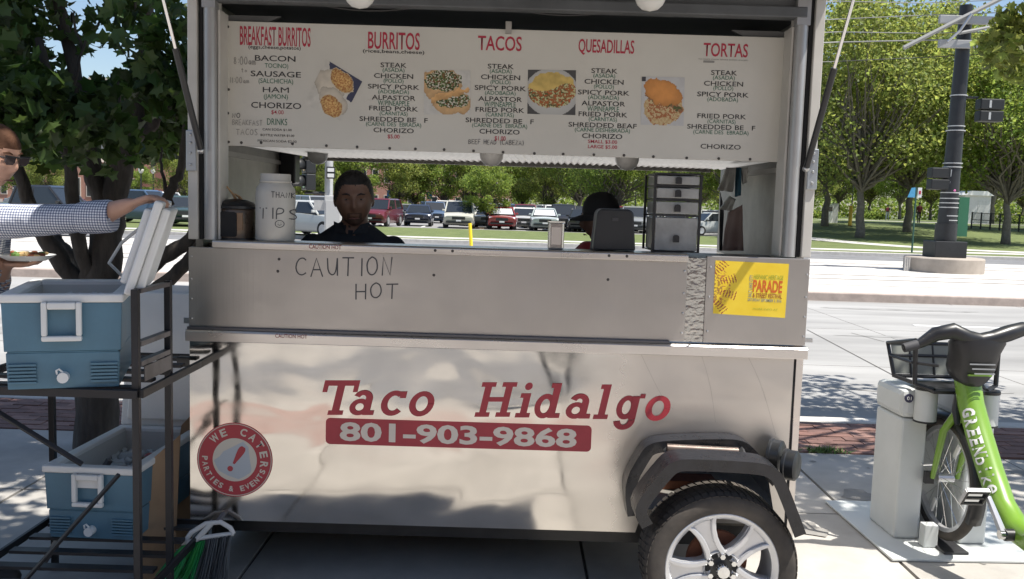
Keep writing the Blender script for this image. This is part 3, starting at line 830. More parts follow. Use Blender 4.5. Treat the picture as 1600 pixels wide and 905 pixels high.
# number box with the digits left bare
q0 = at(509, 657, Y=0); q1 = at(924, 702, Y=0)
bxx0 = at(509, 676, Y=0).x; bxx1 = at(924, 684, Y=0).x; zc = at(716, 679.5, Y=0).z; hh = 42.5/2*S0
poly = []
for (cx, cz, a0) in ((bxx1-.018, zc+hh-.018, 0), (bxx0+.018, zc+hh-.018, 90), (bxx0+.018, zc-hh+.018, 180), (bxx1-.018, zc-hh+.018, 270)):
    for k in range(6): a = R(a0 + 18*k); poly.append((cx+.018*math.cos(a), VY, cz+.018*math.sin(a)))
nb = MB().face(poly).build('number_box', m_red, lp, recalc=False)
text('lettering', '801-903-9868', (at(716, 679.5, Y=0).x, VY-.0008, zc), 378*S0, 32*S0, mat('bare steel digits', (.62,.57,.52), .4, metal=.35, var=.06), nb, .03)
# the little caution stickers and the marker writing
for (u, v, Y) in ((508, 386.0, -.0312), (455, 525.5, -.0362)):
    p = at(u, v, Y=Y); text('caution_sticker', 'CAUTION HOT', (p.x, Y, p.z), 50*S0, 6.4*S0, mat('dark red print', (.22,.03,.03), .5), T, .01)
a = at(461, 432, Y=-.0152); b = at(612, 432, Y=-.0152)
handwrite('handwriting', 'CAUTION', a.x, b.x, at(530, 433, Y=0).z, 29*S0, -.0152, 2.0*S0, m_pen, T, slope=.03)
a = at(556, 467, Y=-.0152); b = at(622, 467, Y=-.0152)
handwrite('handwriting', 'HOT', a.x, b.x, at(590, 468, Y=0).z, 25*S0, -.0152, 2.0*S0, m_pen, T, slope=.05)
# round catering sticker
sc_ = at(367, 718.5, Y=0); sr = 60.5*S0
def disc(r, y, m_, nm, par, n=48, cx=0, cz=0): return MB().face([(sc_.x+cx+r*math.cos(2*PI*k/n), y, sc_.z+cz+r*math.sin(2*PI*k/n)) for k in range(n)]).build(nm, m_, par, recalc=False)
stk = disc(sr, VY, m_red, 'round_sticker', lp)
m_cream = mat('cream print', (.60,.55,.47), .4)
def annul(r0, r1, y, m_, nm):
    mb = MB(); n = 48
    for k in range(n):
        a, b = 2*PI*k/n, 2*PI*(k+1)/n
        mb.face([(sc_.x+r1*math.cos(a), y, sc_.z+r1*math.sin(a)), (sc_.x+r1*math.cos(b), y, sc_.z+r1*math.sin(b)), (sc_.x+r0*math.cos(b), y, sc_.z+r0*math.sin(b)), (sc_.x+r0*math.cos(a), y, sc_.z+r0*math.sin(a))])
    mb.build(nm, m_, stk, recalc=False)
annul(sr*.955, sr*.975, VY-.0004, m_cream, 'ring_line')
disc(sr*.585, VY-.0004, m_cream, 'sticker_centre', stk)
shape = [(-.55,-.02),(-.40,.08),(-.30,.22),(-.05,.35),(.22,.50),(.36,.36),(.40,.0),(.44,-.22),(.42,-.33),(.25,-.45),(.1,-.52),(-.18,-.43),(-.42,-.30),(-.5,-.15)]
MB().face([(sc_.x+a*sr, VY-.0008, sc_.z+b*sr) for a, b in shape]).build('sticker_emblem', mat('pale blue print', (.42,.46,.50), .4), stk, recalc=False)
ex = MB(); D = Vector((.5, .87)); Nn = Vector((.87, -.5))
prof = [(-.10,.028),(.0,.045),(.15,.075),(.3,.095),(.38,.085),(.43,.05)]
c0 = Vector((.02, -.02))
pts = [c0 + D*t + Nn*w for t, w in prof] + [c0 + D*t - Nn*w for t, w in reversed(prof)]
ex.face([(sc_.x+p.x*sr, VY-.0012, sc_.z+p.y*sr) for p in pts])
ex.face([(sc_.x+(-.12+.075*math.cos(R(a)))*sr, VY-.0012, sc_.z+(-.24+.075*math.sin(R(a)))*sr) for a in range(0,360,20)])
ex.build('exclamation_mark', m_red, stk, recalc=False)
def arc_text(s, r, a0, a1, h, top=True, wf=.8):
    n = len(s)
    for i, c in enumerate(s):
        if c == ' ': continue
        a = R(a0 + (a1-a0)*i/(n-1))
        P = Vector((sc_.x + r*math.cos(a), VY-.0006, sc_.z + r*math.sin(a)))
        w = h*wf*({'W':1.35,'I':.32,'&':1.1}.get(c, 1))
        text('lettering', c, P, w, h, m_cream, stk, .03, rot=(a - PI/2) if top else (a + PI/2))
arc_text('WE CATER', sr*.78, 133, -8, sr*.21, True)
arc_text('PARTIES & EVENTS', sr*.79, 178, 338, sr*.15, False, .75)
# yellow poster
PT = [(1118,407),(1233,412.5),(1226.5,497),(1114,490)]
pc = corners(PT, -.0175)
def poster_fn(u, v):
    c = (.80,.56,.03)
    n_ = fbm(u, v, 3, 21)
    c = lerp3(c, (.84,.62,.05), .5+n_)
    r_ = math.hypot((u+.18)*1.25, v-.5)
    if u < .36:
        a = math.degrees(math.atan2(v-.5, (u+.18)*1.25))
        n2 = fbm(u, v, 26, 6)
        if r_ < .36 and n2 > .02: c = lerp3(c, (.28,.12,.05), .75)
        elif int((a+90)/16) % 2 == 0 and .30 < r_ < .62 and int(r_*60) % 3 == 0: c = (.30,.05,.03)
        elif r_ < .5 and n2 > .28: c = (.5,.2,.05)
    return c
PO = picture('poster', pc, 90, 66, poster_fn, T, .28)
def pt_(u, v): return pc[0].lerp(pc[1], u).lerp(pc[3].lerp(pc[2], u), v) + Vector((0, -.0008, 0))
pw = (pc[1]-pc[0]).length; ph = (pc[3]-pc[0]).length; prt = math.atan2((pc[1]-pc[0]).z, (pc[1]-pc[0]).x)
m_or = mat('orange print', (.62,.13,.02), .4); m_ol = mat('olive print', (.38,.42,.04), .4); m_bl = mat('slate print', (.20,.24,.25), .4)
text('lettering', 'PARADE', pt_(.73,.435), pw*.40, ph*.23, m_or, PO, .03, rot=prt)
text('lettering', 'HISPANIC HERITAGE', pt_(.735,.265), pw*.40, ph*.085, m_ol, PO, .01, rot=prt)
text('lettering', '& STREET FESTIVAL', pt_(.735,.61), pw*.40, ph*.085, mat('brown print', (.35,.10,.03), .4), PO, .02, rot=prt)
text('lettering', 'SATURDAY SEPTEMBER 3, 2016', pt_(.70,.70), pw*.46, ph*.065, m_bl, PO, .01, rot=prt)
text('lettering', 'SALT LAKE CITY', pt_(.497,.445), ph*.42, pw*.045, m_bl, PO, .01, rot=prt+PI/2)
text('lettering', 'MORE INFO AT', pt_(.72,.86), pw*.34, ph*.035, m_ol, PO, 0, rot=prt)

# ---- wheel, fender, marker lamps
WY = -.215
wc = at(1128, 890, Y=WY-.09); wr = 126.0*(3.6+WY-.09)/FPX
WZ = wr - .004; wc = Vector((wc.x, WY, wc.z))
W = bpy.data.objects.new('wheel', None); COL.objects.link(W); W.location = wc; W.parent = T; W.matrix_parent_inverse = T.matrix_basis.inverted()
Mw = Matrix.Translation(wc)
hw_ = .095
ty = MB(); ty.M = Mw
rr = wr*.725
ty.lathe([(rr*.97,-hw_*.86),(rr*1.03,-hw_*.97),(rr*1.12,-hw_*1.02),(wr*.90,-hw_*1.03),(wr*.955,-hw_*.95),(wr*.985,-hw_*.8),(wr*.992,-hw_*.3),(wr*.992,hw_*.3),(wr*.985,hw_*.8),(wr*.9,hw_),(rr,hw_*.9)], 64, axis='Y', closed=True)
# tread blocks
for k in range(64):
    a = 2*PI*k/64
    for (y0, y1, dr) in ((-.97,-.66,.0), (-.62,-.2,.03), (-.14,.3,.06), (.36,.9,.0)):
        b0 = a + dr; b1 = b0 + .072
        vs = []
        for r_ in (wr*.97 if abs(y0) > .9 else wr*.985, wr*1.0):
            for (yy, bb_) in ((y0, b0), (y0, b1), (y1, b1+.03), (y1, b0+.03)):
                rr2 = r_ - (.012 if (yy < -.9 and r_ > wr*.99) else 0)
                vs.append((rr2*math.cos(bb_), yy*hw_, rr2*math.sin(bb_)))
        ty._add(vs, [(3,2,1,0),(4,5,6,7),(0,1,5,4),(1,2,6,5),(2,3,7,6),(3,0,4,7)])
ty.build('tyre', m_rub, W, smooth=True, angle=35)
rim = MB(); rim.M = Mw
rim.lathe([(rr*.90,-hw_*.80),(rr*.96,-hw_*.93),(rr*1.0,-hw_*.97),(rr*1.02,-hw_*.93),(rr*.99,-hw_*.8),(rr*.93,-hw_*.4),(rr*.93,hw_*.8),(rr*.90,hw_*.8)], 56, axis='Y', closed=True)
rim.build('rim', m_alu, W, smooth=True)
for k in range(5):
    a = R(90 + 25 + 72*k)
    sp = MB(); sp.M = Mw @ Matrix.Rotation(-a, 4, 'Y')
    # broad spoke flaring to the rim, with a raised ridge along each edge
    r0, r1 = rr*.24, rr*.95
    st = [(r0, .042), (rr*.40, .036), (rr*.55, .036), (rr*.7, .042), (rr*.85, .054), (r1, .070)]
    sp.prism([(a_, w_) for a_, w_ in st] + [(a_, -w_) for a_, w_ in reversed(st)], -.072, -.03)
    for s_ in (-1, 1):
        sp.prism([(a_, s_*(w_-.002)) for a_, w_ in st] + [(a_, s_*(w_-.022)) for a_, w_ in reversed(st)], -.086, -.0722)
    sp.build('spoke', m_alu, W, bevel=.004)
hub = MB(); hub.M = Mw
hub.lathe([(0,-.075),(rr*.27,-.075),(rr*.31,-.085),(rr*.33,-.075),(rr*.33,-.02),(0,-.02)], 32, axis='Y')
hub.build('hub', m_alu, W, smooth=True)
cap = MB(); cap.M = Mw
cap.lathe([(0,-.125),(rr*.105,-.123),(rr*.12,-.112),(rr*.125,-.0755)], 24, axis='Y'); cap.build('hub_cap', m_chrome, W, smooth=True)
hd = MB(); hd.M = Mw
hd.lathe([(rr*.13,-.0765),(rr*.20,-.078),(rr*.20,-.0752)], 24, axis='Y'); hd.build('hub_recess', m_blackp, W)
for k in range(6):
    a = R(30 + 60*k); ln = MB(); ln.M = Mw
    ln.cyl((rr*.235*math.cos(a), -.074, rr*.235*math.sin(a)), (rr*.235*math.cos(a), -.098, rr*.235*math.sin(a)), .0105, n=6); ln.build('lug_nut', m_chrome, W)
    ln = MB(); ln.M = Mw; b = a + R(30)
    ln.cyl((rr*.25*math.cos(b), -.074, rr*.25*math.sin(b)), (rr*.25*math.cos(b), -.0805, rr*.25*math.sin(b)), .013, n=12); ln.build('lug_hole', m_dark, W)
bd = MB(); bd.M = Mw; bd.lathe([(0,.0),(rr*.55,.0),(rr*.55,.02),(0,.02)], 32, axis='Y'); bd.build('brake_drum', m_rust, W)
# fender: flat-topped arch of two strips with a slot between
def fend(y0, y1, uvs, nm, Yp):
    P = [at(u, v, Y=Yp) for u, v in smooth_line(uvs, 2)]; P = [(p.x, p.z) for p in P]
    th = .014; mb = MB()
    inner = []
    for i, p in enumerate(P):
        a = Vector(P[max(0,i-1)]); b = Vector(P[min(len(P)-1,i+1)]); d = (b-a).normalized(); nn = Vector((d.y, -d.x))
        inner.append((p[0]+nn.x*th, p[1]+nn.y*th))
    mb.prism(P + inner[::-1], y0, y1)
    # front lip
    lip = []
    for i, p in enumerate(P):
        a = Vector(P[max(0,i-1)]); b = Vector(P[min(len(P)-1,i+1)]); d = (b-a).normalized(); nn = Vector((d.y, -d.x))
        lip.append((p[0]+nn.x*.045, p[1]+nn.y*.045))
    mb.prism(P + lip[::-1], y0-.006, y0-.0005)
    return mb.build(nm, mat('fender black', (.014,.014,.016), .3, var=.35, scale=14, rvar=.15, bump=.15, bscale=40), T, smooth=True, angle=35)
front = [(984,798),(990,790),(1037,727),(1050,716),(1068,712),(1190,720),(1212,728),(1226,742),(1258,832)]
front = [(1003,826),(986,795),(1036,732),(1050,721),(1070,716),(1190,722),(1212,731),(1226,745),(1259,833)]
fend(-.335, -.20, front, 'fender', -.335)
back = [(978,800),(972,748),(998,702),(1008,690),(1030,683),(1130,680),(1156,683),(1172,694),(1214,742)]
fend(-.10, -.006, back, 'fender', -.05)
p0 = at(1042, 700, Y=-.15); p1 = at(1153, 706, Y=-.15)
MB().cyl(p0, p1, .017, n=14).build('fender_bar', mat('bar steel', (.13,.10,.085), .45, metal=.5, var=.3, scale=12), T, smooth=True)
for u in (1040, 1158):
    a = at(u, 700, Y=-.09); b = at(u+6, 716, Y=-.21)
    MB().tube([a, b], .011, 4).build('fender_bracket', m_bolt, T)
for (u, v, Y, rr_) in ((1213,711,-.06,24), (1236,727,-.18,24)):
    p = at(u, v, Y=Y); r_ = rr_*(3.6+Y)/FPX
    mk = MB(); mk.M = Matrix.Translation(p) @ Matrix.Rotation(R(58), 4, 'Z')
    mk.lathe([(0,-.028),(r_*.8,-.028),(r_,-.02),(r_,.012),(r_*1.06,.016),(r_*1.06,.026),(r_*.9,.03),(0,.032)], 24, axis='Y')
    mk.build('marker_lamp', m_blackp, T, smooth=True)
MB().tube([at(1213,711,Y=-.06), at(1222,716,Y=-.11), at(1236,727,Y=-.17)], .008, 6).build('marker_bracket', m_blackp, T)
p = at(287, 566, Y=.02); MB().box(p.x-.03, XL-.0005, .02, .06, p.z-.02, p.z+.02).build('side_latch', m_blackp, T, bevel=.004)
p = at(290, 501, Y=.02); MB().box(p.x-.008, XL-.0005, .02, .03, p.z-.012, p.z+.012).build('side_latch', m_bolt, T)
p = at(1262, 532, Y=.02); MB().box(XR+.0005, p.x+.02, .02, .035, p.z-.008, p.z+.008).build('side_latch', m_bolt, T)
# scratches on the mirror panel
for (pts) in ([(1000,550),(1014,580),(1034,620),(1052,640)], [(1093,545),(1110,600),(1118,660)], [(1165,550),(1190,600),(1212,680)]):
    P = [at(u, v, Y=0) for u, v in smooth_line(pts)]
    MB().ribbon([(p.x, p.z) for p in P], .0011, -.0006).build('scratch', mat('scratch', (.42,.40,.37), .5, metal=.6), lp, recalc=False)
# ================================================================== TREES
m_bark = mat('bark', (.03,.026,.023), .95, col2=(.085,.072,.06), scale=11, bump=1.0, bscale=22, bdist=.02, stretch=(1,1,.3))
m_bark2 = mat('pale bark', (.11,.095,.075), .9, col2=(.2,.175,.14), scale=6, bump=.4, bscale=20)
m_leafd = mat('maple leaf', (.045,.09,.02), .5, island=.55, trans=.40)
m_leafl = mat('plane leaf', (.20,.25,.06), .55, island=.45, trans=.56)
m_leafm = mat('ash leaf', (.175,.25,.05), .55, island=.45, trans=.56)
def leaf_quad(mb, p, s, rnd):
    n = Vector((rnd.gauss(0,1), rnd.gauss(0,1), rnd.gauss(.5,1))).normalized()
    u, w = frame_of(n); a = rnd.uniform(0, 6.28); u2 = u*math.cos(a) + w*math.sin(a); w2 = n.cross(u2)
    k = s*rnd.uniform(.6, 1.25); dr = n*k*.22
    mb._add([p - u2*k*.5, p + w2*k*.40 + dr*.6, p + u2*k*.55 - dr*.4, p - w2*k*.40 + dr*.6], [(0,1,2,3)])
def maple_leaf(mb, p, s, rnd):
    n = Vector((rnd.gauss(0,1), rnd.gauss(0,1), rnd.gauss(.6,1))).normalized()
    u, w = frame_of(n); a = rnd.uniform(0, 6.28); u2 = u*math.cos(a) + w*math.sin(a); w2 = n.cross(u2); k = s*rnd.uniform(.65, 1.25)
    pts = [(0,-.5,0),(.16,-.36,.02),(.46,-.30,.07),(.36,-.02,.06),(.50,.22,.09),(.22,.22,.03),(0,.55,-.03),(-.22,.22,.03),(-.50,.22,.09),(-.36,-.02,.06),(-.46,-.30,.07),(-.16,-.36,.02)]
    c = [p + (u2*x + w2*y + n*z*1.3)*k for x, y, z in pts]
    o = len(c)
    mb._add(c + [p], [(i, (i+1) % o, o) for i in range(o)])
def limb_path(p0, p1, rnd, n=5, wob=.08):
    p0 = Vector(p0); p1 = Vector(p1); L = (p1-p0).length
    out = []
    for i in range(n+1):
        t = i/n; q = p0.lerp(p1, t)
        if 0 < i < n: q = q + Vector((rnd.gauss(0,1), rnd.gauss(0,1), rnd.gauss(0,.6)))*L*wob*.6
        out.append(q)
    return out
def make_tree_meshes(seed, h, cr, trunk_h, leaf, nleaf, tr, lm, bm_, clumps=26, zsq=.8):
    """unit tree at the origin: returns (trunk mesh, crown mesh)"""
    rnd = random.Random(seed); tm = MB(); cm = MB()
    top = Vector((rnd.uniform(-.1,.1)*h*.2, rnd.uniform(-.1,.1)*h*.2, trunk_h*1.5))
    tm.tube(limb_path((0,0,-.15), top, rnd, 6, .03), [tr*1.25, tr*1.05, tr*.95, tr*.85, tr*.75, tr*.6, tr*.45], 10)
    cz = trunk_h + (h-trunk_h)*.52; rz = (h-trunk_h)*.54
    centers = []
    for i in range(clumps):
        for _ in range(30):
            d = Vector((rnd.uniform(-1,1), rnd.uniform(-1,1), rnd.uniform(-1,1)))
            if .25 < d.length < 1: break
        wz = 1 - .35*max(0, d.z)
        centers.append(Vector((d.x*cr*.86*wz, d.y*cr*.86*wz, cz + d.z*rz*.86)))
    for c in centers:
        t = rnd.uniform(.45, 1); s0 = Vector((0,0,trunk_h*.6)).lerp(top, t)
        tm.tube(limb_path(s0, c, rnd, 4, .1), [tr*.4*(1.1-t*.5), tr*.28, tr*.2, tr*.13, tr*.05], 6, cap=False)
    per = nleaf // clumps
    for c in centers:
        R_ = cr*rnd.uniform(.15, .31)
        for _ in range(per):
            d = Vector((rnd.gauss(0,1), rnd.gauss(0,1), rnd.gauss(0,1))).normalized() * (rnd.random()**.45) * R_
            d.z *= zsq
            leaf_quad(cm, c + d, leaf, rnd)
    return tm.mesh('trunk', [bm_]), cm.mesh('crown', [lm])
def smooth_me(me): me.polygons.foreach_set('use_smooth', [True]*len(me.polygons)); return me
def place_tree(name, meshes, loc, s, rz, label, group=None, cat='tree', sz=None):
    t = thing(name, label, cat, loc, rz, group)
    t.scale = (s, s, sz or s)
    for me, nm in zip(meshes, ('trunk', 'crown')):
        o = bpy.data.objects.new(nm, me); COL.objects.link(o); o.parent = t
    return t

# ---- near multi-stem street tree at the left
nt = thing('street_tree', 'dark multi-stemmed street tree with low leaning limbs behind the cooler cart', 'tree', (-2.75, 2.0, 0))
rnd = random.Random(3)
tm = MB()
Yt = 2.0
def stem(uv, r, Ys=None, n=9):
    P = []
    for i, (u, v) in enumerate(uv):
        Y = Yt if Ys is None else Ys[i]
        P.append(tuple(at(u, v, Y=Y)))
    # subdivide
    Q = []; RR = []
    for i in range(len(P)-1):
        for k in range(4):
            t = k/4; a = Vector(P[i]).lerp(Vector(P[i+1]), t)
            if k: a += Vector((rnd.gauss(0,.008), rnd.gauss(0,.008), rnd.gauss(0,.008)))
            Q.append(a); RR.append((r[i] + (r[i+1]-r[i])*t)*rnd.uniform(.94, 1.06))
    Q.append(Vector(P[-1])); RR.append(r[-1])
    tm.tube(Q, RR, n)
stem([(150,760),(150,600),(152,470),(165,400),(170,330)], [0.148,0.126,0.111,0.100,0.089])
stem([(168,345),(148,280),(135,200),(118,120),(95,20),(80,-80)], [0.070,0.059,0.049,0.041,0.033,0.022])
stem([(172,345),(190,270),(205,215),(215,150),(228,60),(235,-60)], [0.081,0.074,0.063,0.052,0.041,0.030])
stem([(205,225),(240,195),(262,165),(280,100)], [0.041,0.037,0.030,0.018])
stem([(150,470),(128,400),(115,340),(108,250),(90,150),(60,60)], [0.056,0.044,0.041,0.037,0.030,0.022], [2,1.9,1.8,1.8,1.8,1.8])
stem([(150,480),(112,430),(72,375),(50,340),(30,270),(10,180)], [0.067,0.059,0.052,0.041,0.037,0.030], [2,1.95,1.9,1.85,1.8,1.8])
stem([(150,480),(125,415),(95,382),(75,355)], [0.044,0.037,0.030,0.022], [2,2.1,2.2,2.3])
stem([(160,490),(205,440),(252,402),(300,372),(330,330),(350,270)], [0.067,0.059,0.052,0.044,0.037,0.030])
stem([(165,500),(225,468),(262,440),(300,400),(340,350)], [0.056,0.052,0.044,0.041,0.033])
stem([(212,410),(245,335),(272,290),(284,260),(290,200),(296,120)], [0.037,0.033,0.030,0.025,0.022,0.015])
stem([(270,320),(258,290),(250,250),(252,230)], [0.013,0.011,0.009,0.006])
for i in range(14):
    u = rnd.uniform(40, 280); v = rnd.uniform(-30, 170)
    stem([(u, v), (u+rnd.uniform(-25,25), v+rnd.uniform(40,90))], [0.006,0.010], [Yt+rnd.uniform(-.5,.5)]*2, 5)
tm.build('trunk', m_bark, nt, smooth=True, angle=180)
cm = MB()
def cloud(c, r, nleaf, s, fn=None):
    fn = fn or maple_leaf
    for _ in range(nleaf):
        d = Vector((rnd.gauss(0,1), rnd.gauss(0,1), rnd.gauss(0,1))).normalized() * (rnd.random()**.4)
        fn(cm, Vector(c) + Vector((d.x*r[0], d.y*r[1], d.z*r[2])), s, rnd)
for i in range(46):
    u = rnd.uniform(-90, 330); Y = rnd.uniform(.9, 3.6)
    v = rnd.uniform(-260, 175) if rnd.random() < .8 else rnd.uniform(120, 205)
    p = at(u, v, Y=Y)
    if p.x > -1.36 - .0*Y and p.z < 2.8 and Y < 1.7: p.x = -1.75
    cloud(p, (rnd.uniform(.22,.42),)*2 + (rnd.uniform(.16,.3),), 165, .088)
for (u, v, Y) in [(20,170,2.6),(60,205,2.8),(90,230,3.0),(30,215,3.0),(230,200,2.6),(265,175,2.4),(280,210,2.6),(215,225,3),(60,150,2),(130,160,2.2),(250,130,2),(190,150,2.5),(20,100,2),(285,150,2.2)]:
    cloud(at(u, v, Y=Y), (.26,.3,.17), 165, .088)
for i in range(60):   # wider canopy above the picture, extended to shade the ground at left
    a = rnd.uniform(0, 6.28); r_ = rnd.uniform(0, 2.3)
    c = Vector((-1.9 + r_*math.cos(a)*.9, 1.7 + r_*math.sin(a)*1.1, rnd.uniform(4.3, 5.8)))
    cloud(c, (.45,.45,.3), 150, .12, leaf_quad)
for i in range(48):  # more unseen clumps added over the trailer to deepen that shade
    a = rnd.uniform(0, 6.28); r_ = 1.9*math.sqrt(rnd.random())
    cloud((-1.1 + r_*math.cos(a), .1 + r_*math.sin(a)*.9, rnd.uniform(4.6, 5.9)), (.45,.45,.25), 130, .12, leaf_quad)
cm.build('crown', m_leafd, nt, recalc=False)

# ---- street tree beside the bicycle, mostly beyond the right edge of the picture
nt2 = thing('street_tree', 'street tree whose leafy branch hangs in at the top right corner', 'tree', (5.6, 2.85, 0))
tm = MB(); cm = MB()
tm.tube([(5.6,2.85,-.1),(5.58,2.85,1.2),(5.5,2.8,2.3),(5.3,2.7,3.4),(5.2,2.6,4.6)], [.17,.14,.12,.1,.07], 10)
for i in range(44):
    a = rnd.uniform(0, 6.28); r_ = 2.6*math.sqrt(rnd.random())
    c = Vector((5.3 + r_*math.cos(a), 2.5 + r_*math.sin(a)*1.15, rnd.uniform(3.5, 5.8)))
    tm.tube(limb_path((5.3,2.7,rnd.uniform(2.6,4.2)), c, rnd, 4, .07), [.05,.04,.03,.02,.008], 6, cap=False)
    cloud(c, (.5,.5,.3), 130, .12, leaf_quad)
for i in range(20):   # boughs over the kerb
    c = Vector((rnd.uniform(4.8, 8.6), rnd.uniform(2.4, 3.9), rnd.uniform(4.4, 5.6)))
    tm.tube(limb_path((5.3,2.7,rnd.uniform(2.6,4.2)), c, rnd, 4, .07), [.05,.04,.03,.02,.008], 6, cap=False)
    cloud(c, (.55,.45,.25), 150, .12, leaf_quad)
for i in range(16):   # lower boughs towards the walk, above the dock
    c = Vector((rnd.uniform(3.6, 6.0), rnd.uniform(.3, 2.2), rnd.uniform(4.0, 5.0)))
    tm.tube(limb_path((5.3,2.7,rnd.uniform(2.6,4.2)), c, rnd, 4, .07), [.05,.04,.03,.02,.008], 6, cap=False)
    cloud(c, (.5,.5,.25), 120, .12, leaf_quad)
for (u, v, Y) in [(1578,50,3.4),(1600,75,3.2),(1560,72,3.6),(1590,30,3.4),(1600,110,3.6),(1575,95,4)]:
    c = at(u, v, Y=Y); tm.tube(limb_path((5.45,2.8,2.6), c, rnd, 4, .05), [.04,.03,.025,.015,.006], 6, cap=False); cloud(c, (.2,.2,.11), 120, .075)
tm.build('trunk', m_bark, nt2, smooth=True, angle=180); cm.build('crown', m_leafl, nt2, recalc=False)

# ---- background trees
V = [make_tree_meshes(11, 13, 6.0, 2.3, .21, 20000, .22, m_leafl, m_bark2, 90), make_tree_meshes(12, 12, 5.4, 2.1, .21, 19500, .22, m_leafm, m_bark2, 84),
     make_tree_meshes(13, 7.4, 3.2, 1.2, .17, 12000, .09, m_leafl, m_bark, 50), make_tree_meshes(14, 7.6, 3.1, 1.2, .17, 12000, .09, m_leafm, m_bark, 50)]
for pair in V: smooth_me(pair[0])
def ttree(k, u, Y, s, label, group, zz=None, sz=None):
    Y = Y*.9 if group == G2 else Y; x = at(u, 330, Y=Y).x; place_tree('shade_tree' if k < 2 else 'young_tree', V[k], (x, Y, hgt(x, Y)+.04), s, rnd.uniform(0, 6.28), label, group, sz=sz)
G2 = 'trees seen through the serving window'
G1 = 'tall trees beyond the tracks at the right'
for (k, u, Y, s, lab) in [
    (0,1345,48,1.10,'tall plane tree right beside the trailer, just beyond the tracks'), (0,1420,55,1.15,'plane tree behind the blue and white sign'),
    (1,1575,46,1.0,'shade tree with straight pale trunk beyond the signal pole'), (0,1290,60,1.1,'shade tree standing nearest behind the trailer corner post'),
    (1,1480,66,1.3,'broad shade tree behind the black signal pole'),
    (1,1640,60,1.3,'shade tree at the far right edge behind the fence'), (1,1550,92,1.35,'distant tall tree behind the white shelter')]:
    ttree(k, u, Y, s, lab, G1)
G2 = 'trees seen through the serving window'
for (k, u, Y, s, lab) in [
    (2,475,82,1.1,'tree behind the black traffic signal in the window'), (3,545,88,1.15,'tree above the server in the dark shirt'), (2,620,92,1.1,'light green tree above the navy sedan'),
    (2,648,97,1.05,'rounded light green tree between the two blue signs'), (3,690,94,1.2,'tree above the white pickup truck'), (3,762,60,.62,'young tree on the lawn in a mulch ring'),
    (2,735,100,1.15,'far tree left of the round soffit lamp'), (3,815,96,1.15,'tree above the white and maroon cars'), (2,858,90,1.1,'tree above the silver teal sedan'),
    (1,905,84,.85,'dark full tree above the capped person'), (1,965,66,.72,'tree with thick brown trunk behind the capped person'), (3,1030,78,1.15,'tree behind the plastic drawers'),
    (0,1085,88,.8,'yellow green tree right of the drawers'), (1,1150,74,.85,'tree behind the hanging apron'), (3,510,105,1.3,'far tree behind the grey signal post')]:
    ttree(k, u, Y, s, lab, G2)
G3 = 'trees across the street at the left'
for (k, u, Y, s, lab) in [(2,285,64,.75,'young tree just left of the trailer'), (3,210,88,.7,'small tree in front of the brick arch'), (2,78,80,.8,'yellow green tree before the brick building'), (3,30,90,1.0,'dark tree behind the man in checks'), (2,340,86,1.1,'tree across the street behind the trailer side wall'), (2,400,90,1.1,'tree across the street hidden by the tip jar')]:
    ttree(k, u, Y, s, lab, G3)
for i in range(9): ttree(i % 2, 1262 + i*48, 122 + (i % 3)*7, .95, 'distant tree in the row closing the view at the right', 'distant tree row at the right')
for i in range(13): ttree(i % 2, 455 + i*56, 122 + (i % 3)*6, .9, 'distant tree in the row behind the parking lot', 'distant tree row behind the lot')
fw_ = MB(); rs = random.Random(21)
for _ in range(26000):
    x = rs.uniform(-75, 150); y = rs.uniform(140, 147); top = 3.6 + 1.6*noise.noise(Vector((x*.12, 0, 3))) + 1.0*noise.noise(Vector((x*.5, 0, 9)))
    leaf_quad(fw_, Vector((x, y, hgt(x, y) + rs.random()**.8*top)), .55, rs)
o = stuff(fw_.build('far_wood', m_leafm, recalc=False)); tag(o, 'distant belt of low green growth closing the horizon', 'woodland')
# shrubs along the far lot edge
sm_ = MB(); rs = random.Random(5)
for _ in range(420): 
    d = Vector((rs.gauss(0,1), rs.gauss(0,1), abs(rs.gauss(0,1)))).normalized()*rs.random()**.4
    leaf_quad(sm_, Vector((d.x*.9, d.y*.7, .12+d.z*.75)), .2, rs)
shm = sm_.mesh('shrub', [m_leafm])
def shrub(u, Y, s, lab, grp):
    x = at(u, 330, Y=Y).x
    o = bpy.data.objects.new('shrub', shm); COL.objects.link(o); o.location = (x, Y, hgt(x, Y)+.03); o.scale = (s,s,s); o.rotation_euler = (0,0,u)
    tag(o, lab, 'shrub', grp)
for i, u in enumerate(range(600, 690, 15)): shrub(u, 93+(i%2)*2, 1.3+.3*(i%3), 'low shrub in the hedge row behind the lot entrance', 'hedge row behind the lot entrance')
for i, u in enumerate((1278, 1290, 1300, 1362, 1376, 1585, 1597)): shrub(u, 98, 1.2, 'low shrub beyond the far path at the right', 'shrubs beyond the far path')
# mulch ring
x = at(762, 360, Y=54).x
struct(MB().lathe([(0,.12),(.8,.1),(1.2,.0)], 18, (x, 54, hgt(x,54)+.05)).build('mulch_ring', mat('mulch', (.32,.22,.14), .95, var=.3, scale=8)))
# ================================================================== THINGS ON THE COUNTER
CZ = 1.4495
def rrect0(x0, x1, z0, z1, r, n=4):
    P = []
    for (cx_, cz_, a0) in ((x1-r, z1-r, 0), (x0+r, z1-r, 90), (x0+r, z0+r, 180), (x1-r, z0+r, 270)):
        for k in range(n+1): a = R(a0+90*k/n); P.append((cx_+r*math.cos(a), cz_+r*math.sin(a)))
    return P
def on(u, Y, v=372): return at(u, v, Y=Y)
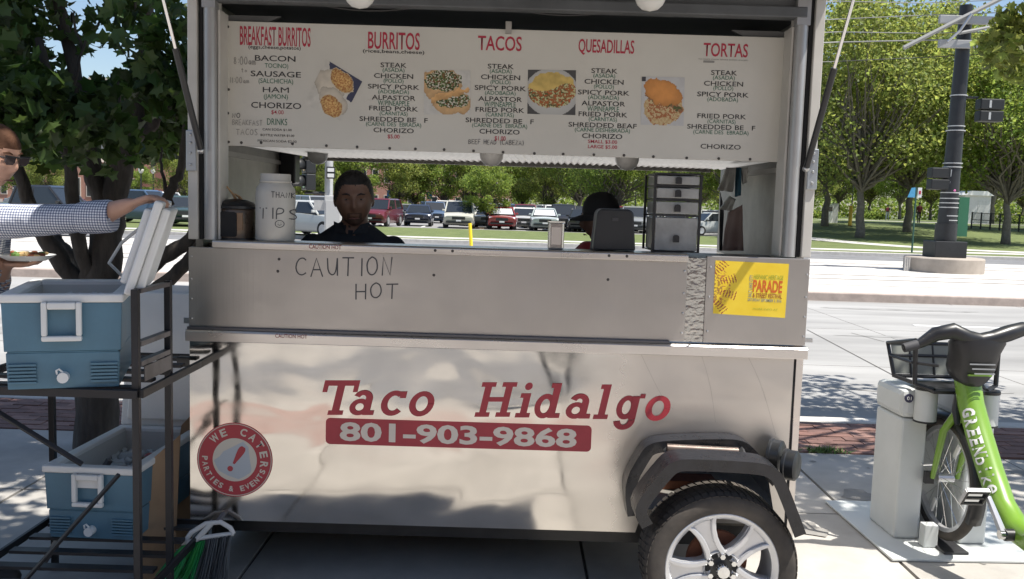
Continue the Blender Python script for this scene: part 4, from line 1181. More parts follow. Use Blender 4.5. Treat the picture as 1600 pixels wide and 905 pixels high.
# round slow cooker at the left
nx0 = at(331, 360, Y=.05).x; nx1 = at(395, 360, Y=.05).x; cx = (nx0+nx1)/2; w = (nx1-nx0)/2; NY = .105
ND = thing('slow_cooker', 'round dark slow cooker with black lid and tan spatula, beside the tip jar', 'slow cooker', (cx, NY, CZ))
m_brass = mat('brown enamel', (.075,.055,.042), .3, metal=.55, col2=(.19,.14,.10), scale=9, rvar=.1)
MB().lathe([(0,0),(w*.90,0),(w*.94,.008),(w*.96,.06),(w*.97,.118),(w*.93,.124),(0,.124)], 36, (cx,NY,CZ)).build('body', m_brass, ND, smooth=True)
MB().lathe([(w*.95,.1245),(w*1.02,.126),(w*1.02,.136),(w*.94,.140)], 36, (cx,NY,CZ), closed=True).build('rim', m_blackp, ND, smooth=True)
MB().lathe([(w*.95,.1405),(w*.8,.152),(w*.45,.162),(0,.166)], 36, (cx,NY,CZ)).build('lid', m_blackp, ND, smooth=True)
MB().prism(rrect0(cx-w*.52, cx+w*.30, CZ+.012, CZ+.112, .01), NY-w*.985, NY-w*.86).build('front_panel', m_dark, ND)  # dark reflection on the round body, put in as a dark piece
for s_ in (-1, 1): MB().box(cx-.11*w+s_*w*.55-.011, cx-.11*w+s_*w*.55+.011, NY-w*.93, NY-w*.80, CZ+.04, CZ+.11).build('side_reflection', mat('tan reflection', (.24,.15,.09), .45), ND)  # tan reflections on either side, painted as strips
MB().lathe([(0,0),(w*.98,0),(w*.98,.006),(0,.006)], 30, (cx,NY,CZ-.0)).build('foot', m_blackp, ND)
MB().tube([(cx+.0,NY,CZ+.160),(cx-.012,NY-.01,CZ+.185),(cx-.034,NY-.02,CZ+.215)], [.012,.010,.007], 8, flat=.35).build('spatula', mat('tan wood', (.5,.32,.18), .7), ND, smooth=True)
MB().tube([(cx+.022,NY,CZ+.160),(cx+.012,NY-.01,CZ+.176),(cx-.002,NY-.02,CZ+.186)], [.014,.012,.006], 8, flat=.35).build('spatula', mat('tan wood', (.5,.32,.18), .7), ND, smooth=True)
# tip jar
jx0 = at(399, 330, Y=.06).x; jx1 = at(460, 330, Y=.06).x; jx = (jx0+jx1)/2; jr = (jx1-jx0)/2; JY = .07
jh = at(430, 272, Y=JY).z - CZ
J = thing('tip_jar', 'white plastic tip jar lettered THANK TIPS with a smiley', 'jar', (jx, JY, CZ))
m_jar = mat('milky plastic', (.52,.50,.45), .4, var=.05, scale=6)
MB().lathe([(0,0),(jr*.94,0),(jr,.008),(jr,jh*.28),(jr*1.0,jh*.70),(jr*.96,jh*.78),(jr*.80,jh*.855),(jr*.76,jh*.87),(jr*.76,jh*.985),(jr*.74,jh),(jr*.68,jh*.99),(jr*.68,jh*.6),(0,jh*.6)], 36, (jx, JY, CZ)).build('body', m_jar, J, smooth=True, angle=60)
MB().lathe([(jr*.80,jh*.872),(jr*.82,jh*.885),(jr*.80,jh*.9)], 36, (jx, JY, CZ)).build('neck_ring', m_jar, J, smooth=True)
def onjar(v):
    dx = (v.x - jx)/jr; dx = max(-.97, min(.97, dx)); k = JY - .0006 - v.y*0
    return Vector((v.x, JY - math.sqrt(max(.0009, 1-dx*dx))*(jr+.0012), v.z))
for (s, u0, u1, vb, h, lw) in (('THANK', 425, 456, 309, 9, 1.1), ('TIPS', 405, 459, 342, 17, 1.7)):
    a = at(u0, vb, Y=0); b = at(u1, vb, Y=0); handwrite('handwriting', s, a.x, b.x, a.z, h*S0, 0, lw*S0, m_pen, J, post=onjar)
sm = MB(); q = at(437, 350, Y=0)
sm.ribbon([(q.x+.016*math.cos(R(a)), q.z+.014*math.sin(R(a))) for a in range(0, 361, 24)], .0028, 0)
sm.ribbon([(q.x-.007, q.z-.002), (q.x, q.z-.006), (q.x+.007, q.z-.002)], .0024, 0); 
for s_ in (-1, 1): sm.ribbon([(q.x+s_*.005, q.z+.005), (q.x+s_*.005, q.z+.002)], .002, 0)
sm.v = [onjar(v) for v in sm.v]; sm.build('smiley', m_pen, J, recalc=False)
# steel canister
q = at(868, 385, Y=.05); CT = thing('steel_canister', 'small square stainless canister on the counter ledge', 'canister', (q.x, .05, CZ))
hh_ = at(868, 346, Y=.05).z - CZ; w = 12.5*S0
MB().box(q.x-w, q.x+w, .015, .085, CZ, CZ+hh_).build('body', steel('canister steel', (.6,.59,.57), .2, .002, 8), CT, bevel=.008)
MB().box(q.x-w*.6, q.x+w*.6, .0125, .0148, CZ+.02, CZ+hh_*.8).build('front_panel', m_trim, CT)
MB().tube([(q.x-w,.015,CZ+hh_),(q.x+w,.015,CZ+hh_),(q.x+w,.085,CZ+hh_),(q.x-w,.085,CZ+hh_),(q.x-w,.015,CZ+hh_)], .003, 6).build('rim', m_chrome, CT)
# black upright terminal
q0 = at(925, 388, Y=.07); q1 = at(991, 388, Y=.07); hz = at(958, 327, Y=.07).z - CZ; cx = (q0.x+q1.x)/2; w = (q1.x-q0.x)/2
BK = thing('napkin_stand', 'black rounded upright napkin holder in front of the capped person', 'napkin holder', (cx, .07, CZ))
def rrect(x0, x1, z0, z1, r, top_in=0, n=5):
    P = []
    for (cx_, cz_, a0) in ((x1-r-top_in, z1-r, 0), (x0+r+top_in, z1-r, 90)):
        for k in range(n+1): a = R(a0+90*k/n); P.append((cx_+r*math.cos(a), cz_+r*math.sin(a)))
    return P + [(x0, z0), (x1, z0)]
MB().prism(rrect(cx-w, cx+w, CZ+.004, CZ+hz, .025, .012), .03, .11).build('shell', mat('black plastic', (.02,.021,.022), .45, var=.2), BK, bevel=.006)
MB().prism(rrect(cx-w*1.05, cx+w*1.05, CZ, CZ+hz*1.012, .027, .012), .1105, .118).build('back_plate', mat('grey plastic', (.2,.2,.2), .5), BK)
MB().box(cx-.012, cx+.012, .0265, .0296, CZ+hz*.72, CZ+hz*.80).build('emblem', mat('dark emblem', (.05,.05,.055), .3), BK)
# drawers
q0 = at(1017, 390, Y=.10); q1 = at(1092, 390, Y=.10); hz = at(1055, 272, Y=.10).z - CZ
DR = thing('drawer_unit', 'black framed plastic drawer tower with four clear drawers', 'drawers', ((q0.x+q1.x)/2, .2, CZ))
fr = MB(); x0, x1 = q0.x, q1.x; y0, y1 = .09, .36; zz = [0, .47, .67, .845, 1.0]
for xx in (x0, x1-.010):
    for yy in (y0, y1-.010): fr.box(xx, xx+.010, yy, yy+.010, CZ, CZ+hz)
for t in zz: fr.box(x0+.0101, x1-.0101, y0, y1, CZ+hz*t-(.0 if t == 0 else .004), CZ+hz*t+.004)
fr.build('frame', m_blackp, DR)
m_clear = mat('cloudy plastic', (.36,.36,.345), .3, trans=.3, col2=(.52,.52,.5), scale=16)
for a, b in zip(zz, zz[1:]):
    d = MB().box(x0+.0115, x1-.0115, y0+.002, y1-.02, CZ+hz*a+.006, CZ+hz*b-.008).build('drawer', m_clear, DR, bevel=.004)
    zc_ = CZ+hz*((a+b)/2) if b-a < .3 else CZ+hz*(a+.18)
    MB().prism(rrect((x0+x1)/2-.012, (x0+x1)/2+.012, zc_-.016, zc_+.014, .010), y0-.012, y0+.0015).build('handle', m_blackp, d)
# apron and papers hanging at the right wall
AP = thing('hanging_apron', 'pale apron and plastic bags hanging inside the right wall', 'apron', (1.15, .55, 1.43))
cl = MB(); n_ = 14; rs = random.Random(9)
def cloth(P0, P1, P2, P3, nu, nv, amp, seed, nm, m_):
    mb = MB(); vs = []; fs = []
    for j in range(nv+1):
        for i in range(nu+1):
            u = i/nu; v = j/nv; p = Vector(P0).lerp(Vector(P1), u).lerp(Vector(P3).lerp(Vector(P2), u), v)
            f = math.sin(u*11+seed+v*2)*amp*(.3+v) + noise.noise(Vector((u*3, v*3, seed)))*amp
            vs.append(p + Vector((f*.5, f, 0)))
    for j in range(nv):
        for i in range(nu): fs.append((j*(nu+1)+i, j*(nu+1)+i+1, (j+1)*(nu+1)+i+1, (j+1)*(nu+1)+i))
    mb._add(vs, fs); o = mb.build(nm, m_, AP, smooth=True, recalc=False, angle=180)
    sd = o.modifiers.new('thick', 'SOLIDIFY'); sd.thickness = .002
cloth(at(1135,262,Y=.85), at(1150,262,Y=.62), at(1144,300,Y=.62), at(1122,298,Y=.85), 8, 8, .015, 2, 'plastic_bag', mat('white plastic bag', (.62,.60,.56), .5, trans=.3))
cloth(at(1150,262,Y=.70), at(1158,262,Y=.6), at(1158,305,Y=.6), at(1149,308,Y=.70), 6, 8, .01, 3, 'blue_cloth', mat('blue cloth', (.06,.17,.25), .8))
cloth(at(1158,262,Y=.62), at(1170,262,Y=.5), at(1168,285,Y=.5), at(1160,288,Y=.62), 6, 6, .01, 5, 'paper', mat('pale paper', (.55,.54,.5), .7))
cloth(at(1140,306,Y=.8), at(1150,312,Y=.66), at(1142,330,Y=.66), at(1123,327,Y=.8), 6, 6, .01, 7, 'paper', mat('pale paper', (.55,.54,.5), .7))
cloth(at(1138,332,Y=.72), at(1160,320,Y=.55), at(1163,392,Y=.55), at(1128,392,Y=.72), 8, 10, .012, 11, 'apron', mat('pinkish apron', (.36,.25,.22), .85, var=.1))
cloth(at(1126,300,Y=.9), at(1131,330,Y=.86), at(1129,392,Y=.86), at(1124,392,Y=.9), 4, 8, .01, 4, 'dark_strap', mat('dark strap', (.06,.06,.07), .8))

# ================================================================== CART, COOLERS
m_cart = mat('black cart steel', (.022,.022,.025), .45, metal=.3, var=.35, scale=7, rvar=.15)
m_cartw = mat('worn cart steel', (.16,.15,.15), .4, metal=.5, var=.4, scale=7)
CRT = thing('utility_cart', 'black angle-iron two-shelf cart holding the blue coolers', 'cart', (-1.5, -.3, 0))
def bar(nm, a, b, r=.014, m_=m_cart): MB().tube([a, b], r*1.25, 4).build(nm, m_, CRT, bevel=.002)
cxl, cxr, cyf, cyb = -1.87, -1.225, -.56, -.27
SH1, SH2 = .955, .235
for (x, y, zt) in ((cxr, cyf, 1.30), (cxr, cyb, 1.305), (cxl, cyf, 1.0), (cxl, .12, 1.0), (cxr, .12, 1.0)):
    MB().box(x-.012, x+.012, y-.012, y+.012, 0.0, zt).build('post', m_cart, CRT, bevel=.002)
for z in (SH1, SH2):
    for (a0, a1, b0, b1) in ((cxl-.014, cxr+.014, cyf-.030, cyf-.0145), (cxl-.014, cxr+.014, .1345, .150), (cxl-.03, cxl-.0145, cyf-.0145, .134), (cxr+.0145, cxr+.03, cyf-.0145, .134)):
        MB().box(a0, a1, b0, b1, z-.03, z).build('shelf_edge', m_cart, CRT, bevel=.002)
    for k in range(5):
        yy = cyf + .04 + k*.145; MB().box(cxl+.0145, cxr-.0145, yy-.022, yy+.022, z-.012, z).build('shelf_slat', m_cart, CRT)
MB().box(cxr-.013, cxr+.013, cyf+.0145, cyb-.0145, 1.285, 1.30).build('rail', m_cartw, CRT)
MB().box(cxr-.013, cxr+.013, cyf+.0145, cyb-.0145, 1.10, 1.118).build('rail', m_cartw, CRT)
MB().box(cxr-.013, cxr+.013, cyf+.0145, cyb-.0145, 1.03, 1.048).build('rail', m_cartw, CRT)
MB().box(cxr+.0145, cxr+.018, cyf+.03, cyb-.02, .975, 1.028).build('side_plate', m_cartw, CRT)
bar('brace', (cxl+.05, cyf+.005, SH1-.03), (cxl+.42, cyf+.07, .66), .009); bar('brace', (cxl+.02, cyf-.03, SH2-.25), (cxr-.05, cyf-.03, .66), .007)
bar('brace', (cxl-.02, .05, .05), (cxl+.25, .10, .5), .012, m_cartw)
MB().tube([(cxl, cyf, .11), (cxr, cyf, .11)], .012, 6).build('foot_rail', m_cart, CRT)
m_cool = mat('blue cooler plastic', (.085,.185,.255), .45, var=.16, scale=5, detail=8, rvar=.08)
m_coolw = mat('white cooler plastic', (.72,.72,.70), .42, var=.05, scale=5)
m_liner = mat('cooler liner', (.55,.55,.52), .5)
def cooler(root, w, l, h, lid_deg, lid_side='right'):
    """local: end with the spout faces -Y, stands on z=0; parts parented with identity"""
    def P(mb, nm, m_, par=root, **k):
        o = mb.build(nm, m_, None, **k); o.parent = par; return o
    t = .03; a = w/2; b = w/2*.93
    body = MB()
    def shell(z0, z1, i0, i1, y_in0, y_in1):
        body.hexa([(-i0,y_in0,z0),(i0,y_in0,z0),(i0,l-y_in0,z0),(-i0,l-y_in0,z0)], [(-i1,y_in1,z1),(i1,y_in1,z1),(i1,l-y_in1,z1),(-i1,l-y_in1,z1)])
    # outer walls (open on top)
    zr = h*.42
    for (z0, z1, i0, i1, e0, e1) in ((0, zr, b, b+.004, .012, .010), (zr+.006, h, b+.008, a, .004, 0)):
        o0 = [(-i0,e0,z0),(i0,e0,z0),(i0,l-e0,z0),(-i0,l-e0,z0)]; o1 = [(-i1,e1,z1),(i1,e1,z1),(i1,l-e1,z1),(-i1,l-e1,z1)]
        i_0 = [(-i0+t,e0+t,z0),(i0-t,e0+t,z0),(i0-t,l-e0-t,z0),(-i0+t,l-e0-t,z0)]; i_1 = [(-i1+t,e1+t,z1),(i1-t,e1+t,z1),(i1-t,l-e1-t,z1),(-i1+t,l-e1-t,z1)]
        vs = o0+o1+i_0+i_1; fs = []
        for k in range(4):
            k2 = (k+1) % 4
            fs += [(k,k2,4+k2,4+k), (8+k2,8+k,12+k,12+k2), (4+k,4+k2,12+k2,12+k), (k2,k,8+k,8+k2)]
        body._add(vs, fs)
    body.box(-b+.01, b-.01, .02, l-.02, .0, .02)
    body.box(-b+.0, b-.0, .008, l-.008, zr+.0003, zr+.0057)
    P(body, 'body', m_cool, bevel=.006)
    # ribbed corner panels
    for s_ in (-1, 1):
        for k in range(6):
            P(MB().box(s_*b*.98 - s_*.0, s_*(b*.98-.085), .001, .0105, .02+k*.012, .027+k*.012), 'rib', m_cool)
    # white rim
    rim = MB()
    for (x0, x1, y0, y1) in ((-a-.008, a+.008, -.008, .035), (-a-.008, a+.008, l-.035, l+.008), (-a-.008, -a+.035, .0352, l-.0352), (a-.035, a+.008, .0352, l-.0352)):
        rim.box(x0, x1, y0, y1, h+.0005, h+.03)
    P(rim, 'rim', m_coolw, bevel=.007)
    ln = MB(); i1 = a - t
    for (x0, x1, y0, y1) in ((-i1, i1, t+.0, t+.008), (-i1, i1, l-t-.008, l-t), (-i1, -i1+.008, t+.0082, l-t-.0082), (i1-.008, i1, t+.0082, l-t-.0082)): ln.box(x0, x1, y0, y1, .03, h+.012)
    P(ln, 'liner', m_liner)
    # swing handle
    hd = MB()
    hw2, ht = .062, .125
    for (x0, x1, z0, z1) in ((-hw2, -hw2+.018, h-.11, h+.005), (hw2-.018, hw2, h-.11, h+.005), (-hw2, hw2, h-.128, h-.1102), (-hw2+.0182, hw2-.0182, h-.02, h+.004)):
        hd.box(x0, x1, -.03, -.0085, z0, z1)
    P(hd, 'handle', m_coolw, bevel=.005)
    # spout
    P(MB().cyl((.0, .012, h*.14), (.0, -.022, h*.14), .018, n=16), 'drain_spout', m_coolw, smooth=True)
    P(MB().tube([(.0,-.012,h*.14+.018), (-.012,-.014,h*.14+.03), (-.02,-.014,h*.14+.025), (-.018,-.012,h*.14+.012)], .0035, 6), 'spout_strap', m_coolw)
    # lid
    lt = .06
    lid = MB()
    s_ = 1 if lid_side == 'right' else -1
    if lid_side == 'right':
        lid.M = Matrix.Translation((a+.004, 0, h+.03)) @ Matrix.Rotation(R(lid_deg), 4, 'Y')
        W_ = w*.9; lid.box(-W_-.008, 0, -.008, l+.008, .0, .03); lid.box(-W_+.03, -.03, .03, l-.03, -.025, -.0003); lid.box(-W_+.01, -.015, .012, l-.012, .0303, lt)
    else:
        lid.M = Matrix.Translation((0, l, h+.03)) @ Matrix.Rotation(R(lid_deg), 4, 'X')
        lid.box(-a-.008, a+.008, -l-.008, 0, .0, .03); lid.box(-a+.03, a-.03, -l+.03, -.03, -.025, -.0003); lid.box(-a+.012, a-.012, -l+.012, -.015, .0303, lt)
    P(lid, 'lid', m_coolw, bevel=.008)
    return root
K1 = thing('cooler', 'blue cooler on the cart top whose white lid is held open', 'cooler', (-1.455, -.60, SH1+.001), R(18))
cooler(K1, .37, .56, .295, 108)
ic = MB(); rs = random.Random(14)
for _ in range(200):
    c = Vector((rs.uniform(-.13,.13), rs.uniform(.05,.5), .24 + rs.uniform(0,.03))); ic.M = Matrix.Translation(c) @ Matrix.Rotation(rs.uniform(0,3), 4, Vector((rs.random(), rs.random(), rs.random())).normalized()); ic.box(-.014,.014,-.012,.012,-.01,.01)
ic.M = None; ic.box(-.143,.143,.045,.515,.03,.235)
o = stuff(ic.build('ice', mat('ice', (.62,.65,.66), .2, trans=.2))); o.location = K1.location; o.rotation_euler = K1.rotation_euler; tag(o, 'bright ice filling the upper cooler', 'ice')
st = MB().tube([(.15, .5, .33), (.10, .42, .40), (.15, .36, .48), (.24, .33, .56)], .006, 6).build('lid_strap', m_coolw); st.parent = K1
K2 = thing('cooler', 'open blue cooler of iced drinks on the cart bottom shelf', 'cooler', (-1.60, -.12, SH2+.001), R(-2))
cooler(K2, .37, .66, .27, -100, 'back')
for i in range(9):   # ice and drink bottles inside
    rs = random.Random(i); z = .2 + rs.uniform(-.01, .02)
    x = rs.uniform(-.1, .1); y = .12 + i*.05; a_ = rs.uniform(-1, 1)
    d = Vector((math.cos(a_), math.sin(a_), .15))
    b_ = MB().capsule((x, y, z), Vector((x, y, z)) + d*.08, .026, .018)
    o = b_.build('drink_bottle', [mat('drink red', (.3,.03,.02), .3), mat('drink clear', (.4,.42,.42), .15), mat('drink brown', (.1,.04,.02), .25)][i % 3], None, smooth=True)
    o.location = K2.location; tag(o, ['red drink bottle lying in the lower cooler', 'clear water bottle lying in the lower cooler', 'brown drink bottle lying in the lower cooler'][i % 3], 'bottle', 'drinks in the lower cooler')
ib = MB(); rs = random.Random(4)
for _ in range(220):
    c = Vector((rs.uniform(-.14,.14), rs.uniform(.05,.6), .17 + rs.uniform(0,.025))); ib.M = Matrix.Translation(c) @ Matrix.Rotation(rs.uniform(0,3), 4, Vector((rs.random(), rs.random(), rs.random())).normalized()); ib.box(-.013,.013,-.012,.012,-.01,.01)
ib.M = None; ib.box(-.14,.14,.05,.6,.03,.165)
o = stuff(ib.build('ice', mat('ice', (.5,.54,.55), .15, trans=.2))); o.location = K2.location; tag(o, 'crushed ice filling the lower cooler', 'ice')
def sticker(root, h):
    o = MB().box(-.05, .05, -.0115, -.0088, h*.80, h*.93).build('white_label', m_coolw); o.parent = root
sticker(K2, .27)

# teal bin and cardboard behind the cart, in front of the trailer's left end
q = at(273, 700, Y=.9)
BIN = thing('trash_bin', 'teal round plastic bin left of the trailer', 'bin', (q.x, .9, 0))
zt_ = at(273, 596, Y=.9).z; rb_ = .16
m_teal = mat('teal plastic', (.05,.13,.16), .5, var=.1)
MB().lathe([(0,.0),(rb_*.78,0),(rb_*.98,zt_-.05),(rb_*.94,zt_-.05),(rb_*.74,.02),(0,.02)], 28, (q.x,.9,0)).build('body', m_teal, BIN, smooth=True)
MB().lathe([(rb_*.96,zt_-.05),(rb_*1.06,zt_-.05),(rb_*1.06,zt_),(rb_*.97,zt_)], 28, (q.x,.9,0), closed=True).build('rim', m_teal, BIN, smooth=True)
m_card = mat('cardboard', (.30,.20,.12), .9, var=.15, scale=5)
for (u0, u1, v0, v1, Y, lean, lab) in ((252,290,645,845,.35,.12,'tall flat brown cardboard sheet leaning beside the trailer'), (212,262,690,800,-.02,.05,'small bent cardboard piece behind the cart post')):
    a = at(u0, v1, Y=Y); b = at(u1, v0, Y=Y); z0 = max(.003, a.z)
    cb = MB().hexa([(a.x,Y,0.003),(b.x,Y+.06,0.003),(b.x,Y+.066,0.003),(a.x,Y+.006,0.003)], [(a.x+.05,Y+lean,b.z-.09),(b.x+.01,Y+.06+lean,b.z),(b.x+.01,Y+.066+lean,b.z),(a.x+.05,Y+.006+lean,b.z-.09)]).build('cardboard_sheet', m_card)
    tag(cb, lab, 'cardboard')
# broom under the trailer edge
BR = thing('broom', 'angled broom with green and grey bristles and white head under the trailer', 'broom', tuple(at(310, 900, Y=-.05))[:2] + (0,))
Yb = -.06
m_bw = mat('white broom plastic', (.6,.6,.58), .4)
def pq(u, v): p = at(u, v, Y=Yb); return p
top = [pq(286,851), pq(299,832), pq(322,818), pq(345,816), pq(360,825), pq(365,834)]
low = [pq(365,834), pq(340,837), pq(312,841), pq(286,851)]
MB().tube(top, .010, 8).build('head_frame', m_bw, BR, smooth=True)
MB().tube(low, .010, 8).build('head_bar', m_bw, BR, smooth=True)
MB().tube([pq(306,845), pq(330,818)], .012, 8).build('head_rib', m_bw, BR, smooth=True)
MB().tube([pq(340,816), pq(350,780)+Vector((0,.5,0)), pq(352,760)+Vector((0,1.0,0))], .011, 8).build('handle', mat('broom handle', (.1,.1,.11), .5), BR)
def bristles(u0, v0, u1, v1, w0, x0, w1, x1, nm, m_, n=150):
    mb = MB(); rs = random.Random(hash_str(nm)+n)
    for i in range(n):
        t = rs.random(); a = pq(u0+(u1-u0)*t, v0+(v1-v0)*t) + Vector((0, rs.uniform(-.02,.02), 0))
        s = max(0, min(1, t + rs.uniform(-.05, .05)))
        b = pq(w0+(w1-w0)*s, x0+(x1-x0)*s) + Vector((0, rs.uniform(-.05,.05), rs.uniform(-.01,.02)))
        b.z = max(.002, b.z)
        mb.tube([a, a.lerp(b,.55)+Vector((rs.uniform(-.006,.006),0,0)), b], [.003,.003,.0022], 3, cap=False)
    return stuff(mb.build(nm, m_, BR))
bristles(286,851,322,843,245,905,306,912,'green_bristles', mat('green bristle', (.03,.32,.10), .6, island=.3))
bristles(323,842,362,835,307,912,356,905,'grey_bristles', mat('grey bristle', (.09,.10,.11), .6, island=.3))

# ================================================================== BICYCLE AND DOCK
m_dock = mat('dock grey paint', (.56,.58,.57), .4, var=.06, scale=4, rvar=.08)
m_dockd = mat('dock black', (.02,.02,.022), .5)
HD = Vector((math.sin(R(-2)), math.cos(R(-2)), 0)); SD = Vector((HD.y, -HD.x, 0))   # heading (away), right-hand side
fw = at(1476, 748, Y=.72); fw.z = .345; WR = .30
BIK = thing('bicycle', 'lime green share bicycle with black handlebar and front basket', 'bicycle', (fw.x, fw.y, 0))
def bp(back, side, z): return Vector((fw.x, fw.y, 0)) - HD*back + SD*side + Vector((0,0,z))
FZ = fw.z
m_lime = mat('lime paint', (.165,.31,.03), .34, coat=.35, var=.04, scale=3)
m_bpl = mat('bike black', (.018,.018,.02), .38, rvar=.1, var=.2)
def bwheel(back, nm):
    Wl = bpy.data.objects.new(nm, None); COL.objects.link(Wl); c = bp(back, 0, FZ); Wl.location = c; Wl.parent = BIK; Wl.matrix_parent_inverse = BIK.matrix_basis.inverted()
    M_ = Matrix(((SD.x, HD.x, 0, c.x), (SD.y, HD.y, 0, c.y), (0, 0, 1, c.z), (0,0,0,1)))
    t = MB(); t.M = M_
    n = 48
    t.tube([(0, (WR-.022)*math.cos(2*PI*k/n), (WR-.022)*math.sin(2*PI*k/n)) for k in range(n+1)], .024, 10, cap=False, up=(1,0,0)); t.build('tyre', m_rub, Wl, smooth=True, angle=180)
    t = MB(); t.M = M_; t.lathe([(WR-.060,-.012),(WR-.040,-.014),(WR-.040,.014),(WR-.060,.012)], n, axis='X', closed=True); t.build('rim', m_alu, Wl, smooth=True)
    t = MB(); t.M = M_; t.cyl((-.04,0,0), (.04,0,0), .022, n=16); t.build('hub', m_alu, Wl, smooth=True)
    for k in range(28):
        a = 2*PI*k/28; b = a + (.5 if k % 2 else -.5); sx = .03 if k % 2 else -.03
        t = MB(); t.M = M_; t.tube([(sx, .02*math.cos(b), .02*math.sin(b)), (0, (WR-.055)*math.cos(a), (WR-.055)*math.sin(a))], .0014, 4, cap=False); t.build('spoke', m_chrome, Wl)
    for k in (1, 4):
        a = R(-62 if k == 1 else 120); t = MB(); t.M = M_ @ Matrix.Rotation(a, 4, 'X'); t.box(-.006,.006, .145,.225,-.011,.011); t.build('reflector', mat('white reflector', (.7,.7,.68), .3), Wl, bevel=.003)
bwheel(0, 'front_wheel'); bwheel(1.06, 'rear_wheel')
def arc(back, r, a0, a1, side=0, n=16): return [bp(back - r*math.cos(R(a0+(a1-a0)*k/n)), side, FZ + r*math.sin(R(a0+(a1-a0)*k/n))) for k in range(n+1)]
# front mudguard (black) hugging the rear upper part of the wheel
def guard(back, a0, a1, nm):
    mb = MB(); P = arc(back, WR+.018, a0, a1); vs = []; fs = []
    for p in P:
        rad = (p - bp(back, 0, FZ)).normalized()
        for s_, d_ in ((-.032,-.02),(-.026,0),(0,.006),(.026,0),(.032,-.02)): vs.append(p + SD*s_ + rad*d_)
    for i in range(len(P)-1):
        for k in range(4): fs.append((i*5+k, i*5+k+1, (i+1)*5+k+1, (i+1)*5+k))
    mb._add(vs, fs); o = mb.build(nm, m_bpl, BIK, smooth=True, recalc=False, angle=180); sd = o.modifiers.new('thick', 'SOLIDIFY'); sd.thickness = .004
guard(0, 70, 205, 'front_mudguard'); guard(1.06, -20, 190, 'rear_mudguard')
# fork and head
head0, head1 = bp(.12, 0, .70), bp(.165, 0, .80)
for s_ in (-1, 1):
    MB().tube([head0 + SD*s_*.03, bp(.07, s_*.062, .60), bp(0, s_*.062, FZ)], [.02,.018,.012], 10).build('fork_blade', m_lime, BIK, smooth=True)
MB().tube([bp(.10, 0, .665), bp(.13, 0, .78), bp(.15, 0, .87)], [.042,.045,.045], 14).build('head_tube', m_lime, BIK, smooth=True)
MB().box(-.022,.022,-.012,.012,-.03,.03).build('dynamo', m_bpl, BIK).location = bp(-.01, -.075, FZ)
# big swept down tube, then up to the seat post
DT = [bp(.13, 0, .87), bp(.18, 0, .755), bp(.27, 0, .63), bp(.38, 0, .495), bp(.49, 0, .375), bp(.60, 0, .31), bp(.72, 0, .30), bp(.80, 0, .36)]
MB().tube(DT, [.058,.058,.058,.056,.055,.057,.055,.048], 18, up=(1,0,0)).build('down_tube', m_lime, BIK, smooth=True)
MB().tube([bp(.12, -.03, .795), bp(.15, -.052, .72), bp(.18, -.057, .655)], [.018,.02,.012], 8).build('cable_channel', m_bpl, BIK, smooth=True)
MB().tube([bp(.76, 0, .30), bp(.84, 0, .55), bp(.87, 0, .70)], [.04,.034,.03], 12).build('seat_tube', m_lime, BIK, smooth=True)
MB().tube([bp(.87, 0, .69), bp(.90, 0, .88)], .014, 10).build('seat_post', m_alu, BIK, smooth=True)
sd_ = MB(); sd_.M = Matrix.Translation(bp(.92, 0, .92)); sd_.ell((0,-.03,0), (.10,.10,.03)); sd_.ell((0,.09,0), (.035,.12,.025)); sd_.build('saddle', m_bpl, BIK, smooth=True)
for s_ in (-1, 1): MB().tube([bp(.76, s_*.05, .31), bp(1.06, s_*.07, FZ)], .016, 8).build('chain_stay', m_lime, BIK)
# cranks and pedals
bb_ = bp(.66, 0, .305)
MB().cyl(bb_ + SD*-.085, bb_ + SD*.085, .026, n=16).build('bottom_bracket', m_bpl, BIK, smooth=True)
for s_, up_ in ((-1, 1), (1, -1)):
    end = bb_ + SD*s_*.10 + HD*up_*.115 + Vector((0,0,up_*.125))
    cr_ = MB().tube([bb_ + SD*s_*.09, end], [.017,.012], 8); cr_.build('crank', m_alu, BIK, smooth=True)
    MB().cyl(bb_ + SD*s_*.085, bb_ + SD*s_*.108, .019, n=14).build('crank_bolt', m_chrome, BIK, smooth=True)
    pc_ = end + SD*s_*.06; pd = MB()
    Mp = Matrix(((SD.x, HD.x, 0, pc_.x), (SD.y, HD.y, 0, pc_.y), (0,0,1,pc_.z), (0,0,0,1))) @ Matrix.Rotation(R(-55), 4, 'X')
    pd.M = Mp
    for (x0,x1,y0,y1) in ((-.05,.05,-.045,-.033),(-.05,.05,.033,.045),(-.05,-.04,-.0328,.0328),(.04,.05,-.0328,.0328),(-.039,.039,-.006,.006)): pd.box(x0,x1,y0,y1,-.011,.011)
    pe = pd.build('pedal', m_bpl, BIK, bevel=.002)
    pg = MB(); pg.M = Mp
    for y in (-.046, .0455): pg.box(-.048,.048,y-.0012,y+.0012,-.009,.009)
    for x in (-.051, .0505): pg.box(x-.0012,x+.0012,-.042,.042,-.009,.009)
    pg.build('pedal_grip', m_alu, pe)
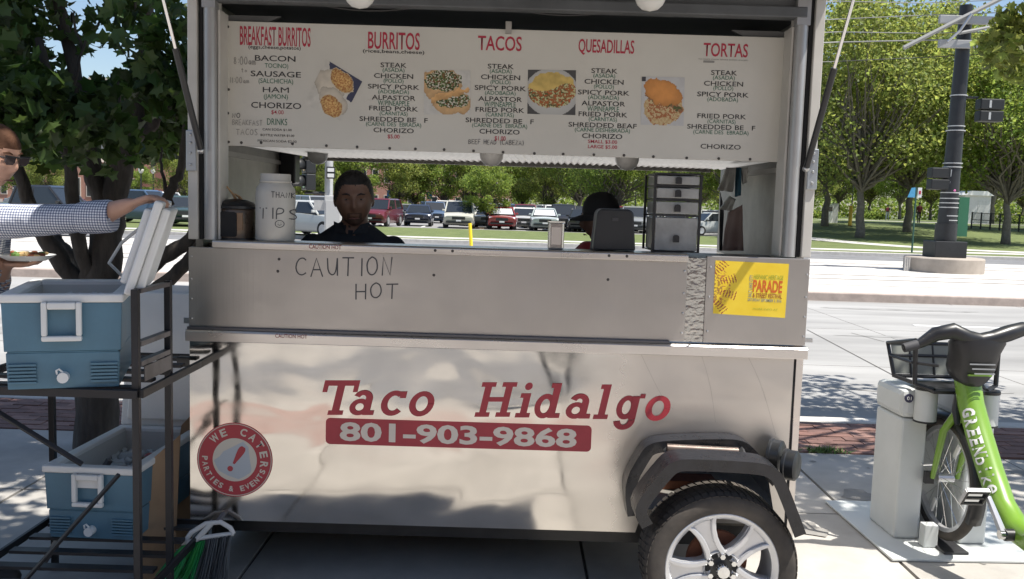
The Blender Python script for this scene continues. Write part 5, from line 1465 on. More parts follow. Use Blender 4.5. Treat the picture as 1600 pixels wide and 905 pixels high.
# front cover, handlebar, basket
fc = MB()
Mf = Matrix(((SD.x, HD.x, 0, 0), (SD.y, HD.y, 0, 0), (0,0,1,0), (0,0,0,1))); Mf.translation = bp(.16, 0, 0)
fc.M = Mf
secs = [(.845,.040,.045,.0),(.865,.070,.065,.01),(.895,.092,.08,.015),(.93,.105,.085,.01),(1.0,.11,.08,-.01),(1.05,.13,.06,-.03),(1.075,.12,.045,-.04)]
vs = []; fs = []; n = 20
for (z, rx, ry, oy) in secs:
    for k in range(n):
        a = 2*PI*k/n; ca, sa = math.cos(a), math.sin(a)
        vs.append((rx*math.copysign(abs(ca)**.7, ca), oy + ry*math.copysign(abs(sa)**.8, sa), z))
for i in range(len(secs)-1):
    for k in range(n): fs.append((i*n+k, i*n+(k+1)%n, (i+1)*n+(k+1)%n, (i+1)*n+k))
fs.append(tuple(range(n))[::-1]); fs.append(tuple((len(secs)-1)*n+k for k in range(n)))
fc._add(vs, fs); cov = fc.build('front_cover', m_bpl, BIK, smooth=True, angle=60)
for k in range(3):
    lab_ = MB(); lab_.M = Mf; lab_.box(-.06+.012*k, .06, -.0905-.001*k, -.0895, .955-.022*k, .961-.022*k); lab_.build('print_line', mat('grey print', (.3,.31,.32), .5), cov)
lab_ = MB(); lab_.M = Mf; lab_.box(-.055, .055, -.079, -.070, .900, .906); lab_.build('print_line', m_lime, cov)
HB = [(-.34,-.02,1.015),(-.27,-.02,1.035),(-.20,-.03,1.085),(-.13,-.05,1.105),(-.06,-.05,1.075),(0,-.05,1.062),(.06,-.05,1.075),(.13,-.05,1.10),(.21,-.03,1.12),(.30,-.02,1.115),(.36,-.02,1.10)]
hb = MB(); hb.M = Mf
hb.tube(smooth_line3 if False else [Vector(p) for p in HB], [.017,.022,.034,.038,.036,.036,.036,.038,.034,.022,.017], 14, up=(0,0,1)); hbo = hb.build('handlebar', m_bpl, BIK, smooth=True, angle=180)
for a_, b_ in ((HB[0], HB[1]), (HB[-1], HB[-2])):
    g = MB(); g.M = Mf; g.tube([Vector(a_), Vector(a_).lerp(Vector(b_), .9)], [.022,.023], 12); g.build('grip', mat('grip rubber', (.05,.05,.055), .7), hbo, smooth=True)
bk = MB(); bk.M = Mf
def loopz(z, x0, x1, y0, y1, r): bk.tube([(x0,y0,z),(x1,y0,z),(x1,y1,z),(x0,y1,z),(x0,y0,z)], r, 8)
for s_ in (-1, 1):
    bk.tube([(s_*.13,.08,.80),(s_*.20,.13,.82),(s_*.205,.14,1.0),(s_*.19,.13,1.03)], .012, 8)
    bk.tube([(s_*.13,.08,.80),(s_*.21,.33,.82),(s_*.23,.38,.98),(s_*.205,.14,1.03)], .011, 8)
    bk.tube([(s_*.12,.07,.92),(s_*.21,.15,.92),(s_*.225,.36,.92)], .008, 8)
bk.tube([(-.21,.33,.82),(.21,.33,.82)], .010, 8); bk.tube([(-.23,.38,.98),(.23,.38,.98)], .010, 8); bk.tube([(-.225,.36,.92),(.225,.36,.92)], .008, 8)
for x in (-.12, 0, .12): bk.tube([(x,.33,.82),(x,.38,.98)], .006, 6)
bk.box(-.14,.14,.06,.33,.785,.80)
bk.build('basket_frame', m_bpl, BIK, smooth=True)
bpn = MB(); bpn.M = Mf; bpn.hexa([(-.20,.335,.83),(.20,.335,.83),(.20,.34,.83),(-.20,.34,.83)], [(-.215,.375,.975),(.215,.375,.975),(.215,.38,.975),(-.215,.38,.975)]); bpn.build('basket_panel', mat('basket panel', (.2,.21,.19), .6), BIK)
for k in range(2):
    lk = MB(); lk.tube([bp(.03, -.05, .42), bp(-.02-.02*k, -.10, .40), bp(-.10, -.10, .43+.03*k), bp(-.16,-.03,.44)], .0035, 6); lk.build('brake_cable', m_chrome, BIK)
# lettering along the down tube
tu = (DT[4]-DT[1]).normalized()
for k, c in enumerate('GREENbike'):
    s_ = .055 + k*.047
    p0 = DT[1].lerp(DT[2], 0)
    # point on tube centre line at arc length s_
    acc = 0; P = None
    for a, b in zip(DT[1:6], DT[2:7]):
        L_ = (b-a).length
        if acc + L_ > s_: P = a.lerp(b, (s_-acc)/L_); dd = (b-a).normalized(); break
        acc += L_
    out = -SD   # left flank faces the camera
    nrm = (out*.80 + dd.cross(out)*(-.0) + (Vector((0,0,1)) - dd*dd.z).normalized()*.60).normalized()
    wdir = nrm.cross(dd).normalized()
    hgt_ = .060 if c.isupper() or c in 'bk' else (.062 if c == 'i' else .046)
    def post(P_, a, b, P=P, dd=dd, nrm=nrm, wdir=wdir):
        # a along the tube, b across; hug the round tube
        th = (b)/.0575
        return tuple(P + dd*a + nrm*(.0578*math.cos(th)+.0016) - wdir*(.0578*math.sin(th))*-1)
    text('lettering', c, P, {'i': .010}.get(c, .040), hgt_*1.05, m_coolw, BIK, .045 if c.isupper() else .01, post=post)
# dock
DK = thing('bike_dock', 'grey steel bike-share dock gripping the front wheel of the green bicycle', 'bike dock', (fw.x, fw.y, 0))
def dp(back, side, z): return bp(back, side, z)
def dbox(b0, b1, s0, s1, z0, z1, nm, m_, bev=.008, tb=0, par=DK):
    mb = MB(); mb.hexa([dp(b1,s0,z0),dp(b1,s1,z0),dp(b0,s1,z0),dp(b0,s0,z0)], [dp(b1-tb,s0,z1),dp(b1-tb,s1,z1),dp(b0+tb,s1,z1),dp(b0+tb,s0,z1)]); return mb.build(nm, m_, par, bevel=bev)
dbox(-.62, .22, -.34, .62, .004, .016, 'base_plate', m_dock, .003)
dbox(-.33, -.04, -.215, -.085, .017, .63, 'upright', m_dock, .012)
dbox(-.33, .02, .085, .22, .017, .63, 'upright', m_dock, .012)
dbox(-.33, -.20, -.0845, .0845, .017, .60, 'back_plate', m_dock, .006)
dbox(-.34, -.03, -.225, -.08, .631, .775, 'cap', m_dock, .03)
dbox(-.34, .03, .08, .23, .631, .775, 'cap', m_dock, .03)
for s0, s1, bk_ in ((-.175, -.07, .0), (.095, .20, .06)):
    c = dp(bk_, (s0+s1)/2, 0); r_ = (s1-s0)/2
    MB().lathe([(0,.635),(r_,.635),(r_,.785),(0,.785)], 24, (c.x, c.y, 0)).build('lock_drum', m_dock, DK, smooth=True)
    MB().lathe([(0,.7855),(r_*1.04,.7855),(r_*1.04,.80),(r_*.6,.803),(0,.803)], 24, (c.x, c.y, 0)).build('drum_cap', m_dockd, DK, smooth=True)
    MB().lathe([(r_*.9,.624),(r_*1.03,.626),(r_*1.03,.634),(r_*.9,.634)], 24, (c.x, c.y, 0), closed=True).build('drum_ring', m_dockd, DK, smooth=True)
dbox(-.06, .16, -.06, .06, .017, .030, 'wheel_plate', m_dockd, .002)
dbox(.02, .075, -.12, -.05, .017, .13, 'wheel_guide', m_dock, .005)
p = dp(-.026, -.195, .735); nrm = (-HD)
md_ = MB(); md_.M = Matrix.Translation(p); md_.lathe([(0,-.002),(.022,-.002),(.022,.002),(0,.002)], 20, axis='Y'); nb_ = md_.build('number_badge', mat('navy badge', (.03,.03,.07), .4), DK)
text('lettering', '01', p + Vector((0,-.0032,0)), .022, .018, m_coolw, nb_, .01)
# ================================================================== PEOPLE
m_skin_d = mat('tan skin', (.16,.088,.058), .5, var=.08, scale=14)
m_skin_l = mat('fair skin', (.52,.30,.21), .5, var=.08, scale=14)
m_hair_k = mat('black hair', (.012,.011,.011), .6, bump=.6, bscale=160, bdist=.004)
m_hair_b = mat('reddish brown hair', (.085,.034,.014), .85, bump=.6, bscale=160, bdist=.004)
m_navy = mat('dark polo cloth', (.014,.018,.024), .85, bump=.3, bscale=25, bdist=.012)
m_redc = mat('red shirt cloth', (.30,.03,.035), .85, bump=.3, bscale=25, bdist=.01)
m_jean = mat('dark trousers', (.03,.035,.055), .9, var=.2, bump=.3, bscale=20, bdist=.012)
m_shoe = mat('dark shoes', (.02,.018,.017), .6)
def gingham():
    m = bpy.data.materials.new('gingham shirt'); m.use_nodes = True; N = m.node_tree.nodes; L = m.node_tree.links; b = N['Principled BSDF']; b.inputs['Roughness'].default_value = .85
    tc = N.new('ShaderNodeTexCoord'); sp = N.new('ShaderNodeSeparateXYZ'); L.new(tc.outputs['Object'], sp.inputs[0])
    def line(sock, f):
        a = N.new('ShaderNodeMath'); a.operation = 'MULTIPLY'; a.inputs[1].default_value = f; L.new(sock, a.inputs[0])
        c = N.new('ShaderNodeMath'); c.operation = 'FRACT'; L.new(a.outputs[0], c.inputs[0])
        d = N.new('ShaderNodeMath'); d.operation = 'LESS_THAN'; d.inputs[1].default_value = .42; L.new(c.outputs[0], d.inputs[0]); return d.outputs[0]
    f = 105
    s = N.new('ShaderNodeMath'); s.operation = 'ADD'; L.new(line(sp.outputs['X'], f), s.inputs[0]); L.new(line(sp.outputs['Z'], f), s.inputs[1])
    r = N.new('ShaderNodeValToRGB'); r.color_ramp.elements[0].color = (.72,.73,.76,1); r.color_ramp.elements[1].color = (.07,.085,.15,1); r.color_ramp.elements.new(.5).color = (.26,.29,.38,1)
    d = N.new('ShaderNodeMath'); d.operation = 'MULTIPLY'; d.inputs[1].default_value = .5; L.new(s.outputs[0], d.inputs[0]); L.new(d.outputs[0], r.inputs[0]); L.new(r.outputs[0], b.inputs['Base Color'])
    n = N.new('ShaderNodeTexNoise'); n.inputs['Scale'].default_value = 22; bp_ = N.new('ShaderNodeBump'); bp_.inputs['Strength'].default_value = .6; bp_.inputs['Distance'].default_value = .015
    L.new(tc.outputs['Object'], n.inputs['Vector']); L.new(n.outputs['Fac'], bp_.inputs['Height']); L.new(bp_.outputs[0], b.inputs['Normal'])
    return m
m_ging = gingham()

def head(mb, c, h, yaw=0, pitch=0, hair=1, skin=0, tilt=0, hairline=.42, sideburn=.05, beard=None, wide=.075):
    """face looks along -Y before yaw; c is the centre of the head, h its height"""
    s = h/.24
    M = Matrix.Translation(c) @ Matrix.Rotation(yaw, 4, 'Z') @ Matrix.Rotation(pitch, 4, 'X') @ Matrix.Rotation(tilt, 4, 'Y') @ Matrix.Scale(s, 4)
    nu, nv = 92, 70; vs = []; fs = []; tg = []
    def g(x, z, x0, z0, sx, sz): return math.exp(-((x-x0)/sx)**2 - ((z-z0)/sz)**2)
    for j in range(nv+1):
        th = -PI/2 + PI*j/nv
        for i in range(nu):
            a = 2*PI*i/nu
            dx, dy, dz = math.cos(th)*math.sin(a), -math.cos(th)*math.cos(a), math.sin(th)
            x, y, z = dx*wide, dy*.094, dz*.12
            if dz > 0:
                q_ = math.sqrt(max(0, 1-dz**2.7))/max(1e-4, math.sqrt(max(1e-8, 1-dz*dz))); q_ = min(q_, 1.25); x *= q_; y *= q_
            low = max(0, -dz-.05)
            x *= 1 - .30*low**1.3
            if dy > 0: y *= 1 - .45*low; 
            else: y *= 1 - .10*low
            if dz > .3 and dy < 0: y *= 1 - .10*(dz-.3)
            if dy < -.1:
                f = min(1, (-dy-.1)*1.6)
                y -= f*(.021*g(x, z, 0, -.022, .011, .020) + .010*g(x, z, 0, .004, .008, .022) + .005*g(x, z, 0, .034, .04, .010)
                        + .006*g(x, z, 0, -.062, .022, .012) + .008*g(x, z, 0, -.098, .022, .014) + .004*g(x, z, .04, -.025, .02, .02) + .004*g(x, z, -.04, -.025, .02, .02))
                y += f*(.009*g(x, z, .03, .012, .015, .010) + .009*g(x, z, -.03, .012, .015, .010) + .003*g(x, z, 0, -.076, .03, .006) + .002*g(x, z, 0, -.048, .012, .005))
            vs.append(M @ Vector((x, y, z)))
            aa = math.degrees(math.atan2(abs(dx), -dy)) if abs(dz) < .999 else 90
            hz = .12*(hairline - (hairline+.05)*sstep(aa, 38, 70) - .45*sstep(aa, 92, 125)) + .0025*math.sin(aa*1.7) + .003*noise.noise(Vector((dx*14, dy*14, 2)))
            ishair = z > hz
            if ishair: vs[-1] = vs[-1] + (M.to_3x3() @ Vector((dx, dy, dz))).normalized()*s*(.0035 + .002*noise.noise(Vector((dx*9, dy*9, dz*9))))
            if beard and dy < -.2 and z < -.05 and (abs(x) < .03 or z < -.085) and not (abs(x) < .018 and -.072 < z < -.056): tg.append(beard)
            else: tg.append(hair if ishair else skin)
    M0 = mb.M; mb.M = None; o = len(mb.v)
    for p, t in zip(vs, tg): mb.v.append(p); mb.tags.append(t)
    for j in range(nv):
        for i in range(nu):
            i2 = (i+1) % nu
            mb.f.append((o+j*nu+i, o+j*nu+i2, o+(j+1)*nu+i2, o+(j+1)*nu+i)); mb.mi.append(tg[j*nu+i])
    # ears
    for sx in (-1, 1):
        e = MB(); e.ell((sx*.078, .012, -.005), (.010, .020, .032), 10, 7)
        oo = len(mb.v)
        for p in e.v: mb.v.append(M @ p); mb.tags.append(skin)
        for f in e.f: mb.f.append(tuple(k+oo for k in f)); mb.mi.append(skin)
    mb.M = M0
    return M
def face_parts(M, par, brow_m, shades=False, lip=(.25,.09,.07)):
    for sx in (-1, 1):
        if not shades:
            e = MB(); e.M = M; e.ell((sx*.030, -.073, .010), (.0105,.0105,.0038), 12, 8); e.build('eye', mat('eye white', (.14,.12,.11), .4), par, smooth=True)
            e = MB(); e.M = M; e.ell((sx*.030, -.0825, .010), (.0036,.0025,.0034), 10, 6); e.build('iris', mat('dark iris', (.02,.012,.008), .2), par, smooth=True)
        e = MB(); e.M = M; e.tube([(sx*.014,-.093,.030),(sx*.030,-.0925,.036),(sx*.047,-.082,.031)], [.003,.0042,.002], 6); e.build('eyebrow', brow_m, par, smooth=True)
    e = MB(); e.M = M; e.tube([(-.023,-.084,-.071),(-.008,-.0935,-.068),(0,-.0945,-.0695),(.008,-.0935,-.068),(.023,-.084,-.071)], [.0012,.0036,.0038,.0036,.0012], 8); e.build('lips', mat('lips', lip, .5), par, smooth=True)
    if shades:
        for sx in (-1, 1):
            e = MB(); e.M = M
            e.prism([(sx*.008,.022),(sx*.055,.023),(sx*.056,.004),(sx*.045,-.008),(sx*.018,-.007),(sx*.010,.004)], -.108, -.102); e.build('lens', mat('dark lens', (.06,.045,.045), .15), par, bevel=.001)
            e = MB(); e.M = M; e.tube([(sx*.058,-.104,.02),(sx*.078,-.085,.018),(sx*.081,.012,.012)], .0028, 6); e.build('temple_arm', m_blackp, par)
        e = MB(); e.M = M; e.tube([(-.058,-.106,.026),(0,-.110,.022),(.058,-.106,.026)], .003, 6); e.build('spectacle_bridge', m_blackp, par)

def finish(body, headmb, name, mats, label, loc, voxel=.011, cat='person', group=None):
    """fuse the limb volumes of body into one skin, colour by the nearest source volume, add the head; returns the object"""
    me = body.mesh('tmp', [mats[0]]); o = bpy.data.objects.new('tmp', me); COL.objects.link(o)
    bm = bmesh.new(); bm.from_mesh(me); bmesh.ops.recalc_face_normals(bm, faces=bm.faces); bm.to_mesh(me); bm.free()
    rm = o.modifiers.new('r', 'REMESH'); rm.mode = 'VOXEL'; rm.voxel_size = voxel
    sm = o.modifiers.new('s', 'SMOOTH'); sm.factor = .5; sm.iterations = 4
    dg = bpy.context.evaluated_depsgraph_get(); ev = bpy.data.meshes.new_from_object(o.evaluated_get(dg))
    kd = kdtree.KDTree(len(body.v))
    for i, p in enumerate(body.v): kd.insert(p, i)
    kd.balance()
    out = MB()
    out.v = [v.co.copy() for v in ev.vertices]
    for p in ev.polygons:
        out.f.append(tuple(p.vertices)); out.mi.append(body.tags[kd.find(p.center)[1]])
    bpy.data.objects.remove(o)
    if headmb:
        k = len(out.v); out.v += headmb.v
        for f, m_ in zip(headmb.f, headmb.mi): out.f.append(tuple(i+k for i in f)); out.mi.append(m_)
    ob = out.build(name, mats, None, smooth=True, angle=180, recalc=False)
    return tag(ob, label, cat, group)
def limb(mb, pts, rad, n=20, flat=1.0):
    P = [Vector(p) for p in pts]; Q = []; S = []
    for i in range(len(P)-1):
        m_ = max(3, int((P[i+1]-P[i]).length/.02))
        for k in range(m_): t = k/m_; Q.append(P[i].lerp(P[i+1], t)); S.append(rad[i]+(rad[i+1]-rad[i])*t)
    Q.append(P[-1]); S.append(rad[-1])
    d0 = (Q[0]-Q[1]).normalized(); d1 = (Q[-1]-Q[-2]).normalized()
    Q = [Q[0]+d0*S[0]*.8, Q[0]+d0*S[0]*.5] + Q + [Q[-1]+d1*S[-1]*.5, Q[-1]+d1*S[-1]*.8]; S = [S[0]*.5, S[0]*.85] + S + [S[-1]*.85, S[-1]*.5]
    mb.tube(Q, S, n, flat=flat)
def torso(mb, secs):
    """secs: (cx, cy, z, rx, ry)"""
    n = 36; vs = []; fs = []
    dense = []
    for A, B_ in zip(secs, secs[1:]):
        m_ = max(2, int(abs(B_[2]-A[2])/.025))
        for k in range(m_): dense.append(tuple(p + (q-p)*k/m_ for p, q in zip(A, B_)))
    secs = dense + [secs[-1]]
    for (cx, cy, z, rx, ry) in secs:
        for k in range(n):
            a = 2*PI*k/n; ca, sa = math.cos(a), math.sin(a)
            vs.append((cx + rx*math.copysign(abs(ca)**.8, ca), cy + ry*math.copysign(abs(sa)**.8, sa), z))
    for i in range(len(secs)-1):
        for k in range(n): fs.append((i*n+k, i*n+(k+1) % n, (i+1)*n+(k+1) % n, (i+1)*n+k))
    fs.append(tuple(range(n))[::-1]); fs.append(tuple((len(secs)-1)*n+k for k in range(n)))
    mb._add(vs, fs)
def hand(mb, wrist, d, n, side, curl=.5, s=1.0, grip=None):
    """palm along d, palm normal n (towards which fingers curl), side = thumb direction sign"""
    d = Vector(d).normalized(); n = (Vector(n) - d*Vector(n).dot(d)).normalized(); w = d.cross(n)*side
    wrist = Vector(wrist)
    mb.hexa([wrist - w*.028*s - n*.013*s, wrist + w*.028*s - n*.013*s, wrist + w*.028*s + n*.013*s, wrist - w*.028*s + n*.013*s],
            [wrist + d*.09*s - w*.04*s - n*.012*s, wrist + d*.09*s + w*.04*s - n*.012*s, wrist + d*.09*s + w*.04*s + n*.012*s, wrist + d*.09*s - w*.04*s + n*.012*s])
    for k, (o, L) in enumerate(((.031,.072),(.011,.080),(-.010,.075),(-.030,.058))):
        b = wrist + d*.088*s + w*o*s; P = [b]; a = 0; cur = b; dd = d
        for j, fr in enumerate((.45,.32,.23)):
            a += curl*(.9 + .25*j); dd = d*math.cos(a) + n*math.sin(a); cur = cur + dd*L*fr*s; P.append(cur)
        limb(mb, P, [.0095*s,.009*s,.0082*s,.007*s], 10)
    b = wrist + d*.025*s + w*.03*s
    limb(mb, [b, b + (w*.8+d*.6)*.032*s, b + (w*.75+d*.95)*.055*s + n*.018*s*curl, b + (w*.6+d*1.25)*.066*s + n*.045*s*curl], [.014*s,.0115*s,.0095*s,.008*s], 10)

# ---- server behind the counter
SY = .40
hc = at(553, 311, Y=SY); hh2 = 87*(3.6+SY)/FPX
B = MB()
nz_ = hc.z - hh2/2
B.cur = 0; limb(B, [(hc.x, SY+.03, nz_+.055), (hc.x-.004, SY+.055, nz_-.012)], [.058,.062])
B.cur = 2
sx_ = hc.x - .012; shz = nz_ - .012
torso(B, [(sx_,SY+.06,.80,.155,.115),(sx_,SY+.06,1.0,.165,.12),(sx_,SY+.055,1.2,.195,.125),(sx_,SY+.055,shz-.13,.215,.12),(sx_,SY+.06,shz-.055,.19,.095),(sx_,SY+.065,shz-.01,.13,.075),(sx_,SY+.07,shz+.025,.08,.065)])
for s_ in (-1, 1):
    limb(B, [(sx_+s_*.175,SY+.06,shz-.085), (sx_+s_*.225,SY+.04,shz-.18), (sx_+s_*.225,SY-.02,shz-.30)], [.068,.062,.054])
    B.cur = 0; limb(B, [(sx_+s_*.225,SY-.02,shz-.31), (sx_+s_*.15,SY-.17,shz-.34)], [.042,.032]); hand(B, (sx_+s_*.15,SY-.17,shz-.34), (-s_*.4,-1,-.1), (0,0,-1), s_, .35); B.cur = 2
limb(B, [(sx_-.04,SY+.055,shz+.03),(sx_+.0,SY+.0,shz-.02),(sx_+.04,SY+.055,shz+.03)], [.016,.014,.016], 8)
B.cur = 3
for s_ in (-1, 1):
    limb(B, [(sx_+s_*.09,SY+.06,.83), (sx_+s_*.13,SY-.28,.82), (sx_+s_*.13,SY-.27,.47)], [.085,.065,.045])
    B.cur = 4; limb(B, [(sx_+s_*.13,SY-.22,.42),(sx_+s_*.14,SY-.33,.41)], [.04,.03]); B.cur = 3
Hm = MB(); Mh = head(Hm, hc + Vector((0,0,.0)), hh2, R(10), R(9), 1, 0, R(-2), .55, .02, beard=5, wide=.081)
SV = finish(B, Hm, 'person', [m_skin_d, m_hair_k, m_navy, m_jean, m_shoe, mat('stubble', (.075,.043,.03), .7)], 'server in a dark polo shirt with short black hair, behind the counter', (0,0,0))
face_parts(Mh, SV, m_hair_k, lip=(.15,.06,.045))
for s_ in (-1, 1):
    MB().hexa([(sx_+s_*.012,SY-.03,shz-.02),(sx_+s_*.075,SY+.0,shz-.015),(sx_+s_*.078,SY+.02,shz+.03),(sx_+s_*.045,SY-.01,shz+.02)], [(sx_+s_*.012,SY-.034,shz-.018),(sx_+s_*.075,SY-.004,shz-.013),(sx_+s_*.08,SY+.016,shz+.035),(sx_+s_*.045,SY-.014,shz+.024)]).build('collar', m_navy, SV)
STL = thing('stool', 'stool under the seated server inside the trailer', 'stool', (sx_, SY+.06, .38))
MB().lathe([(0,.70),(.16,.70),(.165,.72),(.16,.745),(0,.745)], 20, (sx_,SY+.06,0)).build('seat', m_blackp, STL)
for k in range(4):
    a = R(45+90*k); MB().tube([(sx_+.11*math.cos(a),SY+.06+.11*math.sin(a),.70),(sx_+.15*math.cos(a),SY+.06+.15*math.sin(a),.38)], .011, 8).build('leg', m_blackp, STL)

# ---- capped person at the right of the window, looking left
CY = .62
hc = at(940, 343, Y=CY); hh2 = .225
B = MB(); B.cur = 0
limb(B, [(hc.x+.02, CY, hc.z-.07), (hc.x+.03, CY+.01, hc.z-.17)], [.05,.056])
B.cur = 2; bx_ = hc.x-.03; sz = hc.z-.125
torso(B, [(bx_,CY,.80,.13,.15),(bx_,CY,1.0,.125,.15),(bx_,CY,sz-.14,.115,.175),(bx_,CY,sz-.03,.10,.15),(bx_+.01,CY,sz+.02,.065,.08)])
for s_ in (-1, 1):
    limb(B, [(bx_,CY+s_*.155,sz-.05),(bx_-.06,CY+s_*.19,sz-.17)], [.058,.05]); B.cur = 0
    limb(B, [(bx_-.06,CY+s_*.19,sz-.18),(bx_-.10,CY+s_*.19,sz-.27),(bx_-.27,CY+s_*.14,sz-.30)], [.038,.036,.028]); hand(B, (bx_-.27,CY+s_*.14,sz-.30), (-1,-s_*.3,-.1), (0,0,-1), s_, .4, .9); B.cur = 2
B.cur = 3
for s_ in (-1, 1): limb(B, [(bx_,CY+s_*.08,.84),(bx_-.35,CY+s_*.10,.84),(bx_-.33,CY+s_*.10,.45)], [.08,.06,.042])
Hm = MB(); Mh = head(Hm, hc, hh2, R(-82), R(6), 1, 0)
CP = finish(B, Hm, 'person', [m_skin_d, m_hair_k, m_redc, m_jean], 'seated person in black cap and red shirt looking left inside the trailer', (0,0,0))
face_parts(Mh, CP, m_hair_k)
cap_m = mat('black cap cloth', (.012,.013,.015), .8)
cp = MB(); cp.M = Mh
cp.lathe([(.090,.018),(.096,.03),(.094,.06),(.085,.09),(.065,.118),(.035,.134),(0,.139)], 26); cp.v = [v for v in cp.v]
capo = cp.build('cap', cap_m, CP, smooth=True)
bl = MB(); bl.M = Mh; n = 12
vs = []; fs = []
for k in range(n+1):
    a = R(-75 + 150*k/n); x0, y0 = .088*math.sin(a), -.088*math.cos(a); ext = .075*math.cos(a*.85)
    for (e, dz) in ((0, 0), (ext, -.018 - .010*abs(math.sin(a)))): vs.append((x0*(1+e*1.5), y0 - e, .028+dz)); vs.append((x0*(1+e*1.5), y0 - e, .034+dz))
for k in range(n):
    o = 4*k; fs += [(o, o+4, o+6, o+2), (o+1, o+3, o+7, o+5), (o+2, o+6, o+7, o+3), (o, o+1, o+5, o+4)]
bl._add(vs, fs).build('cap_bill', cap_m, capo, smooth=True)
ST2 = thing('stool', 'stool under the seated person in the black cap', 'stool', (bx_, CY, .38))
MB().lathe([(0,.69),(.15,.69),(.155,.71),(.15,.735),(0,.735)], 20, (bx_,CY,0)).build('seat', m_blackp, ST2)
for k in range(4):
    a = R(45+90*k); MB().tube([(bx_+.10*math.cos(a),CY+.10*math.sin(a),.69),(bx_+.14*math.cos(a),CY+.14*math.sin(a),.38)], .011, 8).build('leg', m_blackp, ST2)

# ---- customer at the left holding the cooler lid open
MY = -.16
hc = at(-10, 244, Y=MY); B = MB()
tx = hc.x - .13; shz = at(0, 335, Y=MY).z
B.cur = 0; limb(B, [(hc.x-.025, MY+.0, hc.z-.06), (tx+.05, MY, shz+.02)], [.056,.066])
B.cur = 2
torso(B, [(tx-.06,MY,.86,.12,.17),(tx-.06,MY,1.02,.125,.175),(tx-.05,MY,1.2,.135,.19),(tx-.03,MY,shz-.14,.14,.205),(tx,MY,shz-.02,.12,.18),(tx+.03,MY,shz+.045,.075,.09)])
sh = Vector((tx+.06, MY-.15, shz-.035)); el = Vector(at(92, 343, Y=MY-.16)); wr_ = Vector(at(186, 337, Y=MY-.16)); cf = el.lerp(wr_, .62)
hn = Vector((-1.335, -.34, 1.585))
limb(B, [sh, sh.lerp(el,.5), el, cf], [.080,.066,.056,.050])
limb(B, [cf - (cf-el).normalized()*.035, cf + (cf-el).normalized()*.012], [.054,.053])
B.cur = 0; limb(B, [cf, cf.lerp(hn,.5), hn], [.038,.035,.026])
lid_top = Vector(at(236, 328, Y=MY-.22))
hand(B, hn, (1,-.02,.34), (.25,-.0,-1), 1, .60)
# other arm holding the plate in front of the waist
B.cur = 2; s2 = Vector((tx+.02, MY+.17, shz-.06)); e2 = Vector((tx+.0, MY+.20, shz-.33))
limb(B, [s2, s2.lerp(e2,.5), e2], [.07,.06,.052]); pw_ = Vector(at(8, 412, Y=MY+.10))
limb(B, [e2, e2.lerp(pw_, .5)], [.052,.046])
B.cur = 0; limb(B, [e2.lerp(pw_,.45), pw_], [.038,.028]); hand(B, pw_, (1,-.1,.0), (0,0,1), 1, .18)
B.cur = 3
for s_ in (-1, 1):
    limb(B, [(tx-.06,MY+s_*.09,.90),(tx-.02,MY+s_*.10,.50),(tx-.05,MY+s_*.10,.10)], [.10,.072,.05]); B.cur = 4
    limb(B, [(tx-.07,MY+s_*.10,.045),(tx+.10,MY+s_*.11,.04)], [.045,.038]); B.cur = 3
Hm = MB(); Mh = head(Hm, hc, .245, R(76), R(14), 1, 0, 0, .36, .12)
MN = finish(B, Hm, 'person', [m_skin_l, m_hair_b, m_ging, m_jean, m_shoe], 'man in a blue gingham shirt and sunglasses reaching to hold the cooler lid', (0,0,0), .010)
face_parts(Mh, MN, m_hair_b, shades=True)
cd_ = (cf-el).normalized()
MB().tube([cf-cd_*.06, cf-cd_*.03, cf+cd_*.01, cf+cd_*.05, cf+cd_*.062, cf+cd_*.058], [.056,.060,.061,.060,.057,.036], 24).build('cuff', m_ging, MN, smooth=True)
# plate of food
pq_ = Vector(at(42, 405, Y=MY+.08))
PL = thing('paper_plate', 'white paper plate of food in the hand of the man in gingham', 'plate', tuple(pq_))
MB().lathe([(0,.0),(.07,.0),(.10,.016),(.105,.018),(.102,.014),(.07,-.004),(0,-.004)], 28, pq_).build('plate', m_coolw, PL, smooth=True)
fo = MB(); rs = random.Random(8)
for k in range(26):
    a = rs.uniform(0,6.28); r_ = .065*rs.random()**.5; c = pq_ + Vector((r_*math.cos(a), r_*math.sin(a), .010+rs.uniform(0,.016)))
    fo.cur = k % 3; fo.ell(c, (rs.uniform(.010,.02), rs.uniform(.008,.016), rs.uniform(.006,.011)), 8, 5)
stuff(fo.build('food', [mat('taco tortilla', (.55,.38,.18), .8), mat('taco meat', (.28,.09,.04), .7), mat('taco green', (.12,.22,.05), .7)], PL, smooth=True))

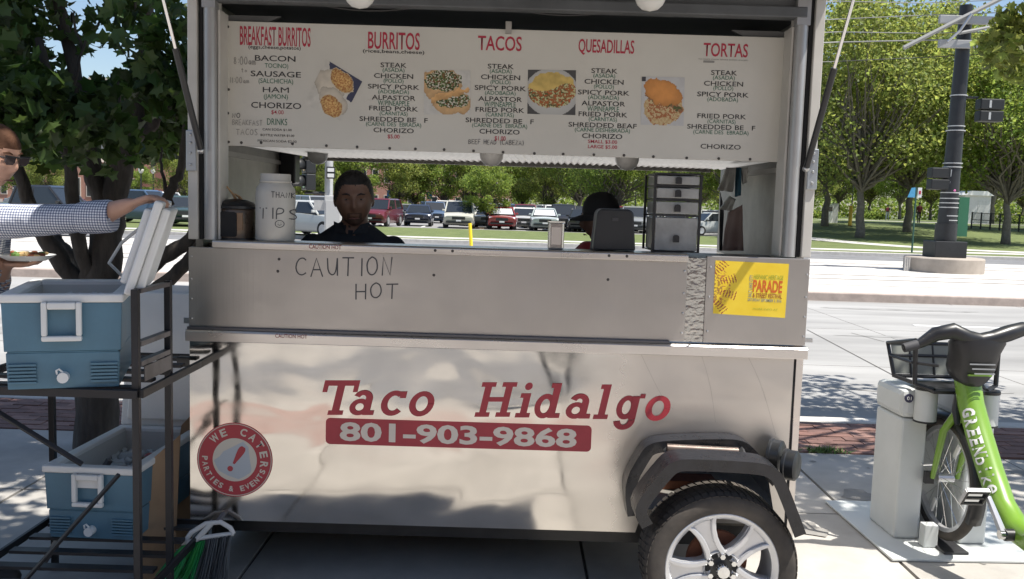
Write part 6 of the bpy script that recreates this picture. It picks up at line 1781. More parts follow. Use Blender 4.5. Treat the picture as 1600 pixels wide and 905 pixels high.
# ---- pedestrians across the street and the photographer mirrored in the steel
def walker(loc, h, rz, top_m, leg_m, skin_m, hair_m, label, bag=None, stride=.22, arms_up=False):
    B = MB(); k = h/1.75
    M_ = Matrix.Translation(loc) @ Matrix.Rotation(rz, 4, 'Z') @ Matrix.Scale(k, 4); B.M = M_
    B.cur = 0; limb(B, [(0,.01,1.52),(0,.02,1.42)], [.05,.056])
    B.cur = 2; torso(B, [(0,0,.92,.15,.10),(0,0,1.05,.145,.095),(0,0,1.25,.165,.105),(0,.005,1.38,.165,.095),(0,.01,1.44,.09,.065)])
    for s_ in (-1, 1):
        B.cur = 2; limb(B, [(s_*.175,0,1.36),(s_*.215,.02,1.16)], [.055,.046]); B.cur = 0
        if arms_up: limb(B, [(s_*.215,.02,1.16),(s_*.225,-.02,1.08),(s_*.13,.26,1.36)], [.042,.04,.03]); hand(B, M_.inverted() @ (M_ @ Vector((s_*.13,.26,1.36))), (-s_*.4,.2,1), (0,1,0), s_, .4)
        else: limb(B, [(s_*.215,.02,1.14),(s_*.225,-s_*.08,.94),(s_*.22,-s_*.13,.80)], [.04,.034,.03])
        B.cur = 3; limb(B, [(s_*.085,0,.92),(s_*.095,s_*stride*.5-.02,.50),(s_*.095,s_*stride,.09)], [.09,.065,.045]); B.cur = 4
        limb(B, [(s_*.095,s_*stride+.03,.04),(s_*.10,s_*stride-.13,.035)], [.042,.035])
    Hm = MB(); Mh = head(Hm, M_ @ Vector((0,-.01,1.63)), .235*k, rz, 0, 1, 0)
    o = finish(B, Hm, 'person', [skin_m, hair_m, top_m, leg_m, m_shoe], label, (0,0,0), .02 if not arms_up else .014)
    if bag:
        b_ = MB(); b_.M = M_; b_.box(-.13,.13,.10,.22,1.02,1.40); b_.build('backpack', bag, o, bevel=.03)
    return o
q = at(1386, 343, Y=96); walker((q.x, 96, hgt(q.x, 96)+.06), 1.72, R(150), mat('black top', (.02,.02,.022), .8), mat('white trousers', (.6,.6,.58), .8), m_skin_l, m_hair_k, 'distant pedestrian in black top and white trousers on the lawn path', mat('red bag', (.35,.05,.07), .7))
q = at(1435, 350, Y=72); walker((q.x, 72, hgt(q.x, 72)+.06), 1.75, R(165), mat('maroon top', (.16,.03,.04), .8), mat('dark shorts', (.02,.02,.025), .8), m_skin_d, m_hair_k, 'distant pedestrian in maroon top and dark trousers near the sign post', None)
walker((.46, -3.98, 0), 1.76, R(180), mat('grey tee', (.16,.16,.17), .85), m_jean, m_skin_l, m_hair_b, 'photographer mirrored in the lower steel panel as a pair of legs', None, .03, True)
# ================================================================== CARS
m_glass = mat('car glass', (.02,.024,.028), .06, spec=.8)
m_tire = mat('car tyre', (.02,.02,.02), .85)
m_hl = mat('headlamp', (.7,.7,.7), .1, metal=.3)
m_tl = mat('tail lamp', (.35,.02,.02), .2)
m_plate = mat('number plate', (.6,.6,.6), .4)
KINDS = {  # L, W, H, hood z, belt z, nose y.. : stations along the length as fractions
 'sedan': dict(L=4.6, W=1.80, H=1.45, hood=.90, belt=.95, ws=(.27,.42), rr=(.74,.90), tail=.98, rw=.33),
 'suv':   dict(L=4.6, W=1.88, H=1.74, hood=1.06, belt=1.10, ws=(.24,.37), rr=(.90,.985), tail=1.10, rw=.37),
 'van':   dict(L=4.95, W=1.95, H=1.76, hood=1.00, belt=1.06, ws=(.16,.36), rr=(.92,.99), tail=1.06, rw=.34),
 'hatch': dict(L=4.2, W=1.74, H=1.48, hood=.92, belt=.97, ws=(.25,.40), rr=(.80,.96), tail=1.0, rw=.32),
 'pickup':dict(L=5.4, W=1.95, H=1.86, hood=1.16, belt=1.20, ws=(.28,.38), rr=(.60,.64), tail=1.18, rw=.40),
 'beetle':dict(L=4.1, W=1.72, H=1.50, hood=.88, belt=.95, ws=(.26,.42), rr=(.62,.94), tail=.86, rw=.32)}
PAINTS = {}
def paint(c):
    if c not in PAINTS: PAINTS[c] = mat('car paint %d' % len(PAINTS), c, .3, coat=.7, metal=.1)
    return PAINTS[c]
def car(kind, col, loc, rz, label, group='cars in the parking lot', shade=False, detail=True):
    K = KINDS[kind]; L, W, H = K['L'], K['W'], K['H']; pm = paint(col)
    t = thing({'sedan':'parked_car','hatch':'parked_car','suv':'parked_suv','van':'parked_minivan','pickup':'parked_pickup','beetle':'parked_car'}[kind], label, {'suv':'car','van':'minivan','pickup':'pickup truck'}.get(kind, 'car'), loc, rz, group)
    def P(mb, nm, m_, par=t, **k): o = mb.build(nm, m_, None, **k); o.parent = par; return o
    y0 = -L/2; hw = W/2
    def Y(f): return y0 + L*f
    st = [(0,.80,.62,.86),(.015,.72,.5,.93),(.06,K['hood']-.10,.28,.98),(.14,K['hood']-.04,.22,1.0),(K['ws'][0],K['hood'],.2,1.0),(.5,K['belt'],.2,1.0),(K['rr'][1]-.04,K['tail'] if kind!='sedan' else K['belt'],.2,1.0),(.965,K['tail'],.28,.97),(.99,K['tail']-.12,.4,.93),(1.0,.72,.5,.88)]
    vs = []; fs = []; b = MB()
    for (f, zt, zb, wf) in st:
        w = hw*wf; zm = zb + (zt-zb)*.55
        ring_ = [(-w*.90,zb),(-w,zb+.10),(-w,zm),(-w*.95,zt-.03),(-w*.78,zt),(0,zt+.025),(w*.78,zt),(w*.95,zt-.03),(w,zm),(w,zb+.10),(w*.90,zb)]
        for (x, z) in ring_: vs.append((x, Y(f), z))
    n = 11
    for i in range(len(st)-1):
        for k in range(n-1): fs.append((i*n+k, i*n+k+1, (i+1)*n+k+1, (i+1)*n+k))
        fs.append((i*n+n-1, i*n, (i+1)*n, (i+1)*n+n-1))
    fs.append(tuple(range(n))); fs.append(tuple((len(st)-1)*n+k for k in range(n-1,-1,-1)))
    b._add(vs, fs); body = P(b, 'body', pm, smooth=True, angle=50)
    if kind == 'pickup': pass
    # greenhouse
    w0 = hw*.90; w1 = hw*.70 if kind in ('sedan','hatch','beetle') else hw*.80
    zb = K['belt']-.03; zt = H-.05
    a0, a1, r0, r1 = Y(K['ws'][0]), Y(K['ws'][1]), Y(K['rr'][0]), Y(K['rr'][1])
    P(MB().hexa([(-w0,a0,zb),(w0,a0,zb),(w0,r1,zb),(-w0,r1,zb)], [(-w1,a1,zt),(w1,a1,zt),(w1,r0,zt),(-w1,r0,zt)]), 'windows', m_glass, bevel=.03)
    P(MB().hexa([(-w1-.02,a1-.06,zt-.03),(w1+.02,a1-.06,zt-.03),(w1+.02,r0+.06,zt-.03),(-w1-.02,r0+.06,zt-.03)], [(-w1*.86,a1+.10,H),(w1*.86,a1+.10,H),(w1*.86,r0-.10,H),(-w1*.86,r0-.10,H)]), 'roof', pm, bevel=.03)
    for s in (-1, 1):
        P(MB().tube([(s*w0,a0,zb),(s*w1,a1,zt)], .045, 6), 'pillar', pm); P(MB().tube([(s*w0,r1,zb),(s*w1,r0,zt)], .06, 6), 'pillar', pm)
        mid = (a1+r0)/2; P(MB().tube([(s*(w0+.005),mid,zb),(s*(w1+.005),mid,zt)], .04, 6), 'pillar', pm)
        for f in (.19, .80):
            wy = Y(f); rw = K['rw']
            wo = P(MB().lathe([(0,-.11),(rw*.62,-.11),(rw*.66,-.12),(rw*.95,-.11),(rw,-.07),(rw,.07),(rw*.95,.11),(0,.11)], 20, (s*(hw-.10), wy, rw), axis='X'), 'wheel', m_tire, smooth=True)
            if detail: P(MB().lathe([(0,s*.118),(rw*.60,s*.126),(rw*.60,s*.10)], 14, (s*(hw-.10), wy, rw), axis='X'), 'hubcap', m_alu, wo)
        P(MB().hexa([(s*hw*.52,Y(.004)-.012,.66),(s*hw*.86,Y(.03)-.012,.68),(s*hw*.88,Y(.05),.68),(s*hw*.52,Y(.03),.66)], [(s*hw*.54,Y(.02)-.012,.80),(s*hw*.90,Y(.055)-.012,.82),(s*hw*.90,Y(.07),.82),(s*hw*.54,Y(.045),.80)]), 'headlight', m_hl)
        P(MB().box(s*hw*.62, s*hw*.88, Y(.985), Y(1.0)+.012, .72, .90 if kind in ('sedan','hatch','beetle') else 1.05), 'taillight', m_tl)
        P(MB().box(s*(w0+.02), s*(w0+.20), a0+.10, a0+.20, zb+.05, zb+.17), 'mirror', pm, bevel=.03)
    P(MB().box(-hw*.42, hw*.42, Y(0)-.014, Y(.03), .58, .76), 'grille', m_blackp)
    P(MB().box(-hw*.80, hw*.80, Y(.0)-.02, Y(.03), .36, .46), 'bumper_intake', m_blackp)
    P(MB().box(-.16, .16, Y(0)-.03, Y(0)-.016, .47, .57), 'plate', m_plate)
    if shade:
        P(MB().hexa([(-w0*.85,a0+.02,zb+.07),(w0*.85,a0+.02,zb+.07),(w0*.85,a0+.03,zb+.07),(-w0*.85,a0+.03,zb+.07)], [(-w1*.9,a1-.035,zt-.03),(w1*.9,a1-.035,zt-.03),(w1*.9,a1-.025,zt-.03),(-w1*.9,a1-.025,zt-.03)]), 'sunshade', mat('silver sunshade', (.8,.8,.82), .35, metal=.4))
    return t
wht = (.62,.62,.60); slv = (.45,.46,.44); nvy = (.03,.04,.07); blk = (.018,.019,.022); mar = (.13,.02,.03); red = (.26,.03,.03); gld = (.50,.49,.43); tea = (.40,.45,.44); grn = (.04,.07,.07); gry = (.20,.21,.22); blu = (.06,.10,.17); yel = (.75,.55,.02)
def lotcar(kind, col, u, Y, rz, label, **k):
    Y = Y*.86 if Y > 50 else Y
    x = at(u, 345, Y=Y).x; car(kind, col, (x, Y, hgt(x, Y)+.05), R(rz), label, **k)
lotcar('suv', mar, 594, 62, -8, 'maroon suv parked just right of the server')
lotcar('sedan', nvy, 655, 67, 3, 'navy sedan parked alone at the front of the lot')
lotcar('suv', blu, 677, 82, 12, 'dark blue suv behind the navy sedan')
lotcar('pickup', wht, 695, 92, 4, 'tall white pickup above the dark blue suv')
lotcar('van', gld, 718, 63.5, 2, 'pale gold minivan in the front row')
lotcar('suv', nvy, 733, 80, 3, 'dark suv peeking over the gold minivan')
lotcar('sedan', wht, 762, 66, 0, 'white sedan behind the slim lawn tree')
lotcar('sedan', red, 785, 63.5, 0, 'red sedan with a silver windscreen sunshade', shade=True)
lotcar('sedan', wht, 818, 65, 0, 'white sedan right of the red sedan')
lotcar('sedan', tea, 850, 63, 0, 'silver teal sedan with glinting sunshade', shade=True)
lotcar('suv', blk, 880, 66, -4, 'black suv right of the silver teal sedan')
lotcar('sedan', blk, 909, 63, -4, 'black sedan just left of the capped person')
lotcar('suv', gry, 991, 65, -6, 'grey suv between capped person and drawers')
lotcar('hatch', slv, 1113, 63, -70, 'silver hatchback side-on, right of the drawers')
lotcar('suv', mar, 820, 78, 0, 'maroon suv behind the white sedan, second row')
lotcar('suv', blu, 790, 86, 0, 'blue suv above the red sedan, third row')
lotcar('sedan', gry, 760, 90, 0, 'grey sedan in the back row left of the lamp')
lotcar('van', gry, 852, 84, 0, 'grey minivan behind the silver teal sedan')
lotcar('suv', wht, 868, 96, 5, 'white suv in the back row right')
lotcar('sedan', slv, 838, 100, 0, 'silver sedan at the very back of the lot')
lotcar('suv', blk, 905, 80, 0, 'black suv in the second row near the cap bill')
lotcar('sedan', mar, 812, 104, 0, 'maroon sedan at the very back of the lot')
lotcar('suv', slv, 1108, 84, -5, 'silver suv behind the silver hatchback')
lotcar('sedan', wht, 1052, 68, 0, 'white sedan hidden behind the plastic drawers')
lotcar('beetle', yel, 481, 60, 35, 'bright yellow rounded car between jar and server')
lotcar('sedan', wht, 476, 45, 40, 'white sedan right beside the tip jar')
lotcar('suv', gry, 496, 56, 35, 'grey suv behind the white sedan near the cabinet')
lotcar('sedan', slv, 492, 33.5, 55, 'silver sedan nearest to the server left shoulder', group='cars on the street')
lotcar('sedan', blu, 470, 72, 30, 'blue sedan far behind the tip jar')
for (kd, cl, u, Y, lab) in (('sedan', wht, 742, 74, 'white sedan half hidden behind the gold minivan'), ('suv', slv, 775, 76, 'silver suv just behind the red sedan'), ('sedan', gry, 836, 72, 'grey sedan between white and silver teal sedans'),
    ('suv', wht, 866, 76, 'white suv behind the black suv, second row'), ('sedan', slv, 893, 72, 'silver sedan left of the black sedan, second row'), ('sedan', blu, 930, 64, 'blue sedan behind the cap bill'),
    ('suv', mar, 958, 66, 'maroon suv hidden behind the capped head'), ('sedan', wht, 1010, 72, 'white sedan peeking left of the drawers'), ('sedan', nvy, 800, 95, 'navy sedan in the back row by the lamp'),
    ('pickup', gry, 880, 92, 'grey pickup in the back row'), ('sedan', wht, 905, 94, 'white sedan in the back row at right'), ('suv', red, 745, 96, 'red suv in the back row left'), ('hatch', wht, 1128, 72, 'white hatchback half behind the hanging bags'), ('sedan', gry, 632, 92, 'grey sedan at the lot entrance by the blue sign')):
    lotcar(kd, cl, u, Y, random.uniform(-5, 5), lab)
G_ = 'cars across the street at the left'
def lc(kind, col, u, Y, rz, label):
    x = at(u, 345, Y=Y).x; car(kind, col, (x, Y, (hgt(x, Y) if Y > 33.4 else -.13)+.05), R(rz), label, group=G_)
lc('suv', wht, 252, 52, 60, 'white suv just above the cooler lid'); lc('suv', blu, 222, 44, 80, 'blue suv behind the reaching arm'); lc('hatch', grn, 284, 41, 25, 'dark green hatchback at the trailer edge')
lc('suv', gry, 210, 66, 70, 'grey suv in the row under the brick arch'); lc('sedan', slv, 80, 62, 85, 'silver sedan above the checked sleeve'); lc('sedan', gry, 55, 70, 80, 'grey sedan behind the man in checks'); lc('hatch', mar, 104, 66, 80, 'maroon hatchback between the tree stems')
lc('pickup', blk, 68, 29.5, 90, 'black pickup seen under the checked sleeve')

# ================================================================== SIGNALS, POLES, SIGNS
m_sig = mat('signal black', (.012,.013,.014), .5)
m_galv = mat('galvanised', (.5,.5,.49), .45, metal=.4, var=.1)
m_pole = mat('black pole paint', (.016,.017,.019), .45, var=.2)
def signal_head(par, P, rz, n=3, s=.34, lens=((.25,.02,.02),(.3,.18,.02),(.02,.2,.08))):
    M_ = Matrix.Translation(P) @ Matrix.Rotation(rz, 4, 'Z')
    for k in range(n):
        z = -k*s
        b = MB(); b.M = M_; b.box(-s*.5, s*.5, 0, s*.6, z-s*.49, z+s*.49); h = b.build('signal_section', m_sig, par, bevel=.02)
        v = MB(); v.M = M_; vs = []; fs = []; nn = 14
        for i in range(nn+1):
            a = R(-40 + 260*i/nn); x, zz_ = s*.38*math.cos(a), s*.38*math.sin(a)
            vs += [(x,-.001,z+zz_), (x*1.02,-s*.75,z+zz_+.01-s*.08)]
        for i in range(nn): fs.append((2*i, 2*i+1, 2*i+3, 2*i+2))
        v._add(vs, fs); o = v.build('visor', m_sig, h, smooth=True, recalc=False); sd = o.modifiers.new('t', 'SOLIDIFY'); sd.thickness = .01
        l = MB(); l.M = M_; l.lathe([(0,-.03),(s*.25,-.02),(s*.36,-.002)], 18, (0,0,z), axis='Y'); l.build('lens', mat('lens %d' % k, lens[k], .2), h, smooth=True)
q = at(513, 375, Y=16.2)
TS = thing('traffic_signal', 'black traffic signal on a pale pole left of the server', 'traffic signal', (q.x, 16.2, .03))
MB().tube([(q.x,16.2,.03),(q.x,16.2,.3),(q.x,16.2,6.5)], [.13,.095,.085], 16).build('pole', m_galv, TS, smooth=True)
s0 = at(475, 232, Y=16.0); signal_head(TS, (s0.x, 16.0, s0.z), R(-60), 3, .36)
MB().tube([(q.x,16.2,s0.z+.3),(s0.x,16.1,s0.z+.3)], .03, 8).build('bracket', m_sig, TS); MB().tube([(q.x,16.2,s0.z-.95),(s0.x,16.1,s0.z-.95)], .03, 8).build('bracket', m_sig, TS)
p = at(517, 270, Y=16.05); sg = MB().box(p.x-.09, p.x+.09, 16.04, 16.06, p.z-.13, p.z+.13).build('sign_plate', m_sig, TS); MB().box(p.x-.07, p.x+.07, 16.03, 16.039, p.z-.10, p.z-.02).build('sign_print', m_coolw, sg); MB().box(p.x-.07, p.x+.07, 16.03, 16.039, p.z+.02, p.z+.10).build('sign_print', m_coolw, sg)
p = at(518, 340, Y=15.5); CB = thing('utility_cabinet', 'pale grey utility cabinet behind the server on the median', 'cabinet', (p.x, 15.5, .03))
zt_ = at(520, 306, Y=15.5).z; MB().box(p.x-.13, p.x+.22, 15.4, 15.75, .03, zt_).build('case', mat('cabinet paint', (.5,.5,.49), .5, var=.05), CB, bevel=.01); MB().box(p.x-.10, p.x+.19, 15.385, 15.399, .2, zt_-.1).build('door', mat('cabinet door', (.46,.46,.45), .5), CB, bevel=.004); MB().box(p.x-.38, p.x-.131, 15.5, 15.52, zt_-.32, zt_-.1).build('side_sign', m_galv, CB)
# yellow guy-wire guard
a = at(738, 388, Y=21); b = at(734, 349, Y=21)
gg = MB().tube([(a.x,21,.03),(b.x,21.1,b.z)], [.05,.045], 8).build('guy_wire_guard', mat('yellow plastic', (.75,.55,.02), .5)); tag(gg, 'yellow guy-wire guard standing before the gold minivan', 'post')
for i, (u, v, Y) in enumerate(((609,303,88),(671,306,88))):
    x = at(u, v, Y=Y).x; z0 = hgt(x, Y); zt_ = at(u, v, Y=Y).z
    sp = thing('parking_sign', ['blue parking sign nearer the server, left of the other', 'blue parking sign nearer the white pickup'][i], 'sign', (x, Y, z0), 0, 'blue parking signs'); MB().cyl((x,Y,z0),(x,Y,zt_),.04,n=8).build('post', m_galv, sp); MB().box(x-.28,x+.28,Y-.05,Y-.02,zt_-.35,zt_+.35).build('plate', mat('blue sign', (.05,.22,.5), .5), sp)
def lamp_post(u, Y, h, label, globe=True):
    x = at(u, 340, Y=Y).x; z0 = hgt(x, Y); t = thing('lamp_post', label, 'lamp post', (x, Y, z0), 0, 'lamp posts')
    MB().tube([(x,Y,z0),(x,Y,z0+.5),(x,Y,z0+h)], [.14,.07,.05], 10).build('post', m_pole, t, smooth=True)
    MB().lathe([(0,0),(.10,.02),(.20,.22),(.19,.40),(.08,.52),(0,.56)], 14, (x,Y,z0+h)).build('lantern', mat('lantern glass', (.7,.68,.6), .3), t, smooth=True)
    MB().lathe([(.21,.40),(.1,.56),(.03,.62),(0,.66)], 14, (x,Y,z0+h+.0)).build('cap', m_pole, t)
lamp_post(723, 86, 3.6, 'lamp post above the gold minivan'); lamp_post(858, 86, 4.2, 'lamp post above the silver teal sedan'); lamp_post(992, 90, 4, 'lamp post left of the drawers'); lamp_post(240, 72, 3.4, 'lamp post before the brick arch'); lamp_post(221, 64, 3.2, 'lamp post left of the brick arch'); lamp_post(1330, 95, 5, 'lamp post at the right above the yellow bollard')
# catenary pole on its round plinth
q = at(1497, 426, Y=21.6); PX = q.x; PY = 21.6 + .9
CPo = thing('catenary_pole', 'tall black tramway pole with cross-arms and signals on round concrete base', 'pole', (PX, PY, .03))
MB().lathe([(0,.02),(1.08,.02),(1.08,.42),(1.05,.45),(0,.45)], 40, (PX,PY,0)).build('plinth', mat('plinth concrete', (.38,.33,.28), .85, var=.12, scale=3), CPo, smooth=True, angle=40)
for k in range(3): MB().tube([(PX-1.25+.06*k,PY-.3,.02),(PX-1.25+.06*k,PY-.3,.42)], .025, 6).build('plinth_rib', m_kerb, CPo)
MB().box(PX-.46, PX+.46, PY-.4, PY+.4, .4505, .92).build('base_box', m_pole, CPo, bevel=.02)
MB().tube([(PX,PY,.92),(PX+.05,PY,3.4),(PX+.1,PY,7.6)], [.27,.225,.175], 24).build('shaft', m_pole, CPo, smooth=True)
MB().lathe([(.27,0),(.30,0),(.30,.5),(.27,.5)], 24, (PX,PY,.93), closed=True).build('collar', m_pole, CPo, smooth=True)
for v in (205,256,262,302,311,318,325,338,345,367,375):
    z = at(1505, v, Y=PY).z; MB().lathe([(.245,-.014),(.262,-.014),(.262,.014),(.245,.014)], 24, (PX+.05*(z/3.4),PY,z), closed=True).build('steel_band', m_galv, CPo, smooth=True)
for v in (150,198):
    z = at(1505, v, Y=PY).z; MB().lathe([(.20,-.014),(.235,-.014),(.235,.014),(.20,.014)], 24, (PX+.07,PY,z), closed=True).build('steel_band', m_galv, CPo, smooth=True)
for (u0, u1, v) in ((1468,1557,30),(1467,1542,68)):
    a = at(u0, v, Y=PY-.3); b = at(u1, v, Y=PY-.3); MB().box(a.x, b.x, PY-.34, PY-.22, a.z-.11, a.z+.11).build('cross_arm', mat('arm grey', (.34,.34,.34), .5, metal=.3), CPo, bevel=.01)
MB().tube([at(1412,75,Y=PY-.4), at(1500,30,Y=PY-.4), at(1570,-5,Y=PY-.4)], .06, 8).build('strut', mat('strut grey', (.26,.26,.25), .5), CPo)
MB().tube([at(1498,52,Y=PY-.45), at(1560,40,Y=PY-.45), at(1640,8,Y=PY-.45)], .045, 8).build('strut', mat('strut grey', (.26,.26,.25), .5), CPo)
MB().tube([at(1480,66,Y=PY-.5), at(1500,48,Y=PY-.5), at(1518,22,Y=PY-.5)], .04, 8).build('strut', m_bolt, CPo)
for (u0, u1, v0, v1, side) in ((1528,1562,155,193,1),(1452,1490,262,299,-1)):
    a = at(u0, v0, Y=PY); b = at(u1, v1, Y=PY); m_ = (a.x+b.x)/2
    for k in range(2):
        zt_ = a.z - k*(a.z-b.z)/2; zb_ = zt_ - (a.z-b.z)/2 + .03
        sgb = MB().box(a.x, b.x, PY-.2, PY+.15, zb_, zt_).build('pedestrian_signal', m_sig, CPo, bevel=.03)
        MB().box(b.x-.22 if side < 0 else a.x+.24, b.x-.14 if side < 0 else a.x+.30, PY-.21, PY-.201, zb_+.05, zt_-.05).build('signal_edge', m_galv, sgb)
    MB().tube([(PX+.06,PY,a.z+.04),((a.x if side > 0 else b.x),PY,a.z+.04)], .035, 8).build('signal_arm', m_sig, CPo)
a = at(1501, 308, Y=PY); b = at(1512, 370, Y=PY); MB().box(a.x, b.x, PY+.05, PY+.11, b.z, a.z).build('sign_panel', mat('green sign', (.02,.12,.06), .5), CPo)
MB().ell(at(1491,298,Y=PY-.22), (.05,.03,.05)).build('push_button', mat('pink lamp', (.6,.15,.35), .3), CPo)
# overhead wires
for i, (v0, v1, v2) in enumerate(((2,5,0),(30,24,20),(50,52,50),(66,63,61),(96,90,84))):
    P = [at(1240, v0+3, Y=24), at(1310, v0, Y=24), at(1440, v1, Y=23.4), at(1560, v2, Y=22.6), at(1680, v2-6, Y=22)]
    w_ = MB().tube(P, .013 if i != 3 else .02, 6).build('overhead_wire', mat('wire grey', (.2,.2,.2), .5) if i != 4 else m_pole); tag(w_, ['topmost overhead wire at the picture edge', 'overhead wire meeting the upper cross-arm', 'overhead wire between the two cross-arms', 'thick overhead wire meeting the lower cross-arm', 'lowest thin overhead wire'][i], 'wire', 'overhead tram wires')
# blue and white sign
x = at(1425, 390, Y=34.6).x; SGN = thing('street_sign', 'blue and white sign on a thin green post in the grass', 'sign', (x, 34.6, 0)); zt_ = at(1425, 293, Y=34.6).z
MB().cyl((x,34.6,.02),(x,34.6,zt_),.04,n=8).build('post', mat('green post', (.05,.12,.09), .5), SGN)
MB().prism([(x-.37,zt_-.42),(x-.06,zt_-.42),(x-.06,zt_),(x-.22,zt_-.02)], 34.55, 34.57).build('blue_plate', mat('sky blue sign', (.08,.33,.55), .5), SGN)
wp = MB().box(x+.05, x+.22, 34.55, 34.57, zt_-.42, zt_).build('white_plate', m_coolw, SGN); MB().box(x+.09, x+.18, 34.54, 34.549, zt_-.28, zt_-.13).build('red_symbol', m_redp, wp)
def simple(name, label, cat, u0, u1, v0, Y, m_, dep=.5, bev=.03):
    a = at(u0, v0, Y=Y); b = at(u1, v0, Y=Y); z0 = hgt((a.x+b.x)/2, Y)+.04
    return a.x, b.x, z0, a.z
x0, x1, z0, z1 = simple('b','','',1327,1333,321,60,None); YB = thing('bollard', 'tall yellow bollard on the lawn', 'bollard', ((x0+x1)/2, 60, z0)); MB().lathe([(0,0),(.13,0),(.13,z1-z0-.08),(.09,z1-z0-.02),(0,z1-z0)], 14, ((x0+x1)/2,60,z0)).build('post', mat('yellow paint', (.7,.45,.04), .5), YB, smooth=True); MB().lathe([(.135,0),(.16,.0),(.16,.06),(.135,.06)], 14, ((x0+x1)/2,60,z0), closed=True).build('base_ring', m_pole, YB)
x0, x1, z0, z1 = simple('k','','',1294,1311,319,64,None); KI = thing('ticket_kiosk', 'white kiosk panel with grey side near the trailer corner', 'kiosk', ((x0+x1)/2, 64, z0)); MB().box(x0, x0+.42, 64, 64.5, z0, z1).build('case', m_coolw, KI, bevel=.02); MB().box(x0+.44, x1, 64.05, 64.45, z0, z1+.05).build('side_case', m_galv, KI, bevel=.02); MB().box(x0+.06, x0+.36, 63.985, 63.999, z0+.9, z1-.2).build('screen', m_glass, KI)
x0, x1, z0, z1 = simple('s','','',1508,1549,305,88,None); SHL = thing('shelter_building', 'small white shelter building right of the black pole', 'building', ((x0+x1)/2, 88, z0)); MB().box(x0, x1, 88, 91, z0, z1).build('wall', mat('shelter wall', (.55,.55,.54), .6, var=.06), SHL); MB().prism([(x0-.2,z1+.001),(x0+.5,z1+.45),(x1-.5,z1+.45),(x1+.2,z1+.001)], 87.8, 91.2).build('roof', m_coolw, SHL); MB().box(x1-1.3, x1-.2, 87.98, 87.999, z0+.2, z1-.5).build('door', m_galv, SHL)
# fence at the right
FN = thing('metal_fence', 'low black metal fence along the path at far right', 'fence', (30, 66, 0))
fx0 = at(1518, 350, Y=62).x; fx1 = at(1640, 350, Y=58).x
for k in range(9):
    t_ = k/8; x = fx0 + (fx1-fx0)*t_; y = 62 - 4*t_; z = hgt(x, y); MB().box(x-.04, x+.04, y-.04, y+.04, z, z+1.25).build('post', m_pole, FN)
for dz in (.2, .7, 1.2):
    MB().tube([(fx0,62,hgt(fx0,62)+dz),(fx1,58,hgt(fx1,58)+dz)], .025, 6).build('rail', m_pole, FN)
for k in range(96):
    t_ = k/95; x = fx0 + (fx1-fx0)*t_; y = 62 - 4*t_; z = hgt(x, y); MB().cyl((x,y,z+.2),(x,y,z+1.2),.011,n=4).build('picket', m_pole, FN)

# ================================================================== BUILDINGS
m_brick = None
def brickmat(name, c1, c2, mort, sx):
    m = bpy.data.materials.new(name); m.use_nodes = True; N = m.node_tree.nodes; L = m.node_tree.links; b = N['Principled BSDF']; b.inputs['Roughness'].default_value = .9
    tc = N.new('ShaderNodeTexCoord'); mp = N.new('ShaderNodeMapping'); mp.inputs['Rotation'].default_value = (R(90), 0, 0); L.new(tc.outputs['Object'], mp.inputs[0])
    br = N.new('ShaderNodeTexBrick'); br.inputs['Color1'].default_value = (*c1,1); br.inputs['Color2'].default_value = (*c2,1); br.inputs['Mortar'].default_value = (*mort,1); br.inputs['Scale'].default_value = sx
    L.new(mp.outputs[0], br.inputs['Vector']); L.new(br.outputs['Color'], b.inputs['Base Color']); return m
m_bk = brickmat('red brick', (.36,.17,.12), (.30,.14,.10), (.34,.25,.2), 3.0)
m_stone = mat('pale stone trim', (.5,.44,.38), .8, var=.1)
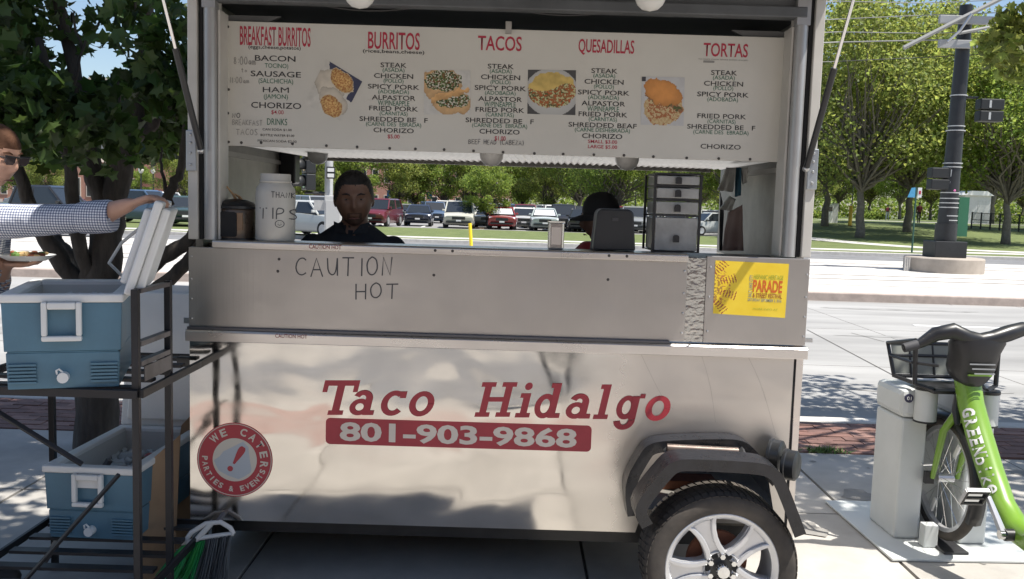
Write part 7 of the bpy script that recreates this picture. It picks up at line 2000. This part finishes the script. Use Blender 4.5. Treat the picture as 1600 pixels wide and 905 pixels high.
def building(label, x0, x1, Y, z1, dep, wm, bays, win_h, name='brick_building', arch=None, floors=1, cat='building'):
    z0 = hgt((x0+x1)/2, min(Y, 140)) - .3
    t = thing(name, label, cat, ((x0+x1)/2, Y, z0))
    MB().box(x0, x1, Y, Y+dep, z0, z1).build('wall', wm, t)
    MB().box(x0-.15, x1+.15, Y-.15, Y+dep+.15, z1+.001, z1+.45).build('cornice', m_stone, t)
    MB().box(x0-.03, x1+.03, Y-.05, Y-.001, z0, z0+.9).build('plinth', m_stone, t)
    fh = (z1-z0)/floors
    for f in range(floors):
        for k in range(bays):
            cx = x0 + (x1-x0)*(k+.5)/bays; ww = (x1-x0)/bays*.42; zb = z0 + fh*f + fh*.28
            if arch and abs(cx-arch[0]) < arch[1]+ww: continue
            fr = MB().box(cx-ww/2-.1, cx+ww/2+.1, Y-.08, Y-.001, zb-.1, zb+win_h+.1).build('window', m_stone, t)
            MB().box(cx-ww/2, cx+ww/2, Y-.09, Y-.0805, zb, zb+win_h).build('pane', m_glass, fr)
    if arch:
        ax, ar, az = arch; P = [(ax+ar*math.cos(R(a)), az+ar*math.sin(R(a))) for a in range(0,181,12)] + [(ax-ar, z0), (ax+ar, z0)]
        P2 = [(ax+ar*1.15*math.cos(R(a)), az+ar*1.15*math.sin(R(a))) for a in range(0,181,12)] + [(ax-ar*1.15, z0), (ax+ar*1.15, z0)]
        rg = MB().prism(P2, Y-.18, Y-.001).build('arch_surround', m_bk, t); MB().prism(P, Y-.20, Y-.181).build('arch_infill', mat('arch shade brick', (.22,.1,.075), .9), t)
    return t
x0 = at(196, 300, Y=104).x; x1 = at(330, 300, Y=104).x; zt_ = at(240, 243, Y=104).z
building('pink brick building with an arched bay behind the leaning limb', x0, x1, 104, zt_, 14, m_bk, 5, 1.8, arch=(at(241,300,Y=104).x, 1.5, at(241,279,Y=104).z))
x0 = at(-60, 300, Y=100).x; x1 = at(150, 300, Y=100).x; zt_ = at(60, 250, Y=100).z
building('low brick building with dark window bays behind the man in gingham', x0, x1, 100, zt_, 14, m_bk, 11, 2.0)
x0 = at(20, 300, Y=150).x; x1 = at(112, 300, Y=150).x; building('dark grey office block above the low brick building', x0, x1, 150, at(60,205,Y=150).z, 20, mat('dark cladding', (.12,.12,.14), .6), 8, 1.3, floors=4, name='office_block')
x0 = at(142, 300, Y=190).x; x1 = at(192, 300, Y=190).x; building('tall pinkish tower seen between the tree stems', x0, x1, 190, at(160,125,Y=190).z, 25, mat('pink concrete', (.38,.27,.24), .85, var=.06), 7, 2.2, floors=7, name='tower')
x0 = at(262, 300, Y=210).x; x1 = at(345, 300, Y=210).x; building('tower with stepped top beside the trailer edge', x0, x1, 210, at(280,145,Y=210).z, 25, mat('tan concrete', (.32,.27,.25), .85), 7, 2.2, floors=7, name='tower')
x0 = at(540, 300, Y=118).x; x1 = at(800, 300, Y=118).x; building('long red brick building behind the window trees', x0, x1, 118, at(660,258,Y=118).z, 16, m_bk, 14, 1.7, floors=2)
x0 = at(440, 300, Y=130).x; x1 = at(500, 300, Y=130).x; building('small red brick building behind the traffic signal', x0, x1, 130, at(470,292,Y=130).z, 12, m_bk, 4, 1.2)
# unseen block added behind the photographer so the steel has a building to mirror
building('brick block across the plaza behind the photographer', -34, 30, -36, 14, 10, m_bk, 18, 2.0, floors=4, name='reflection_block')
for o in list(bpy.data.objects):
    if o.get('label') == 'brick block across the plaza behind the photographer':
        o.rotation_euler = (0, 0, PI)
flush_text()
